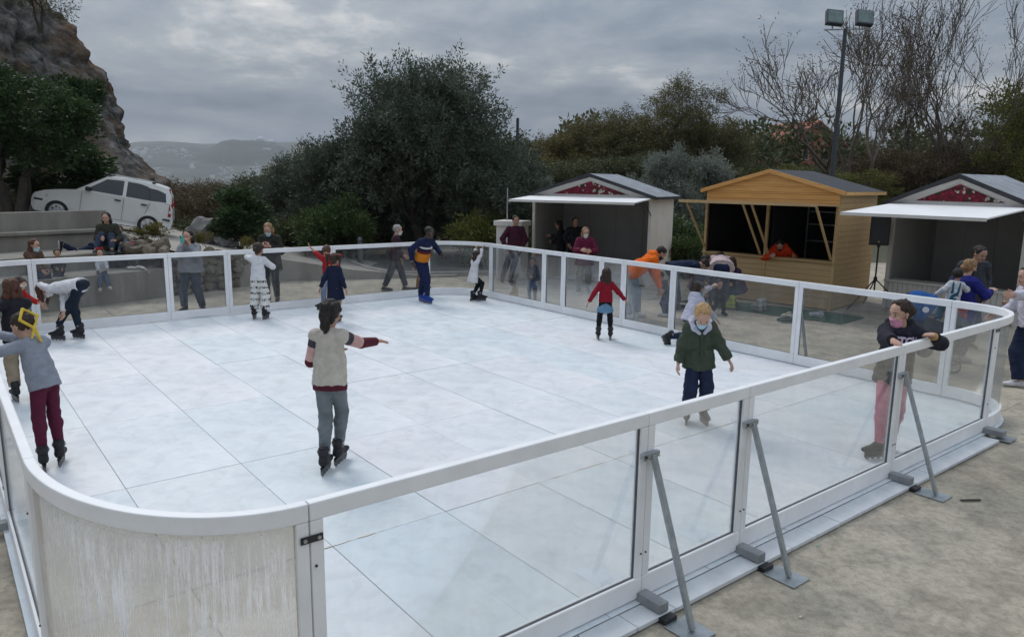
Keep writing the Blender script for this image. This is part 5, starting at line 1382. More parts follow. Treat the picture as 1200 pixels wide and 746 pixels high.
# ------------------------------------------------------------------ far buildings
m_roof = mat('terracotta_roof', (0.26, 0.085, 0.05), rough=0.9, var=0.25, scale=1.5); m_bw = mat('house_wall', (0.45, 0.36, 0.28), rough=0.9, var=0.1, scale=0.5)
def house():
    Y = 95; x = gx(918, Y); z = ground_z(x, Y) - 2.2
    t = empty('brick_house', (x, Y, z), 0.35); tag(t, 'brick house with red tiled roof far behind the pine stall', 'house')
    H_ = 8.6
    MB().b2((-4.2, -4, 0), (4.2, 4, H_ - 2.3)).build('wall', mat('red_brick', (0.24, 0.10, 0.065), rough=0.9, var=0.2, scale=3), t)
    for s in (-1, 1): MB().prism([(s * 4.6, -4.4, H_ - 2.6), (0, -4.4, H_ + 0.25), (0, 4.4, H_ + 0.25), (s * 4.6, 4.4, H_ - 2.6)], (0, 0, 0.2)).build('roof', m_roof, t)
    MB().prism([(-4.1, -4.0, H_ - 2.3), (4.1, -4.0, H_ - 2.3), (0, -4.0, H_ + 0.2)], (0, 8, 0)).build('gable', mat('red_brick', (0, 0, 0)), t)
    MB().b2((0.2, -3.0, H_ - 0.2), (0.8, -2.4, H_ + 1.2)).build('chimney', m_bw, t)
    for xx in (-2, 1.2): 
        w_ = MB().b2((xx, -4.06, H_ - 4.2), (xx + 1.0, -4.02, H_ - 2.9)).build('window', m_bw, t); MB().b2((xx + .1, -4.09, H_ - 4.1), (xx + 0.9, -4.07, H_ - 3.0)).build('pane', mat('far_glass', (0.03, 0.035, 0.04), rough=0.2), w_)
house()
def domes():
    Y = 3000; 
    t = empty('domed_building', (hx(316, Y), Y, hz(169.5, 316, Y) - 8)); tag(t, 'pale domed building on the hill top under the clouds', 'building')
    md = mat('dome_white', (0.42, 0.44, 0.46), rough=0.7, var=0.05)
    for xx, r, zz in ((0, 19, 6), (42, 14, 0)):
        MB().lathe([(r, 0), (r, 6)] + [(r * math.cos(R(a)), 6 + r * 0.85 * math.sin(R(a))) for a in range(10, 90, 10)] + [(0.01, 6 + r * 0.85)], 20, (xx, 0, zz)).build('dome', md, t, smooth=True)
    MB().b2((-30, -8, 0), (60, 8, 10)).build('wing', md, t)
domes()
rng = np.random.default_rng(4); mb = MB()
m_town = mat('town_wall', (0.42, 0.42, 0.41), rough=0.9, scale=0.01, col2=(0.70, 0.69, 0.66))
def hill_height(x, y, pts, y0, y1, base):
    t = (y - y0) / (y1 - y0); X = x * y1 / y; h = np.interp(X, [p[0] for p in pts], [p[1] for p in pts]); return base + (h - base) * smooth01(0, 1, t)
HBw = [(hx(a, 4200), hz(b, a, 4200)) for a, b in HB]
for k in range(900):
    px = rng.uniform(90, 520); Y = rng.uniform(2150, 3300)
    den = mnoise.noise(Vector((px * 0.03, Y * 0.002, 0)))
    if den < -0.05: continue
    x = hx(px, Y); z = hill_height(x, Y, HBw, 1500, 4200, -40)
    w_, d_, h_ = rng.uniform(6, 16), rng.uniform(8, 16), rng.uniform(4, 9)
    mb.b2((x - w_ / 2, Y, z - 8), (x + w_ / 2, Y + d_, z + h_))
o = mb.build('town', m_town); tag(o, 'hazy town of pale houses spread over the far hillside', 'town', kind='stuff')
for lab, px, py, w_, h_, Y in (('long pale hall standing low in the far town', 258, 190, 30, 5, 3000), ('bright white square building in the far town', 277.5, 189, 16, 9, 3000), ('pale block at the left of the far town', 190, 187, 24, 7, 3050), ('pale building below the domes on the hill', 322, 178, 26, 8, 2800)):
    x = hx(px, Y); z = hz(py, px, Y)
    t = empty('far_building', (x, Y, z)); tag(t, lab, 'building')
    MB().b2((-w_ / 2, 0, -12), (w_ / 2, 14, h_)).build('wall', mat('far_white_wall', (0.66, 0.66, 0.65), var=0.04), t)
    MB().b2((-w_ / 2 - 1, -1, h_), (w_ / 2 + 1, 15, h_ + 1.5)).build('roof', m_bw, t)
# ------------------------------------------------------------------ people
SKIN = {'fair': mat('skin_fair', (0.50, 0.30, 0.22), rough=0.55, var=0.06, scale=20), 'tan': mat('skin_tan', (0.40, 0.225, 0.155), rough=0.55, var=0.06, scale=20),
        'dark': mat('skin_dark', (0.06, 0.032, 0.022), rough=0.5, var=0.08, scale=20)}
def hair_mat(name, c): return mat('hair_' + name, c, rough=0.55, var=0.4, scale=30, bump=0.5, bscale=60, stretch=(3, 3, 0.35), spec=0.35)
HAIR = {'black': hair_mat('black', (0.014, 0.011, 0.010)), 'brown': hair_mat('brown', (0.035, 0.020, 0.013)), 'auburn': hair_mat('auburn', (0.085, 0.032, 0.018)), 'blond': hair_mat('blond', (0.42, 0.26, 0.115)),
        'fair': hair_mat('fair', (0.26, 0.15, 0.07)), 'grey': hair_mat('grey', (0.32, 0.31, 0.30))}
M_MASK = {'blue': mat('mask_blue', (0.42, 0.60, 0.68), rough=0.8, var=0.05), 'pink': mat('mask_pink', (0.68, 0.30, 0.44), rough=0.8, var=0.06), 'black': mat('mask_black', (0.015, 0.015, 0.018), rough=0.8), 'white': mat('mask_white', (0.68, 0.69, 0.70), rough=0.8, var=0.04)}
m_eye = mat('eye_white', (0.42, 0.38, 0.35), rough=0.3, var=0.02); m_iris = mat('iris_dark', (0.02, 0.012, 0.008), rough=0.2); m_lip = mat('lips', (0.38, 0.13, 0.11), rough=0.5, var=0.05)
def rotm(ax_, deg): return np.array(Matrix.Rotation(R(deg), 3, ax_))
def ik(a, b, l1, l2, pole):
    d = b - a; L = float(np.linalg.norm(d)); dn = d / max(L, 1e-6); L = min(max(L, abs(l1 - l2) + 0.01), (l1 + l2) * 0.998)
    x = (l1 * l1 - l2 * l2 + L * L) / (2 * L); h = math.sqrt(max(l1 * l1 - x * x, 0))
    pole = np.array(pole, float); pp = pole - dn * (pole @ dn); n = np.linalg.norm(pp)
    pp = pp / n if n > 1e-5 else np.array([0, 0, 0])
    return a + dn * x + pp * h, a + dn * L
# ---- footwear, shared meshes (toe points +y, sole at z = 0, ankle at (0,-0.03,0.1+))
_foot = {}
def footwear(kind, col):
    key = (kind, col)
    if key in _foot: return _foot[key]
    m = mat('footwear_%s_%d' % (kind, len(_foot)), col, rough=0.62, var=0.2, scale=12, spec=0.25)
    parts = []
    if kind == 'skate':
        s = Sdf(0.009, 0.02)
        s.cone((0, -0.075, 0.135), (0, 0.10, 0.115), 0.046, 0.036, flat=(0, 0, 1), f=1.05).cone((0, 0.08, 0.118), (0, 0.15, 0.112), 0.042, 0.034, flat=(0, 0, 1), f=0.8)
        s.cone((0, -0.06, 0.14), (0, -0.05, 0.29), 0.046, 0.050, flat=(0, 1, 0), f=1.15, cap=0.0).cone((0, -0.02, 0.17), (0, 0.03, 0.15), 0.042, 0.035)
        s.cut((0, 0, 0.084), (0, 0, -1))
        parts.append(('boot', s.mesh('boot', [m])))
        cuff = Sdf(0.009, 0.012); cuff.cone((0, -0.058, 0.205), (0, -0.052, 0.268), 0.055, 0.057, flat=(0, 1, 0), f=1.12, cap=0.0, capa=0.0)
        parts.append(('cuff', cuff.mesh('cuff', [mat('skate_cuff_%d' % len(_foot), tuple(min(1, c * 1.3 + 0.004) for c in col), rough=0.6, var=0.2, spec=0.25)])))
        fr_ = MB(); fr_.b2((-0.013, -0.13, 0.035), (-0.008, 0.135, 0.085)); fr_.b2((0.008, -0.13, 0.035), (0.013, 0.135, 0.085)); fr_.b2((-0.02, -0.12, 0.078), (0.02, 0.12, 0.088))
        parts.append(('frame', fr_.mesh('frame', mat('skate_frame_%d' % len(_foot), tuple(min(1, c * 1.2 + 0.01) for c in col), rough=0.4))))
        wh = MB().lathe([(0.012, -0.013), (0.030, -0.011), (0.036, -0.004), (0.036, 0.004), (0.030, 0.011), (0.012, 0.013)], 14, axis='x').mesh('wheel', mat('skate_wheel', (0.10, 0.10, 0.105), rough=0.5))
        for y in (-0.105, -0.035, 0.035, 0.105): parts.append(('wheel', wh, (0, y, 0.036)))
        bk_ = MB(); bk_.b2((-0.06, -0.06, 0.230), (0.06, -0.02, 0.246)); bk_.b2((-0.012, -0.02, 0.235), (0.012, 0.02, 0.243)); bk_.b2((0.050, -0.07, 0.225), (0.064, -0.03, 0.25)); bk_.b2((-0.064, -0.07, 0.225), (-0.050, -0.03, 0.25))
        parts.append(('buckle', bk_.mesh('buckle', mat('buckle_grey', (0.30, 0.31, 0.32), rough=0.35))))
    else:
        s = Sdf(0.010, 0.02)
        s.cone((0, -0.08, 0.05), (0, 0.07, 0.045), 0.040, 0.038).cone((0, 0.06, 0.045), (0, 0.14, 0.04), 0.042, 0.032, flat=(0, 0, 1), f=0.8).cone((0, -0.065, 0.06), (0, -0.055, 0.105), 0.042, 0.040, cap=0.0)
        s.cut((0, 0, 0.016), (0, 0, -1)); parts.append(('upper', s.mesh('upper', [m])))
        so = Sdf(0.010, 0.01); so.cone((0, -0.08, 0.02), (0, 0.135, 0.018), 0.044, 0.038, flat=(0, 0, 1), f=0.5).cut((0, 0, 0.001), (0, 0, -1)).cut((0, 0, 0.022), (0, 0, 1))
        parts.append(('sole', so.mesh('sole', [mat('shoe_sole', (0.35, 0.35, 0.34), rough=0.7)])))
    _foot[key] = parts; return parts
def put_footwear(t, kind, col, ankle, yaw, pitch, scale, roll=0):
    r = empty(('skate' if kind == 'skate' else 'shoe'), ankle, 0, t); r.rotation_euler = (R(pitch), R(roll), R(-yaw)); r.scale = (scale,) * 3
    for p in footwear(kind, col):
        link(p[0], p[1], r, p[2] if len(p) > 2 else None)
    return r
def hand_prims(S, wrist, d, nrm, u, curl, right, rmin):
    d = d / np.linalg.norm(d); nrm = nrm - d * (nrm @ d); nrm /= max(np.linalg.norm(nrm), 1e-6)
    side = np.cross(d, nrm)
    if not right: side = -side          # thumb side
    rr = max(0.075 * u, rmin)
    S.cone(wrist, wrist + d * 0.42 * u, 0.135 * u, 0.18 * u, flat=nrm, f=0.62, k=0.008)
    for i, (off, ln) in enumerate(((0.165, 0.40), (0.055, 0.45), (-0.055, 0.42), (-0.16, 0.33))):
        p = wrist + d * 0.45 * u + side * off * u * 1.12
        dd = d
        for sgm, f in ((0.45, 0.5), (0.32, 1.0), (0.23, 1.4)):
            a = curl * f; dd2 = dd * math.cos(a) + nrm * math.sin(a)
            q = p + dd2 * ln * sgm * u * 1.15 + side * off * u * 0.12
            S.cone(p, q, rr, rr * 0.88, k=0.004); p = q
            d_, n_ = dd2, nrm
    p = wrist + d * 0.12 * u + side * 0.13 * u
    q = p + (d * 0.62 + side * 0.62 + nrm * 0.25) * 0.30 * u; S.cone(p, q, rr * 1.15, rr, k=0.006)
    S.cone(q, q + (d * 0.85 + side * 0.25 + nrm * 0.3) * 0.24 * u, rr, rr * 0.85, k=0.004)

def person(label, loc, face, h, hr=6.5, skin='fair', hair=('short', 'brown'), mask=None, top=None, low=None, foot=('skate', (0.02, 0.02, 0.022)), lean=(4, 0, 0), head=(0, 8, 0),
           hands=None, feet=None, pelvis=None, poles=None, kpole=None, build=1.0, vox=0.013, extra=None, root_rot=None, curl=0.45, palm=None, footyaw=(8, -8), footpitch=(0, 0), grp=None, cat='person', footscale=None):
    """loc on the floor; face: compass turn of the chest, 0 = away from the camera, 90 = to its right.
    hands/feet: (right-of-picture, away, up) metres from loc; order right limb, left limb."""
    t = empty('person', loc, -R(face)); tag(t, label, cat, grp)
    if root_rot: t.rotation_euler = root_rot
    cf, sf = math.cos(R(face)), math.sin(R(face))
    def loc_(p):                          # picture-aligned offset -> body frame
        x, y, z = p
        return np.array([x * cf - y * sf, x * sf + y * cf, z])
    lift = 0.085 if foot and foot[0] == 'skate' else 0.02
    hb = h - lift; hh = hb / hr * 1.09; s = (hb - hh) / 0.867
    bw = build
    if feet is None: feet = [(0.075 * s * cf, -0.075 * s * -sf * -1, 0), (-0.075 * s * cf, 0.0, 0)]
    ank = []
    for i, f in enumerate(feet):
        p = loc_(f); p[2] += lift + 0.045 * s + 0.02; ank.append(p)
    pz = (0.515 * s + lift) if pelvis is None else pelvis[2]
    pel = np.array([(ank[0][0] + ank[1][0]) / 2, (ank[0][1] + ank[1][1]) / 2 + 0.01, pz]) if pelvis is None else loc_(pelvis)
    RT = rotm('Z', -lean[2]) @ rotm('Y', lean[1]) @ rotm('X', -lean[0])
    RP = rotm('Z', -lean[2] * 0.4) @ rotm('Y', lean[1] * 0.5) @ rotm('X', -lean[0] * 0.45)
    lw = np.array([1.0, 0, 0])
    def tp(x, y, z): return pel + RT @ (np.array([x, y, z]) * s)
    hipR, hipL = pel + RP @ np.array([0.046 * s, 0, 0]), pel + RP @ np.array([-0.046 * s, 0, 0])
    shW = (0.094 if hr > 7 else 0.083) * (0.9 + 0.1 * bw)
    shR, shL = tp(shW, -0.005, 0.286), tp(-shW, -0.005, 0.286)
    kp = kpole or [(0.12, 1, 0.05), (-0.12, 1, 0.05)]
    knR, anR = ik(hipR, ank[0], 0.240 * s, 0.238 * s, kp[0]); knL, anL = ik(hipL, ank[1], 0.240 * s, 0.238 * s, kp[1])
    po = poles or [(0.4, -0.8, -0.4), (-0.4, -0.8, -0.4)]
    if hands is None: hands = [None, None]
    hn = []
    for i, hd_ in enumerate(hands):
        if hd_ is None: hn.append((shR if i == 0 else shL) + np.array([(0.05 if i == 0 else -0.05) * s, 0.04 * s, -0.318 * s]))
        else: hn.append(loc_(hd_))
    elR, wrR = ik(shR, hn[0], 0.172 * s, 0.158 * s, po[0]); elL, wrL = ik(shL, hn[1], 0.172 * s, 0.158 * s, po[1])
    # head frame
    HR = rotm('Z', -head[0]) @ rotm('X', -head[1]) @ rotm('Y', head[2])
    nb0 = tp(0, -0.005, 0.305); ho = nb0 + (RT @ np.array([0, 0.012, 0.035]) + HR @ np.array([0, 0.008, 0.022])) * s + HR @ np.array([0, 0, 0.18]) * hh * 0.6
    def hp(x, y, z): return ho + HR @ (np.array([x, y, z]) * hh)
    xa = RT @ lw; hxa = HR @ lw
    ctx = dict(tp=tp, hp=hp, s=s, hh=hh, shR=shR, shL=shL, elR=elR, elL=elL, wrR=wrR, wrL=wrL, hipR=hipR, hipL=hipL, knR=knR, knL=knL, anR=anR, anL=anL, pel=pel, RT=RT, HR=HR, xa=xa, hxa=hxa, t=t, vox=vox, loc_=loc_)
    # ---- body, one skin
    S = Sdf(vox, 0.02)
    S.cone(tp(0, 0, -0.01), tp(0, 0, 0.10), 0.048 * s, 0.050 * s, flat=xa, f=1.30).cone(tp(0, 0, 0.12), tp(0, 0, 0.26), 0.052 * s, 0.050 * s, flat=xa, f=1.35).cone(shR, shL, 0.034 * s)
    for a, b, c in ((hipR, knR, anR), (hipL, knL, anL)): S.cone(a, b, 0.046 * s, 0.036 * s).cone(b, c, 0.035 * s, 0.024 * s).ball(b + (c - b) * 0.28 + np.array([0, -0.008 * s, 0]), 0.040 * s)
    rmin = vox * 0.72
    u = 0.112 * s * 1.02
    pm = palm or [None, None]
    for i, (a, b, c) in enumerate(((shR, elR, wrR), (shL, elL, wrL))):
        S.cone(a, b, 0.031 * s, 0.025 * s).cone(b, c, 0.025 * s, 0.017 * s)
        d = c - b
        n = np.array(pm[i], float) if pm[i] is not None else (np.array([-1.0, 0.1, -0.1]) if i == 0 else np.array([1.0, 0.1, -0.1]))
        hand_prims(S, c, d, n, u, curl, i == 0, rmin)
    S.cone(nb0 - RT @ np.array([0, 0, 0.02 * s]), hp(0, -0.04, 0.12), 0.034 * s, 0.032 * s)
    head_prims(S, hp, hh, hxa)
    link('body', S.mesh('body', [SKIN[skin]]), t)
    if abs(((face + head[0] + 180) % 360) - 180) > 50 and not (mask and vox > 0.012 and False):
        for sx in (-1, 1):
            e = MB(); c = hp(sx * 0.135, 0.352, 0.285)
            e.lathe([(0.040 * hh * math.cos(R(a)), 0.040 * hh * math.sin(R(a))) for a in range(-80, 81, 20)], 10, c)
            eo = e.build('eye', m_eye, t, smooth=True)
            c2 = hp(sx * 0.135, 0.378, 0.283)
            MB().lathe([(0.031 * hh * math.cos(R(a)), 0.031 * hh * math.sin(R(a))) for a in range(-80, 81, 20)], 8, c2).build('iris', m_iris, eo, smooth=True)
            b_ = Sdf(max(0.004, vox * .45), 0.004); b_.cone(hp(sx * 0.07, 0.415, 0.385), hp(sx * 0.20, 0.355, 0.385), 0.022 * hh, 0.016 * hh)
            link('eyebrow', b_.mesh('eyebrow', [HAIR[hair[1]]]), t)
        if not mask:
            b_ = Sdf(max(0.004, vox * .45), 0.004); b_.cone(hp(-0.075, 0.385, 0.015), hp(0.075, 0.385, 0.015), 0.030 * hh, 0.030 * hh); link('lips', b_.mesh('lips', [m_lip]), t)
    if mask:
        S = Sdf(min(vox, 0.010), 0.02)
        S.cone(hp(0, 0.165, 0.17), hp(0, 0.205, -0.08), 0.305 * hh, 0.225 * hh, flat=hxa, f=0.97).ball(hp(0, 0.42, 0.10), 0.095 * hh).ball(hp(0, 0.30, -0.13), 0.115 * hh)
        S.cut(hp(0, 0.45, 0.165), HR @ np.array([0, -0.25, 1.0])).cut(hp(0, 0.13, 0), HR @ np.array([0, -1.0, 0.25]))
        link('mask', S.mesh('mask', [M_MASK[mask]]), t)
    make_hair(ctx, hair)
    # ---- upper garment
    if top:
        th = top.get('t', 0.012); S = Sdf(vox, 0.025); hem = top.get('hem', 0.03); fl = top.get('flare', 1.0); wd = top.get('w', 1.0) * bw
        S.cone(tp(0, 0, 0.13), tp(0, 0, 0.262), 0.058 * s * wd + th, 0.056 * s + th, flat=xa, f=1.34).cone(shR, shL, 0.033 * s + th)
        hemv = tp(0, 0, -hem)
        S.cone(tp(0, 0, 0.14), hemv, 0.061 * s * wd + th, (0.070 * s * wd + th) * fl, flat=xa, f=1.38, cap=0.0)
        if not top.get('low_neck'): S.cone(tp(0, -0.004, 0.29), tp(0, 0.0, 0.335), 0.043 * s + th * .5, 0.040 * s + th * .4, cap=0.0)
        sv = top.get('sleeve', 1.0)
        for a, b, c in ((shR, elR, wrR), (shL, elL, wrL)):
            if sv <= 0: S.cone(a, a + (b - a) * 0.12, 0.040 * s + th, 0.036 * s + th, cap=0.0); continue
            if sv >= 0.5:
                S.cone(a, b, 0.033 * s + th, 0.028 * s + th); e = b + (c - b) * min(1.0, (sv - 0.5) * 2) * 0.99
                S.cone(b, e, 0.028 * s + th, 0.022 * s + th * 0.8, cap=0.0)
            else: S.cone(a, a + (b - a) * sv * 2, 0.037 * s + th, 0.035 * s + th, cap=0.0)
        if top.get('hood'): S.cone(tp(-0.055, -0.045, 0.335), tp(0.055, -0.045, 0.335), 0.040 * s, 0.040 * s).cone(tp(-0.06, 0.0, 0.325), tp(-0.03, 0.055, 0.30), 0.022 * s).cone(tp(0.06, 0.0, 0.325), tp(0.03, 0.055, 0.30), 0.022 * s)
        link(top.get('name', 'jacket'), folds(S.mesh('jacket', [top['m']]), 0.005 + 0.28 * th, len(label)), t)
    # ---- lower garment
    if low:
        th = low.get('t', 0.010); S = Sdf(vox, 0.018); ln = low.get('len', 1.0); w_ = low.get('w', 1.0)
        S.cone(tp(0, 0, 0.075), pel, 0.052 * s * bw, 0.056 * s * bw + th * .7, flat=xa, f=1.30, capa=0.0)
        for a, b, c in ((hipR, knR, anR), (hipL, knL, anL)):
            S.cone(a, b, 0.051 * s * bw + th, 0.038 * s * w_ + th); e = b + (c - b) * min(1, ln)
            S.cone(b, e, 0.041 * s * w_ + th, (0.028 * s + th) * (1 + (w_ - 1) * 1.5), cap=0.0)
            if w_ < 1.15: S.ball(b + (c - b) * 0.28 + np.array([0, -0.008 * s, 0]), 0.042 * s + th * .8)
        link(low.get('name', 'trousers'), folds(S.mesh('trousers', [low['m']]), 0.004 + 0.35 * th, len(label) + 3), t)
        if low.get('skirt'):
            sk = low['skirt']; S = Sdf(vox, 0.02); mid = (knR + knL) / 2; hv = pel + (mid - pel) * sk['len']
            S.cone(tp(0, 0, 0.03), hv, 0.052 * s + 0.010, sk.get('r', 0.092) * s + 0.012, flat=xa, f=1.3, cap=0.0, capa=0.01); link('skirt', S.mesh('skirt', [sk['m']]), t)
    if foot:
        fs = footscale or (0.92 if foot[0] == 'skate' else 1.0) * (0.6 + 0.4 * (s / 1.55))
        for i, a in enumerate((anR, anL)):
            p = a.copy()
            off = np.array([0, 0.03 * fs, -(0.175 if foot[0] == 'skate' else 0.095) * fs])
            Rm = np.array(Matrix.Rotation(-R(footyaw[i]), 3, 'Z') @ Matrix.Rotation(R(footpitch[i]), 3, 'X'))
            q = p + Rm @ off
            if footpitch[i] == 0 and pelvis is None or (footpitch[i] == 0 and feet[i][2] == 0): q[2] = feet[i][2] + 0.001
            put_footwear(t, foot[0], foot[1], q, footyaw[i], footpitch[i], fs)
    if extra: extra(ctx)
    return t
def head_prims(S, hp, hh, hxa):
    S.cone(hp(0, -0.10, 0.39), hp(0, 0.05, 0.40), 0.37 * hh, 0.36 * hh, flat=hxa, f=0.86)
    S.cone(hp(0, 0.14, 0.22), hp(0, 0.19, -0.08), 0.245 * hh, 0.155 * hh, flat=hxa, f=0.95, k=0.02).ball(hp(0, 0.285, -0.13), 0.075 * hh, k=0.015)
    S.cone(hp(0, 0.385, 0.27), hp(0, 0.44, 0.12), 0.028 * hh, 0.048 * hh, k=0.008)
    for sx in (-1, 1):
        S.cone(hp(sx * 0.325, -0.01, 0.26), hp(sx * 0.315, 0.0, 0.12), 0.075 * hh, 0.05 * hh, flat=hxa, f=0.5, k=0.006)
        S.cone(hp(sx * 0.06, 0.385, 0.375), hp(sx * 0.22, 0.31, 0.36), 0.035 * hh, 0.03 * hh, k=0.012)
        S.ball(hp(sx * 0.16, 0.31, 0.12), 0.09 * hh, k=0.02)
def make_hair(c, hair):
    kind, colr = hair[0], hair[1]; hp, hh, hxa, HR = c['hp'], c['hh'], c['hxa'], c['HR']
    S = Sdf(min(c['vox'], 0.011), 0.02)
    r = 0.40 if kind in ('short', 'buzz') else 0.415
    if kind == 'buzz': r = 0.385
    S.cone(hp(0, -0.115, 0.40), hp(0, 0.04, 0.42), r * hh, (r - 0.015) * hh, flat=hxa, f=0.88)
    if kind in ('short', 'buzz'): S.cut(hp(0, 0.0, 0.10), HR @ np.array([0, 0.25, -1.0]))
    S.cone(hp(0, -0.2, 0.25), hp(0, -0.16, 0.05), 0.25 * hh, 0.20 * hh, flat=hxa, f=1.1) if kind not in ('short', 'buzz') else None
    S.cut(hp(0, 0.235, 0.50), HR @ np.array([0, 0.80, -0.60])).cut(hp(0, 0.16, 0.2), HR @ np.array([0, 1.0, -0.15])) if kind != 'fringe' else S.cut(hp(0, 0.30, 0.36), HR @ np.array([0, 0.9, -0.45]))
    me = S.mesh('hair', [HAIR[colr]])
    jitter(me, 0.012 if kind != 'buzz' else 0.004, hh)
    o = link('hair', me, c['t'])
    def tail(pts, r0, r1, name='ponytail'):
        T = Sdf(min(c['vox'], 0.011), 0.02)
        rs = np.interp(np.linspace(0, 1, len(pts)), [0, 0.3, 1], [r0 * 0.8, r0, r1])
        for a, b, ra, rb in zip(pts, pts[1:], rs, rs[1:]): T.cone(a, b, ra * hh, rb * hh)
        me = T.mesh(name, [HAIR[colr]]); jitter(me, 0.014, hh); return link(name, me, c['t'])
    g = np.array([0, 0, -1.0])
    back = HR @ np.array([0, -1.0, 0])
    if kind == 'pony':
        a = hp(0, -0.50, 0.52); tail([hp(0, -0.40, 0.52), a + g * 0.02 * hh, a + back * 0.12 * hh + g * 0.35 * hh, a + back * 0.10 * hh + g * 0.75 * hh, a + g * 1.0 * hh], 0.20, 0.10)
    if kind == 'bun': tail([hp(0, -0.42, 0.55), hp(0, -0.56, 0.58)], 0.20, 0.19, 'bun')
    if kind == 'lowbun': tail([hp(0, -0.44, 0.22), hp(0, -0.54, 0.20)], 0.19, 0.18, 'bun')
    if kind in ('long', 'curly'):
        for sx in (-1, 0, 1):
            a = hp(sx * 0.24, -0.24, 0.15); L = hair[2] if len(hair) > 2 else 0.8
            tail([a, a + g * L * 0.4 * hh + back * (0.05 if sx == 0 else -0.02) * hh, a + g * L * hh + back * 0.03 * hh], 0.21, 0.15, 'lock')
    if kind == 'hang':                     # loose hair falling past a bowed face
        for sx in (-1, 0, 1):
            a = hp(sx * 0.22, -0.10, 0.62) if sx == 0 else hp(sx * 0.30, 0.0, 0.30)
            tail([a, a + g * 0.5 * hh, a + g * (hair[2] if len(hair) > 2 else 1.0) * hh], 0.17, 0.08, 'lock')
    if kind == 'pigtails':
        for sx in (-1, 1):
            a = hp(sx * 0.34, -0.2, 0.55); b = a + HR @ np.array([sx * 0.16, -0.03, 0.06]) * hh
            tail([a, b, b + g * 0.35 * hh + HR @ np.array([sx * 0.06, 0, 0]) * hh, b + g * 0.95 * hh], 0.13, 0.07, 'pigtail')
def jitter(me, amp, hh):
    n = len(me.vertices); co = np.empty(n * 3, np.float32); me.vertices.foreach_get('co', co); co = co.reshape(-1, 3)
    nr = np.empty(n * 3, np.float32); me.vertices.foreach_get('normal', nr); nr = nr.reshape(-1, 3)
    w = np.array([mnoise.noise(Vector((p[0] * 42, p[1] * 42, p[2] * 12))) for p in co], np.float32)
    co += nr * (w[:, None] * amp * hh / 0.2); me.vertices.foreach_set('co', co.ravel()); me.update()
def folds(me, amp, seed):
    """Creases in cloth: sharp narrow valleys between soft rolls."""
    n = len(me.vertices); co = np.empty(n * 3, np.float32); me.vertices.foreach_get('co', co); co = co.reshape(-1, 3)
    nr = np.empty(n * 3, np.float32); me.vertices.foreach_get('normal', nr); nr = nr.reshape(-1, 3)
    w = np.empty(n, np.float32)
    for i, p in enumerate(co):
        a = mnoise.noise(Vector((p[0] * 9 + seed, p[1] * 9 + p[2] * 3, p[2] * 13 - p[0] * 5)))
        b = mnoise.noise(Vector((p[0] * 20, p[1] * 20 + seed, p[2] * 24 + p[0] * 9)))
        w[i] = (0.30 - abs(a)) * 1.5 + (0.25 - abs(b)) * 0.6
    co += nr * (w[:, None] * amp); me.vertices.foreach_set('co', co.ravel()); me.update(); return me
def band(c, name, m, a, b, ra, rb, flat=None, f=1.0, vox=None, blend=0.01):
    S = Sdf(vox or c['vox'], blend); S.cone(a, b, ra, rb, flat=flat, f=f, cap=0.0, capa=0.0); return link(name, S.mesh(name, [m]), c['t'])
def bow(c, m, p, sz, name='bow'):
    S = Sdf(0.008, 0.006); x = c['hxa']
    for s in (-1, 1): S.cone(p, p + x * s * sz, 0.012, sz * 0.55, flat=(0, 1, 0), f=0.5)
    return link(name, S.mesh(name, [m]), c['t'])
def phone(c, m, p, nrm, up, label, cat='phone'):
    nrm = Vector(nrm).normalized(); up = Vector(up).normalized(); x = up.cross(nrm).normalized(); up = nrm.cross(x)
    Mx = Matrix((x, up, nrm)).transposed()
    wp = c['t'].matrix_basis @ Vector(p)
    t = empty('phone', wp); tag(t, label, cat)
    t.rotation_euler = (c['t'].rotation_euler.to_matrix() @ Mx).to_euler()
    MB().box((0, 0, 0), (0.078, 0.155, 0.010)).build('case', m, t, bevel=0.004)
    MB().b2((-0.034, -0.07, 0.0055), (0.034, 0.07, 0.0065)).build('screen', mat('phone_screen', (0.02, 0.02, 0.025), rough=0.1), t)
    MB().b2((0.008, 0.035, -0.0075), (0.032, 0.07, -0.0055)).build('camera_bump', m_dark, t, bevel=0.003)
BLK = (0.016, 0.016, 0.018)
N = 0.0095      # fine skin for the nearest figures
c_ = cloth
# ---- the skaters
vest = c_('vest_beige', (0.47, 0.43, 0.37)); burg_knit = c_('burgundy_knit', (0.085, 0.014, 0.024)); pinkk = c_('dusty_pink_knit', (0.52, 0.32, 0.29)); grey_k = c_('slate_knit', (0.055, 0.05, 0.06))
jeans_g = c_('grey_jeans', (0.155, 0.175, 0.185), scale=5, var=0.3)
def x_center(c):
    s = c['s']
    for sh, el, wr in ((c['shR'], c['elR'], c['wrR']), (c['shL'], c['elL'], c['wrL'])):
        d = el - sh; f = wr - el
        band(c, 'sleeve_band', grey_k, sh - d * 0.02, sh + d * 0.42, 0.046 * s, 0.042 * s)
        band(c, 'sleeve_band', pinkk, sh + d * 0.40, sh + d * 0.98, 0.041 * s, 0.037 * s)
        S = Sdf(c['vox'], 0.01); S.cone(sh + d * 0.94, el, 0.037 * s, 0.036 * s, capa=0.0).cone(el, wr, 0.036 * s, 0.028 * s, cap=0.0); link('sleeve', S.mesh('sleeve', [burg_knit]), c['t'])
    band(c, 'rib_hem', burg_knit, c['tp'](0, 0, -0.012), c['tp'](0, 0, -0.052), 0.083 * s, 0.081 * s, c['xa'], 1.36)
    band(c, 'hair_tie', pinkk, c['hp'](0, -0.40, 0.53), c['hp'](0, -0.50, 0.55), 0.030, 0.030)
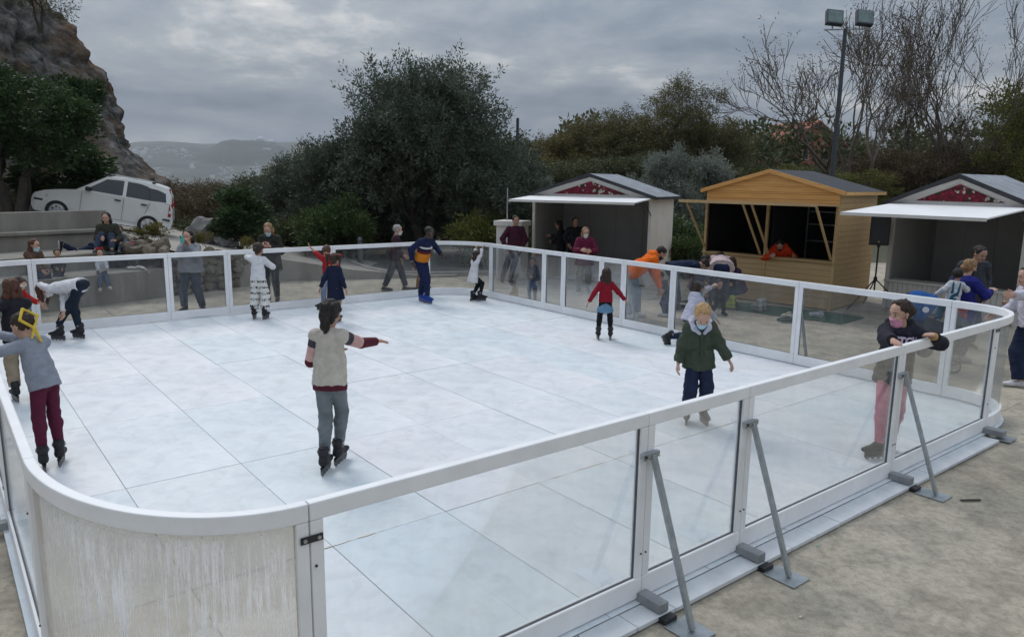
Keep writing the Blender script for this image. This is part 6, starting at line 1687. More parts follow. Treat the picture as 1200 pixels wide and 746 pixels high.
person('girl in beige vest with burgundy sleeves skating away, right arm out', (-1.67, 6.47, 0), 6, 1.59, 6.6, 'tan', ('pony', 'black'), top=dict(m=vest, t=0.014, hem=0.02, sleeve=0.0, name='vest', w=1.05), low=dict(m=jeans_g, t=0.006),
       hands=[(0.37, 0.50, 1.12), (-0.02, 0.32, 1.04)], feet=[(0.055, 0.20, 0), (-0.02, -0.04, 0)], lean=(7, -2, 4), head=(4, 10, 0), vox=N, extra=x_center, curl=0.3, palm=[(0, 0.2, -1), (0.5, 0, -1)], poles=[(0.2, -0.6, -0.8), (-0.5, -0.5, -0.8)], footyaw=(6, -2))
park = c_('green_parka', (0.052, 0.066, 0.046)); navy = c_('navy_cloth', (0.014, 0.022, 0.050)); lilac = c_('lilac_fleece', (0.46, 0.46, 0.55))
def x_green(c):
    s = c['s']; tp = c['tp']
    S = Sdf(0.010, 0.02); ring = [(-0.02, 0.088, 0.262, .014), (-0.062, 0.062, 0.30, .022), (-0.078, 0.005, 0.325, .028), (-0.055, -0.055, 0.335, .034), (0, -0.075, 0.335, .036), (0.055, -0.055, 0.335, .034), (0.078, 0.005, 0.325, .028), (0.062, 0.062, 0.30, .022), (0.02, 0.088, 0.262, .014)]
    for q0, q1 in zip(ring, ring[1:]): S.cone(tp(*q0[:3]), tp(*q1[:3]), q0[3] * s, q1[3] * s)
    link('hood', S.mesh('hood', [lilac]), c['t'])
    band(c, 'collar', navy, tp(0, 0.02, 0.30), tp(0, 0.035, 0.35), 0.046 * s, 0.042 * s)
    for sx in (-1, 1):
        S = Sdf(0.009, 0.01); S.cone(tp(sx * 0.055, 0.075, 0.02), tp(sx * 0.055, 0.085, 0.08), 0.034 * s, 0.034 * s, flat=c['RT'] @ np.array([0, 1.0, 0]), f=0.5); link('pocket', S.mesh('pocket', [park]), c['t'])
    S = Sdf(0.008, 0.008); S.cone(tp(0, 0.098, 0.0), tp(0.0, 0.094, 0.26), 0.012, 0.012); link('placket', S.mesh('placket', [park]), c['t'])
person('blond boy in dark green parka and blue mask looking down', (2.08, 8.04, 0), 182, 1.44, 6.0, 'fair', ('short', 'blond'), 'blue', dict(m=park, t=0.030, hem=0.075, flare=1.12, sleeve=0.98, name='parka'), dict(m=navy, t=0.014, w=1.22, len=0.94),
       hands=[(-0.24, -0.06, 0.70), (0.36, -0.10, 0.66)], feet=[(-0.095, 0, 0), (0.085, -0.01, 0)], lean=(8, 3, 0), head=(0, 42, 0), vox=N, extra=x_green, curl=0.7, foot=('skate', (0.05, 0.052, 0.058)), footyaw=(14, -8))
hood = c_('charcoal_hoodie', (0.020, 0.021, 0.030)); pinkl = c_('pink_leggings', (0.50, 0.17, 0.24))
def x_pink(c):
    t = c['t']; s = c['s']
    fc = bpy.data.curves.new('chest_lettering', 'FONT'); fc.body = 'STITCH'; fc.size = 0.095; fc.extrude = 0.012; fc.align_x = 'CENTER'; fc.offset = 0.003
    tmp = bpy.data.objects.new('tmp_text', fc); COL.objects.link(tmp)
    me = bpy.data.meshes.new_from_object(tmp.evaluated_get(bpy.context.evaluated_depsgraph_get())); bpy.data.objects.remove(tmp)
    # wrap the letters round the chest
    for v in me.vertices:
        a = v.co.x / 0.15; v.co = Vector((0.15 * math.sin(a), v.co.y, v.co.z + 0.15 * (math.cos(a) - 1) * 0.75))
    me.materials.append(mat('lettering_lilac', (0.62, 0.52, 0.66), rough=0.8, var=0.05))
    o = link('chest_lettering', me, t, c['tp'](0, 0.087, 0.165))
    o.matrix_basis = Matrix.Translation(Vector(c['tp'](0, 0.082, 0.235))) @ Matrix(c['RT']).to_4x4() @ Matrix.Rotation(R(180), 4, 'Z') @ Matrix.Rotation(R(90), 4, 'X')
    el, wr = (c['elL'], c['wrL']); band(c, 'wristband', c_('mustard', (0.42, 0.27, 0.09)), el + (wr - el) * 0.90, el + (wr - el) * 1.03, 0.030 * s, 0.029 * s)
person('girl in charcoal hoodie with pink mask holding the near rail', (3.70, 7.10, 0), 200, 1.60, 6.8, 'fair', ('lowbun', 'brown'), 'pink', dict(m=hood, t=0.026, hem=0.06, hood=True, name='hoodie'), dict(m=pinkl, t=0.004, name='leggings'),
       hands=[tuple(W(5.70, -3.72, 1.27) - Vector((3.70, 7.10, 0))), tuple(W(6.20, -3.86, 1.27) - Vector((3.70, 7.10, 0)))], feet=[(-0.06, -0.10, 0), (0.16, 0.10, 0)], lean=(6, -2, -6), head=(52, 10, 0), vox=N, extra=x_pink, curl=0.55, palm=[(0.2, 0.4, -1), (0, 0.2, -1)],
       poles=[(1, -0.3, -0.8), (-1, -0.2, -0.35)], foot=('skate', (0.03, 0.03, 0.034)), footyaw=(58, 10))
gsw = c_('grey_sweater', (0.245, 0.265, 0.31)); bleg = c_('burgundy_leggings', (0.095, 0.014, 0.038)); yel = c_('yellow_ribbon', (0.62, 0.44, 0.06))
def x_yel(c):
    hp = c['hp']; S = Sdf(0.008, 0.008); fl = c['HR'] @ np.array([0, 1.0, 0.2])
    P = [hp(0, -0.30, 0.86), hp(0.40, -0.42, 0.48), hp(0.02, -0.50, 0.02), hp(-0.38, -0.42, 0.44)]
    for a, b in zip(P, P[1:] + P[:1]): S.cone(a, b, 0.013, 0.015, flat=fl, f=0.8)
    S.cone(P[2], P[2] + np.array([0.02, -0.04, -0.12]), 0.016, 0.012); S.cone(P[2], P[2] + np.array([-0.05, -0.03, -0.08]), 0.014, 0.010)
    link('ribbon', S.mesh('ribbon', [yel]), c['t'])
o4 = Vector((-4.27, 6.46, 0))
person('girl in grey sweater and burgundy leggings with yellow ribbon at the left rail', o4, -66, 1.43, 6.4, 'fair', ('short', 'brown'), None, dict(m=gsw, t=0.012, hem=0.035, name='sweater'), dict(m=bleg, t=0.004, name='leggings'),
       hands=[tuple(W(-0.80, 1.42, 1.22) - o4), tuple(W(-0.82, 1.05, 1.27) - o4)], feet=[(0.09, 0.10, 0), (0.03, -0.06, 0)], pelvis=(0.06, 0.02, 0.80), lean=(20, 0, 0), head=(-8, 20, 0), vox=N, extra=x_yel, poles=[(0.8, -0.3, -0.6), (-0.8, -0.3, -0.6)], footyaw=(45, 30))
dkj = c_('dark_jacket', (0.016, 0.017, 0.022)); beige = c_('beige_trousers', (0.30, 0.245, 0.18))
o5 = Vector((-5.85, 8.55, 0))
person('child in dark jacket and beige trousers at the left edge of the rink', o5, -40, 1.48, 6.5, 'tan', ('long', 'auburn', 0.75), None, dict(m=dkj, t=0.020, hem=0.05), dict(m=beige, t=0.012, w=1.15, len=0.95),
       hands=[tuple(W(-0.80, 3.75, 1.22) - o5), tuple(W(-0.82, 3.45, 1.27) - o5)], feet=[(0.14, 0.02, 0), (-0.02, -0.06, 0)], lean=(14, 0, 0), head=(-5, 14, 0), vox=0.0115)
whk = c_('white_knit', (0.62, 0.62, 0.64)); dj = c_('dark_jeans', (0.012, 0.020, 0.034))
person('woman in white top bending down to touch her skate', (-7.28, 11.92, 0), -82, 1.70, 7.3, 'fair', ('hang', 'auburn', 0.9), 'white', dict(m=whk, t=0.010, hem=0.02, name='sweater'), dict(m=dj, t=0.005),
       hands=[(0.10, -0.22, 0.34), (-0.42, 0.12, 0.62)], feet=[(-0.12, -0.12, 0), (0.17, 0.06, 0)], pelvis=(0.28, 0.02, 0.90), lean=(98, 0, 0), head=(-6, 95, 0), vox=0.0115, poles=[(0.2, -0.3, 0.5), (-0.2, -0.3, 0.5)], footyaw=(0, 10))
redj = c_('red_jacket', (0.34, 0.018, 0.016)); blt = c_('blue_trousers', (0.03, 0.06, 0.17)); offw = c_('off_white', (0.58, 0.56, 0.53))
def x_hb(c):
    hp = c['hp']; band(c, 'headband', offw, hp(0, 0.03, 0.42), hp(0, 0.06, 0.54), 0.415 * c['hh'], 0.40 * c['hh'], c['hxa'], 0.88, vox=0.009)
    S = Sdf(0.009, 0.004)
    for k in range(7): S.ball(c['tp'](-0.06 + 0.02 * k, 0.088, 0.10 + 0.02 * ((k * 3) % 5)), 0.014)
    link('print', S.mesh('print', [c_('mustard', (0.42, 0.27, 0.09))]), c['t'])
person('small child in red jacket with white headband leaning toward the bending woman', (-7.86, 11.50, 0), 112, 1.16, 5.6, 'fair', ('long', 'brown', 0.6), None, dict(m=redj, t=0.020, hem=0.05), dict(m=blt, t=0.010),
       hands=[(0.28, -0.12, 0.58), (0.36, 0.10, 0.66)], feet=[(0.0, -0.08, 0), (-0.02, 0.08, 0)], lean=(28, 0, 0), head=(-10, 36, 0), vox=0.0115, extra=x_hb, poles=[(0.4, -0.4, -0.6), (-0.4, -0.4, -0.6)])
def note_mat():
    m = c_('white_print_trousers', (0.66, 0.65, 0.62)); t = m.node_tree; b = t.nodes['Principled BSDF']
    tcn = t.nodes.new('ShaderNodeTexCoord'); sp = t.nodes.new('ShaderNodeSeparateXYZ'); t.links.new(tcn.outputs['Object'], sp.inputs[0])
    def mth(op, a, b_):
        n = t.nodes.new('ShaderNodeMath'); n.operation = op
        for i, v in enumerate((a, b_)):
            if isinstance(v, (int, float)): n.inputs[i].default_value = v
            else: t.links.new(v, n.inputs[i])
        return n.outputs[0]
    row = mth('LESS_THAN', mth('FRACT', mth('MULTIPLY', sp.outputs[2], 8.5), 0), 0.36)
    mp_ = t.nodes.new('ShaderNodeMapping'); mp_.inputs['Scale'].default_value = (1, 1, 0.8); t.links.new(tcn.outputs['Object'], mp_.inputs[0])
    nz = t.nodes.new('ShaderNodeTexNoise'); nz.inputs['Scale'].default_value = 46; nz.inputs['Detail'].default_value = 1; t.links.new(mp_.outputs[0], nz.inputs['Vector'])
    f = mth('MULTIPLY', row, mth('GREATER_THAN', nz.outputs['Fac'], 0.50))
    mx_ = t.nodes.new('ShaderNodeMix'); mx_.data_type = 'RGBA'; t.links.new(f, mx_.inputs[0]); src = b.inputs['Base Color'].links[0].from_socket
    t.links.new(src, mx_.inputs['A']); mx_.inputs['B'].default_value = (0.03, 0.03, 0.035, 1); t.links.new(mx_.outputs['Result'], b.inputs['Base Color']); return m
person('girl in white top and white trousers with black printed rows at the far rail', (-4.82, 13.89, 0), 2, 1.46, 6.2, 'tan', ('lowbun', 'brown'), None, dict(m=whk, t=0.012, hem=0.0, name='sweater'), dict(m=note_mat(), t=0.018, w=1.35, len=0.92),
       hands=[(0.10, 0.28, 1.02), (-0.16, 0.42, 1.16)], feet=[(0.13, 0, 0), (-0.09, 0.04, 0)], lean=(6, 0, 0), head=(6, 12, 0), poles=[(0.9, -0.4, -0.3), (-0.9, -0.2, 0.05)])
reds = c_('red_shirt', (0.33, 0.015, 0.022)); gjog = c_('blue_grey_joggers', (0.17, 0.21, 0.29)); gold_p = c_('gold_print', (0.50, 0.30, 0.05))
def x_rb(c): band(c, 'print', gold_p, c['tp'](-0.03, 0.086, 0.05), c['tp'](-0.03, 0.092, 0.20), 0.014, 0.014, vox=0.008)
o9 = W(5.25, 7.42, 0)
person('boy in red shirt and blue-grey joggers with one hand on the far rail', o9, 176, 1.36, 6.0, 'tan', ('fringe', 'auburn'), None, dict(m=reds, t=0.014, hem=0.04, sleeve=0.62, name='shirt'), dict(m=gjog, t=0.008),
       hands=[(-0.40, 0.16, 1.27), (0.10, -0.16, 0.74)], feet=[(-0.10, -0.06, 0), (0.16, 0.04, 0)], lean=(4, 3, 0), head=(0, 34, 0), poles=[(0.5, 0.2, -0.8), (-0.9, -0.3, -0.2)], footyaw=(60, 10), extra=x_rb)
ndr = c_('navy_dress', (0.010, 0.014, 0.038)); tan_t = c_('tan_tights', (0.35, 0.245, 0.145)); redb = c_('red_bow', (0.36, 0.02, 0.03))
def x_nd(c):
    for sx in (-1, 1): bow(c, redb, c['hp'](sx * 0.38, -0.2, 0.66), 0.055)
    S = Sdf(c['vox'], 0.02); s = c['s']; m_ = (c['knR'] + c['knL']) / 2
    S.cone(c['tp'](0, 0, 0.16), c['pel'] + (m_ - c['pel']) * 0.92, 0.078 * s, 0.118 * s, flat=c['xa'], f=1.3, cap=0.0); link('dress', S.mesh('dress', [ndr]), c['t'])
person('little girl in navy dress with red bows on her pigtails', (-3.36, 13.66, 0), 10, 1.30, 5.8, 'tan', ('pigtails', 'brown'), None, dict(m=ndr, t=0.014, hem=0.02, name='bodice'), dict(m=tan_t, t=0.003, name='tights'),
       hands=[(0.30, 0.02, 0.52), (-0.28, 0.02, 0.50)], feet=[(0.09, 0.02, 0), (-0.02, 0.1, 0)], lean=(3, 0, 0), head=(0, 6, 0), extra=x_nd)
nvt = c_('navy_tracksuit', (0.010, 0.016, 0.055)); org = c_('orange_panel', (0.50, 0.17, 0.015)); blsk = (0.012, 0.045, 0.24)
def x_nr(c):
    s = c['s']; tp = c['tp']
    band(c, 'chest_panel', org, tp(0, 0.006, 0.015), tp(0, 0.006, 0.135), 0.083 * s, 0.083 * s, c['xa'], 1.34)
    band(c, 'chest_stripe', offw, tp(0, 0.006, 0.205), tp(0, 0.006, 0.225), 0.080 * s, 0.080 * s, c['xa'], 1.36)
    band(c, 'chest_stripe', burg_knit, tp(0, 0.006, 0.138), tp(0, 0.006, 0.170), 0.081 * s, 0.081 * s, c['xa'], 1.36)
    band(c, 'wristwatch', offw, c['wrR'] - (c['wrR'] - c['elR']) * 0.05, c['wrR'] + (c['wrR'] - c['elR']) * 0.04, 0.024 * s, 0.024 * s)
person('man in navy and orange tracksuit top with bright blue skates', (-1.92, 16.30, 0), 128, 1.74, 7.4, 'dark', ('buzz', 'black'), None, dict(m=nvt, t=0.016, hem=0.03, name='track_top'), dict(m=nvt, t=0.010, w=1.1), foot=('skate', blsk),
       hands=[(-0.26, -0.24, 0.92), (0.34, 0.0, 1.05)], feet=[(-0.10, -0.05, 0), (0.06, -0.30, 0)], pelvis=(-0.08, -0.10, 0.90), lean=(20, 0, 0), head=(-10, 16, 0), extra=x_nr, poles=[(0.7, -0.7, 0.1), (-0.7, -0.7, 0)], curl=0.6, footyaw=(20, 0))
whd = c_('white_tunic', (0.60, 0.59, 0.61)); blk = c_('black_leggings', (0.010, 0.010, 0.013))
o12 = W(8.42, 6.66, 0)
person('small girl in white tunic and black leggings hanging from the rail with both hands', o12, 62, 1.22, 5.7, 'tan', ('long', 'brown', 0.6), None, dict(m=whd, t=0.016, hem=0.13, flare=1.25, name='tunic'), dict(m=blk, t=0.004, name='leggings'),
       hands=[(0.17, 0.06, 1.275), (0.00, 0.30, 1.29)], feet=[(0.10, -0.06, 0), (-0.06, -0.06, 0)], pelvis=(-0.06, -0.10, 0.56), lean=(10, -3, 0), head=(20, 12, 0), poles=[(0.9, 0.4, -0.3), (-0.9, 0.4, -0.3)], curl=0.9, palm=[(0.2, 0.9, -0.6), (0.2, 0.9, -0.6)])
rsw = c_('red_sweater', (0.22, 0.008, 0.020)); den = c_('denim_skirt', (0.12, 0.24, 0.36))
person('girl in red sweater and short denim skirt skating toward the right fence', (1.58, 12.45, 0), 6, 1.24, 5.9, 'tan', ('long', 'brown', 0.55), None, dict(m=rsw, t=0.012, hem=-0.01, name='sweater'), dict(m=blk, t=0.004, name='leggings', skirt=dict(m=den, len=0.62, r=0.094)),
       hands=[(0.36, 0.03, 0.66), (-0.29, 0.0, 0.64)], feet=[(0.105, 0, 0), (-0.105, 0.0, 0)], lean=(3, 0, 0), head=(10, 4, 0), vox=0.0115, poles=[(0.4, -0.8, 0.1), (-0.4, -0.8, 0.1)])
person('child in lilac hoodie and blue mask kneeling on the floor by the right fence', (2.98, 12.30, 0), 62, 1.38, 6.1, 'fair', ('short', 'brown'), 'blue', dict(m=lilac, t=0.020, hem=0.04, hood=True, name='hoodie'), dict(m=navy, t=0.010),
       hands=[(0.50, -0.12, 0.34), (0.40, 0.26, 0.92)], feet=[(-0.36, -0.16, -0.02), (0.24, 0.10, 0)], pelvis=(-0.02, -0.02, 0.42), lean=(24, 0, 0), head=(14, 8, 0), vox=0.0115, kpole=[(0.1, 0.6, -1), (0, 1, 1)], footpitch=(-62, 0), footyaw=(0, 0), palm=[(0, 0.3, -1), (0, 1, 0)], curl=0.2)
# ---- behind the far fence
def x_ph1(c): phone(c, mat('teal_case', (0.08, 0.42, 0.38), rough=0.4, var=0.05), c['hp'](0.0, 1.08, 0.20), (0, -1, 0.1), (0, 0, 1), 'teal phone held up before her face by the woman in grey')
ghd = c_('grey_hoodie', (0.26, 0.27, 0.29)); jn = c_('blue_jeans', (0.030, 0.045, 0.075))
person('woman in grey top and dark jeans photographing with a teal phone', (-6.47, 14.92, GZ), 180, 1.66, 7.2, 'fair', ('long', 'black', 0.5), None, dict(m=ghd, t=0.018, hem=0.02, w=1.2, name='sweater'), dict(m=jn, t=0.010, w=1.15), foot=('shoe', BLK), build=1.22,
       hands=[(-0.075, -0.20, 1.36), (0.085, -0.20, 1.36)], feet=[(-0.20, 0, 0), (0.16, 0.02, 0)], lean=(2, 0, 0), head=(0, 4, 0), extra=x_ph1, poles=[(0.6, -0.1, -1), (-0.6, -0.1, -1)], palm=[(-1, 0.3, 0), (1, 0.3, 0)], curl=0.6)
coat = c_('dark_olive_coat', (0.026, 0.027, 0.022)); 
def x_ph2(c): phone(c, mat('pink_case', (0.50, 0.20, 0.19), rough=0.4, var=0.05), c['tp'](0.0, 0.20, 0.235), (0, -1, 0.5), (0, 0.4, 1), 'pink phone held at chest height by the woman in the dark coat')
person('woman in long dark coat looking down at a pink phone', (-5.30, 16.25, GZ), 176, 1.76, 7.5, 'fair', ('long', 'fair', 0.4), 'blue', dict(m=coat, t=0.026, hem=0.12, flare=1.1, name='coat', w=1.1), dict(m=c_('charcoal_trousers', (0.022, 0.023, 0.026)), t=0.010), foot=('shoe', BLK),
       hands=[(-0.075, -0.26, 1.24), (0.085, -0.26, 1.24)], feet=[(-0.10, 0, 0), (0.10, 0.02, 0)], lean=(3, 0, 0), head=(2, 26, 0), extra=x_ph2, poles=[(0.6, -0.1, -1), (-0.6, -0.1, -1)], curl=0.6, palm=[(-1, 0.2, 0), (1, 0.2, 0)])
def x_bag(c):
    S = Sdf(0.014, 0.02); S.cone(c['tp'](-0.05, -0.11, 0.06), c['tp'](0.05, -0.11, 0.06), 0.085, 0.085, flat=(0, 1, 0), f=0.7); link('bag', S.mesh('bag', [blk]), c['t'])
person('grey-haired woman in mask walking behind the far fence', (-2.90, 18.15, GZ), 84, 1.63, 7.4, 'fair', ('short', 'grey'), 'white', dict(m=c_('plum_jacket', (0.040, 0.017, 0.028)), t=0.020, hem=0.06), dict(m=c_('grey_trousers', (0.075, 0.08, 0.095)), t=0.012, w=1.1), foot=('shoe', (0.08, 0.08, 0.085)),
       hands=[(0.25, -0.2, 0.90), (0.10, 0.2, 0.78)], feet=[(-0.24, -0.06, 0), (0.26, 0.06, 0)], lean=(4, 0, 0), head=(0, 6, 0), extra=x_bag)
person('child in dark top and ochre trousers beside the grey-haired woman', (-2.20, 18.35, GZ), 262, 1.05, 5.6, 'tan', ('short', 'black'), None, dict(m=dkj, t=0.018, hem=0.05), dict(m=c_('ochre_trousers', (0.28, 0.145, 0.045)), t=0.010), foot=('shoe', (0.05, 0.05, 0.06)), lean=(10, 0, 0), feet=[(-0.16, -0.05, 0), (0.10, 0.05, 0)], hands=[(-0.22, -0.1, 0.55), (-0.16, 0.1, 0.5)])
bj = c_('burgundy_puffer', (0.045, 0.010, 0.022), bump=0.9, bscale=20)
person('man in burgundy jacket leaning beside the white cabinet', (0.0, 20.02, GZ), 172, 1.82, 7.5, 'tan', ('short', 'black'), None, dict(m=bj, t=0.024, hem=0.05, w=1.08), dict(m=jn, t=0.010), foot=('shoe', BLK), build=1.08,
       hands=[(-0.20, -0.10, 0.92), (0.22, -0.08, 0.92)], feet=[(-0.28, -0.05, 0), (-0.06, -0.14, 0)], pelvis=(0.06, 0.02, 0.92), lean=(-2, 0, 0), head=(-8, 8, 0), poles=[(1, -0.3, 0), (-1, -0.3, 0)])
person('toddler boy in navy jacket standing behind the right fence near the corner', (0.46, 17.0, GZ), 186, 1.0, 5.3, 'tan', ('short', 'brown'), None, dict(m=c_('toddler_navy', (0.022, 0.034, 0.062)), t=0.022, hem=0.05, hood=True), dict(m=c_('toddler_jeans', (0.06, 0.09, 0.15)), t=0.010), foot=('shoe', (0.05, 0.05, 0.06)), hands=[(-0.05, -0.14, 0.56), (0.14, -0.02, 0.40)], head=(6, 14, 0))
# ---- by the first stall
def x_strap(c): band(c, 'bag', offw, c['tp'](0.06, -0.08, 0.06), c['tp'](0.06, -0.08, 0.22), 0.06, 0.06, (0, 1, 0), 0.6)
person('dark-clothed woman with raised phone hand inside the first stall', (1.40, 21.25, GZ), 286, 1.62, 7.3, 'tan', ('long', 'black', 0.6), None, dict(m=dkj, t=0.022, hem=0.05), dict(m=blk, t=0.010), foot=('shoe', BLK), hands=[(-0.34, -0.10, 1.18), (-0.28, 0.12, 1.0)], lean=(4, 0, 0), head=(0, 16, 0), extra=x_strap, curl=0.9)
person('dark-haired man in black standing inside the first stall', (1.72, 21.0, GZ), 170, 1.74, 7.5, 'tan', ('short', 'black'), None, dict(m=dkj, t=0.022, hem=0.05), dict(m=blk, t=0.010), foot=('shoe', BLK), hands=[(-0.18, -0.12, 0.98), (0.2, -0.1, 0.98)])
wine = c_('wine_coat', (0.12, 0.012, 0.040))
person('woman with curly blond hair in wine red coat and grey mask', (1.78, 18.4, GZ), 188, 1.62, 7.3, 'fair', ('curly', 'fair', 0.45), 'white', dict(m=wine, t=0.028, hem=0.10, flare=1.1, w=1.1), dict(m=c_('stone_trousers', (0.22, 0.21, 0.18)), t=0.012, w=1.1), foot=('shoe', BLK), build=1.1,
       hands=[(-0.12, -0.30, 1.06), (0.12, -0.30, 1.04)], lean=(4, 0, 0), head=(-14, 10, 0), poles=[(0.7, -0.2, -1), (-0.7, -0.2, -1)], curl=0.8)
# ---- the helpers behind the right fence
orh = c_('orange_hoodie', (0.68, 0.125, 0.008)); ljn = c_('light_jeans', (0.15, 0.205, 0.27))
person('man in bright orange hoodie bending over a child', (2.42, 14.86, GZ), 78, 1.80, 7.5, 'tan', ('buzz', 'black'), 'black', dict(m=orh, t=0.026, hem=0.06, hood=True, w=1.1, name='hoodie'), dict(m=ljn, t=0.014, w=1.15), foot=('shoe', (0.50, 0.50, 0.50)), build=1.08,
       hands=[(0.56, -0.10, 0.50), (0.62, 0.16, 0.52)], feet=[(-0.10, -0.12, 0), (0.12, 0.08, 0)], pelvis=(-0.05, 0, 0.92), lean=(58, 0, 0), head=(4, 46, 0), poles=[(0.3, -0.6, -0.3), (-0.3, -0.6, -0.3)], curl=0.8)
person('small child in navy being helped by the man in orange', (3.18, 15.05, GZ), 250, 0.98, 5.4, 'tan', ('short', 'brown'), None, dict(m=c_('toddler_slate', (0.04, 0.05, 0.075)), t=0.020, hem=0.06), dict(m=c_('toddler_blue', (0.035, 0.055, 0.11)), t=0.014, w=1.2), foot=('shoe', (0.42, 0.42, 0.42)), lean=(24, 0, 0), head=(0, 30, 0), hands=[(-0.2, -0.1, 0.42), (-0.18, 0.12, 0.42)])
person('person in navy jacket bent double beside the man in orange', (3.55, 15.95, GZ), 84, 1.72, 7.4, 'tan', ('short', 'black'), None, dict(m=c_('navy_jacket', (0.010, 0.018, 0.045)), t=0.026, hem=0.06, w=1.1), dict(m=jn, t=0.012), foot=('shoe', BLK), hands=[(0.60, -0.2, 0.30), (0.64, 0.1, 0.32)], pelvis=(-0.12, 0, 0.90), lean=(82, 0, 0), head=(0, 80, 0), feet=[(-0.08, -0.14, 0), (0.10, 0.12, 0)], poles=[(0.2, -0.5, 0.4), (-0.2, -0.5, 0.4)])
pkj = c_('pale_pink_jacket', (0.52, 0.42, 0.42), bump=0.8, bscale=16)
person('person in pale pink jacket stooping with back turned before the pine stall', (4.55, 16.25, GZ), 12, 1.66, 7.4, 'fair', ('short', 'brown'), None, dict(m=pkj, t=0.032, hem=0.03, w=1.25), dict(m=c_('indigo_jeans', (0.014, 0.022, 0.058)), t=0.016, w=1.1), foot=('shoe', BLK), build=1.2,
       hands=[(0.10, 0.56, 0.34), (-0.10, 0.56, 0.34)], feet=[(0.16, 0, 0), (-0.16, 0, 0)], pelvis=(0, -0.10, 0.90), lean=(74, 0, 0), head=(0, 70, 0), poles=[(1, -0.3, 0), (-1, -0.3, 0)])
person('dark-haired woman crouching left of the pale pink jacket', (4.08, 16.45, GZ), 100, 1.60, 7.3, 'tan', ('long', 'black', 0.8), None, dict(m=c_('speckled_grey', (0.10, 0.10, 0.105), var=0.6, scale=40), t=0.024, hem=0.03), dict(m=jn, t=0.012), foot=('shoe', BLK), pelvis=(-0.05, 0, 0.42), lean=(20, 0, 0), head=(0, 20, 0), feet=[(0.12, -0.12, 0), (0.05, 0.12, 0)], hands=[(0.45, -0.1, 0.42), (0.45, 0.1, 0.42)])
person('dark-haired woman in purple crouching right of the pale pink jacket', (5.02, 16.35, GZ), 262, 1.60, 7.3, 'tan', ('long', 'brown', 0.9), None, dict(m=c_('dark_purple', (0.035, 0.018, 0.045)), t=0.024, hem=0.03), dict(m=jn, t=0.012), foot=('shoe', BLK), pelvis=(0.05, 0, 0.40), lean=(24, 0, 0), head=(-10, 20, 0), feet=[(-0.12, -0.12, 0), (-0.05, 0.12, 0)], hands=[(-0.42, -0.1, 0.42), (-0.42, 0.1, 0.42)])
person('small child in dark clothes squatting on the green mat', (4.30, 15.45, GZ), 176, 1.0, 5.4, 'tan', ('short', 'black'), None, dict(m=dkj, t=0.022, hem=0.04), dict(m=blk, t=0.014), foot=('shoe', BLK), pelvis=(0, 0.05, 0.26), lean=(16, 0, 0), head=(0, 20, 0), feet=[(-0.12, -0.14, 0), (0.12, -0.14, 0)], hands=[(-0.16, -0.26, 0.26), (0.16, -0.26, 0.26)])
person('person in orange hoodie leaning on the counter of the pine stall', (6.28, 17.35, GZ), 206, 1.66, 7.3, 'tan', ('short', 'black'), 'black', dict(m=c_('red_orange_hoodie', (0.55, 0.045, 0.008)), t=0.028, hem=0.05, hood=True, w=1.1, name='hoodie'), dict(m=blk, t=0.012), foot=('shoe', BLK), hands=[(-0.42, -0.40, 1.09), (0.12, -0.46, 1.09)], lean=(38, 0, 0), head=(0, 48, 0), poles=[(1, 0, -0.9), (-1, 0, -0.9)])
# ---- the group at the right edge
cob = c_('cobalt_coat', (0.018, 0.022, 0.17))
woman = person('fair-haired woman in cobalt blue coat carrying a toddler', (6.98, 11.45, GZ), 74, 1.62, 7.4, 'fair', ('lowbun', 'fair'), 'black', dict(m=cob, t=0.024, hem=0.10, flare=1.08), dict(m=jn, t=0.010), foot=('shoe', (0.3, 0.3, 0.3)), hands=[(0.40, -0.06, 1.12), (0.10, -0.22, 0.92)], lean=(0, 0, 0), head=(0, 8, 0), palm=[(0, 0.2, 1), (0, 0, 1)], curl=0.15, poles=[(0.6, -0.6, -0.5), (-1, -0.4, -0.3)])
dun = c_('teal_dungarees', (0.022, 0.10, 0.17)); pal = c_('pale_grey_knit', (0.50, 0.52, 0.55))
def x_dun(c):
    s = c['s']; tp = c['tp']
    S = Sdf(0.011, 0.01); S.cone(tp(0, -0.012, 0.0), tp(0, -0.012, 0.15), 0.078 * s, 0.074 * s, flat=c['xa'], f=1.36, capa=0.02, cap=0.0); 
    for sx in (-1, 1): S.cone(tp(sx * 0.045, -0.085, 0.14), tp(sx * 0.055, -0.055, 0.31), 0.020 * s, 0.018 * s)
    link('dungarees_bib', S.mesh('bib', [dun]), c['t'])
person('toddler in teal dungarees seen from behind on the arm of the woman in cobalt', (6.70, 11.20, 0.62), 20, 0.95, 5.0, 'tan', ('short', 'black'), None, dict(m=pal, t=0.016, hem=0.03, name='sweater'), dict(m=dun, t=0.016, w=1.2), foot=('shoe', (0.40, 0.40, 0.42)), pelvis=(0, 0, 0.34), lean=(4, 6, 0), head=(20, 6, 0), feet=[(0.16, 0.18, -0.06), (-0.14, 0.10, -0.06)], hands=[(0.20, 0.14, 0.55), (-0.22, 0.08, 0.40)], extra=x_dun)
person('man in dark jacket standing behind the woman in cobalt', (7.72, 12.45, GZ), 192, 1.78, 7.5, 'tan', ('short', 'black'), None, dict(m=c_('slate_jacket', (0.040, 0.045, 0.055)), t=0.026, hem=0.05, w=1.1), dict(m=jn, t=0.012), foot=('shoe', BLK), lean=(8, 0, 0), head=(-24, 24, 0), build=1.08, hands=[(-0.2, -0.1, 0.95), (0.22, -0.1, 0.95)])
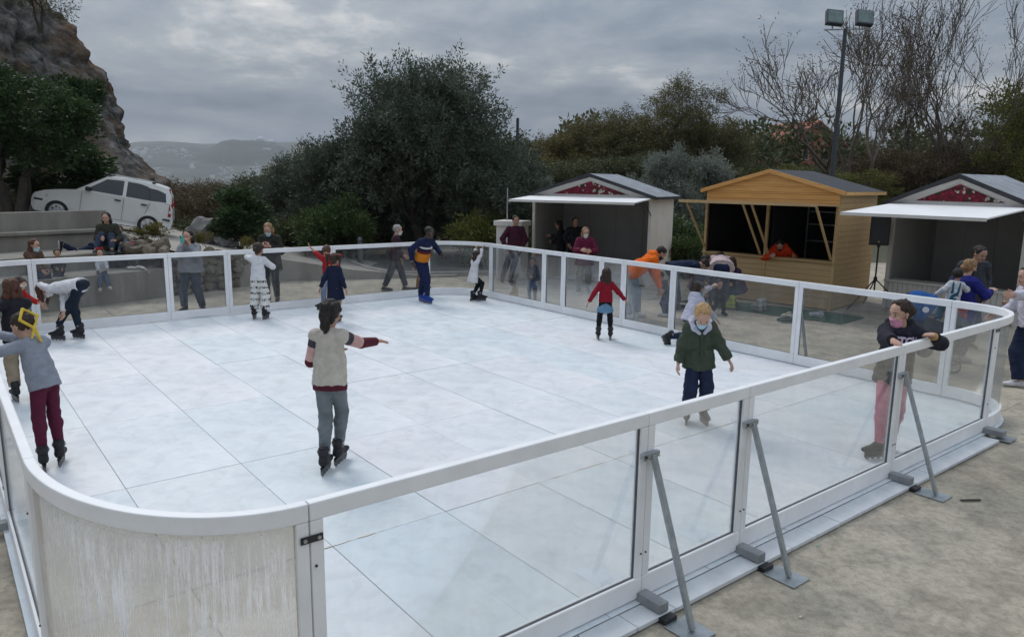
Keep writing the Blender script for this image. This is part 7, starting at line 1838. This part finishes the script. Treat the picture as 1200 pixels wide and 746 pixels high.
person('person in blue jacket with grey sleeves gesturing at the right edge', (7.98, 11.05, GZ), 262, 1.70, 7.4, 'fair', ('short', 'brown'), 'white', dict(m=c_('royal_blue', (0.015, 0.035, 0.15)), t=0.024, hem=0.06, sleeve=0.5), dict(m=jn, t=0.012), foot=('shoe', BLK), hands=[(-0.42, -0.1, 1.30), (-0.36, 0.1, 1.0)], poles=[(0.2, -0.3, -1), (-0.2, -0.3, -1)], curl=0.7,
       extra=lambda c: [link('sleeve', Sdf(0.013, 0.01).cone(e, w_, 0.035 * c['s'] + .01, 0.03 * c['s'], cap=0.0, capa=0.01).mesh('sleeve', [ghd]), c['t']) for e, w_ in ((c['elR'], c['wrR']), (c['elL'], c['wrL']))])
o34 = Vector((7.12, 9.98, GZ))
person('person in pale lilac jacket and dark trousers with a hand on the corner rail', o34, 278, 1.66, 7.3, 'fair', ('long', 'brown', 0.7), None, dict(m=c_('pale_lilac_jacket', (0.50, 0.49, 0.56)), t=0.024, hem=0.0), dict(m=navy, t=0.016, w=1.4), foot=('shoe', (0.62, 0.62, 0.63)), hands=[(-0.42, 0.2, 0.95), tuple(W(8.93, -3.12, 1.30) - o34)], lean=(8, 0, 0), feet=[(-0.12, -0.05, 0), (0.06, 0.1, 0)])
# ---- on the steps
def on_tier(px, n, z):
    a = (px - 600) / FPX; Y = n / (TN.x * a + TN.y); return Vector((a * Y, Y, z))
ol_j = c_('olive_jacket', (0.045, 0.045, 0.034))
p = on_tier(127, 17.35, 0.95)
person('dark-haired woman in olive jacket sitting on the upper step', p, 158, 1.64, 7.3, 'fair', ('long', 'black', 0.55), None, dict(m=ol_j, t=0.026, hem=0.03, w=1.15), dict(m=jn, t=0.012), foot=('shoe', BLK), pelvis=(0, 0, 0.10), lean=(10, 0, 0), head=(8, 8, 0), feet=[(-0.02, -0.52, -0.02), (0.30, -0.46, -0.02)], hands=[(0.0, -0.34, 0.30), (0.28, -0.24, 0.26)], kpole=[(0, 0.4, 1), (0, 0.4, 1)])
p = on_tier(141, 17.3, 0.95)
person('small child in grey-blue top sitting beside the woman in olive', p, 168, 0.98, 5.4, 'fair', ('short', 'brown'), None, dict(m=c_('grey_blue_top', (0.12, 0.145, 0.17)), t=0.016, hem=0.03), dict(m=c_('toddler_jeans', (0, 0, 0)), t=0.012), foot=('shoe', (0.15, 0.15, 0.17)), pelvis=(0, 0, 0.08), feet=[(-0.03, -0.34, -0.03), (0.12, -0.34, -0.03)], hands=[(-0.02, -0.18, 0.18), (0.12, -0.18, 0.18)], kpole=[(0, 0.3, 1), (0, 0.3, 1)], head=(0, 10, 0))
p = on_tier(112, 17.9, 1.06)
p = on_tier(66, 17.95, 1.10)
person('person in dark blue clothes lying along the upper step', p, 0, 1.55, 7.2, 'fair', ('short', 'brown'), None, dict(m=navy, t=0.022, hem=0.05), dict(m=navy, t=0.014), foot=('shoe', BLK), root_rot=(R(-90), 0, R(-35)), feet=[(0.08, 0.22, 0.30), (-0.08, 0.0, 0.05)], head=(0, 0, 0))
p = on_tier(36, 16.5, 0.60)
person('girl with long auburn hair and blue mask sitting at the left of the steps', p, 118, 1.40, 6.4, 'fair', ('long', 'auburn', 0.9), 'blue', dict(m=c_('brown_jacket', (0.10, 0.06, 0.042)), t=0.024, hem=0.03), dict(m=jn, t=0.012), foot=('shoe', BLK), pelvis=(0, 0, 0.09), feet=[(0.36, -0.30, -0.30), (0.42, -0.16, -0.30)], hands=[(0.28, -0.2, 0.16), (0.30, -0.06, 0.16)], kpole=[(0, 0.5, 1), (0, 0.5, 1)], head=(-20, 8, 0))
p = on_tier(65, 16.45, 0.60)
person('small dark-haired child sitting between the girl in mask and the bending woman', p, 150, 0.95, 5.4, 'tan', ('short', 'black'), None, dict(m=c_('slate_jacket', (0, 0, 0)), t=0.018, hem=0.03), dict(m=jn, t=0.012), foot=('shoe', BLK), pelvis=(0, 0, 0.08), feet=[(0.05, -0.38, -0.28), (0.18, -0.36, -0.28)], hands=[(0.04, -0.16, 0.16), (0.18, -0.16, 0.16)], kpole=[(0, 0.5, 1), (0, 0.5, 1)])
p = on_tier(115, 16.12, 0.60)
person('small girl with red bow sitting on the lowest step seen through the pane', p, 150, 0.95, 5.4, 'fair', ('short', 'brown'), None, dict(m=c_('pale_grey_knit', (0, 0, 0)), t=0.016, hem=0.03, name='sweater'), dict(m=c_('toddler_jeans', (0, 0, 0)), t=0.012), foot=('shoe', (0.4, 0.35, 0.32)), pelvis=(0, 0, 0.06), feet=[(0.08, -0.24, -0.34), (0.26, -0.20, -0.34)], hands=[(0.06, -0.2, 0.10), (0.22, -0.16, 0.10)], kpole=[(0, 1, 0.4), (0, 1, 0.4)], extra=lambda c: bow(c, redb, c['hp'](0, 0.05, 0.84), 0.05))
# bags left on the steps
def soft(name, label, loc, m, prims, cat='bag'):
    S = Sdf(0.014, 0.03)
    for a, b, ra, rb in prims: S.cone(a, b, ra, rb)
    o = link(name, S.mesh(name, [m]), None, loc); tag(o, label, cat)
p = on_tier(150, 17.2, 0.95); soft('pink_bag', 'bright pink bag lying beside the seated child', p + Vector((0, -0.05, 0.09)), c_('hot_pink', (0.48, 0.03, 0.20)), [((-0.1, 0, 0), (0.1, 0, 0.02), 0.08, 0.07), ((0, 0, 0.04), (0.08, 0, 0.08), 0.05, 0.03)])
p = on_tier(158, 16.2, 0.60)
S = Sdf(0.012, 0.03); random.seed(4); q0 = np.array([-0.22, 0.05, 0.015])
for k in range(9):
    q1 = q0 + np.array([random.uniform(0.03, 0.08), random.uniform(-0.05, 0.04), 0.0]); q1[2] = 0.02 + random.uniform(-0.01, 0.03) - max(0, q1[0] - 0.10) * 0.75
    S.cone(q0, q1, random.uniform(0.03, 0.06), random.uniform(0.02, 0.05), flat=(0.3 * (k % 2), 0.2, 1), f=0.45); q0 = q1
o = link('white_garment', S.mesh('white_garment', [offw]), None, p + Vector((0, -0.02, 0.02))); tag(o, 'white garment draped on the lowest step', 'garment')
p = on_tier(138, 16.9, 0.60); soft('dark_bag', 'dark rucksack on the lowest step below the woman in olive', p + Vector((0, -0.1, 0.14)), dkj, [((-0.1, 0, 0), (0.1, 0, 0.0), 0.13, 0.12), ((0, 0, 0.08), (0.02, 0, 0.16), 0.1, 0.07)])
# shoes and skates waiting on the green mat
def footpair(kind, col, loc, rz, label, cat, name):
    t = empty(name, loc, rz); tag(t, label, cat)
    for sx in (-0.07, 0.07):
        r = empty('boot' if kind == 'skate' else 'single_shoe', (sx, 0.02 * (sx > 0), 0), sx, t)
        for q in footwear(kind, col): link(q[0] + '_shell' if q[0] == 'boot' else q[0], q[1], r, q[2] if len(q) > 2 else None)
zg = GZ + 0.017
footpair('skate', (0.30, 0.38, 0.05), (4.75, 16.05, zg), 1.2, 'pair of lime coloured skates on the green mat', 'skates', 'skate_pair')
footpair('skate', (0.30, 0.30, 0.31), (5.30, 15.75, zg), 0.6, 'pair of grey skates on the green mat', 'skates', 'skate_pair')
footpair('shoe', (0.40, 0.36, 0.28), (5.72, 15.05, zg), 2.0, 'pair of beige shoes at the edge of the green mat', 'shoes', 'shoe_pair')
footpair('shoe', (0.04, 0.05, 0.05), (5.50, 14.62, GZ), 1.6, 'pair of dark shoes on the concrete before the green mat', 'shoes', 'shoe_pair')
footpair('shoe', (0.34, 0.34, 0.35), (6.35, 15.2, zg), 1.1, 'pair of pale grey shoes beside the pine stall corner', 'shoes', 'shoe_pair')
# ------------------------------------------------------------------ the air
hz_m = bpy.data.materials.new('haze_air'); hz_m.use_nodes = True
t = hz_m.node_tree; t.nodes.remove(t.nodes['Principled BSDF'])
pv = t.nodes.new('ShaderNodeVolumePrincipled'); pv.inputs['Color'].default_value = (0.80, 0.87, 0.96, 1); pv.inputs['Density'].default_value = 0.00012
pv.inputs['Anisotropy'].default_value = 0.2
t.links.new(pv.outputs[0], t.nodes['Material Output'].inputs['Volume'])
o = MB().b2((-7200, -60, -60), (7200, 6800, 330)).build('haze', hz_m); tag(o, 'thin pale air haze over the valley', 'haze', kind='stuff')
print('script time', round(time.time() - T0, 1))
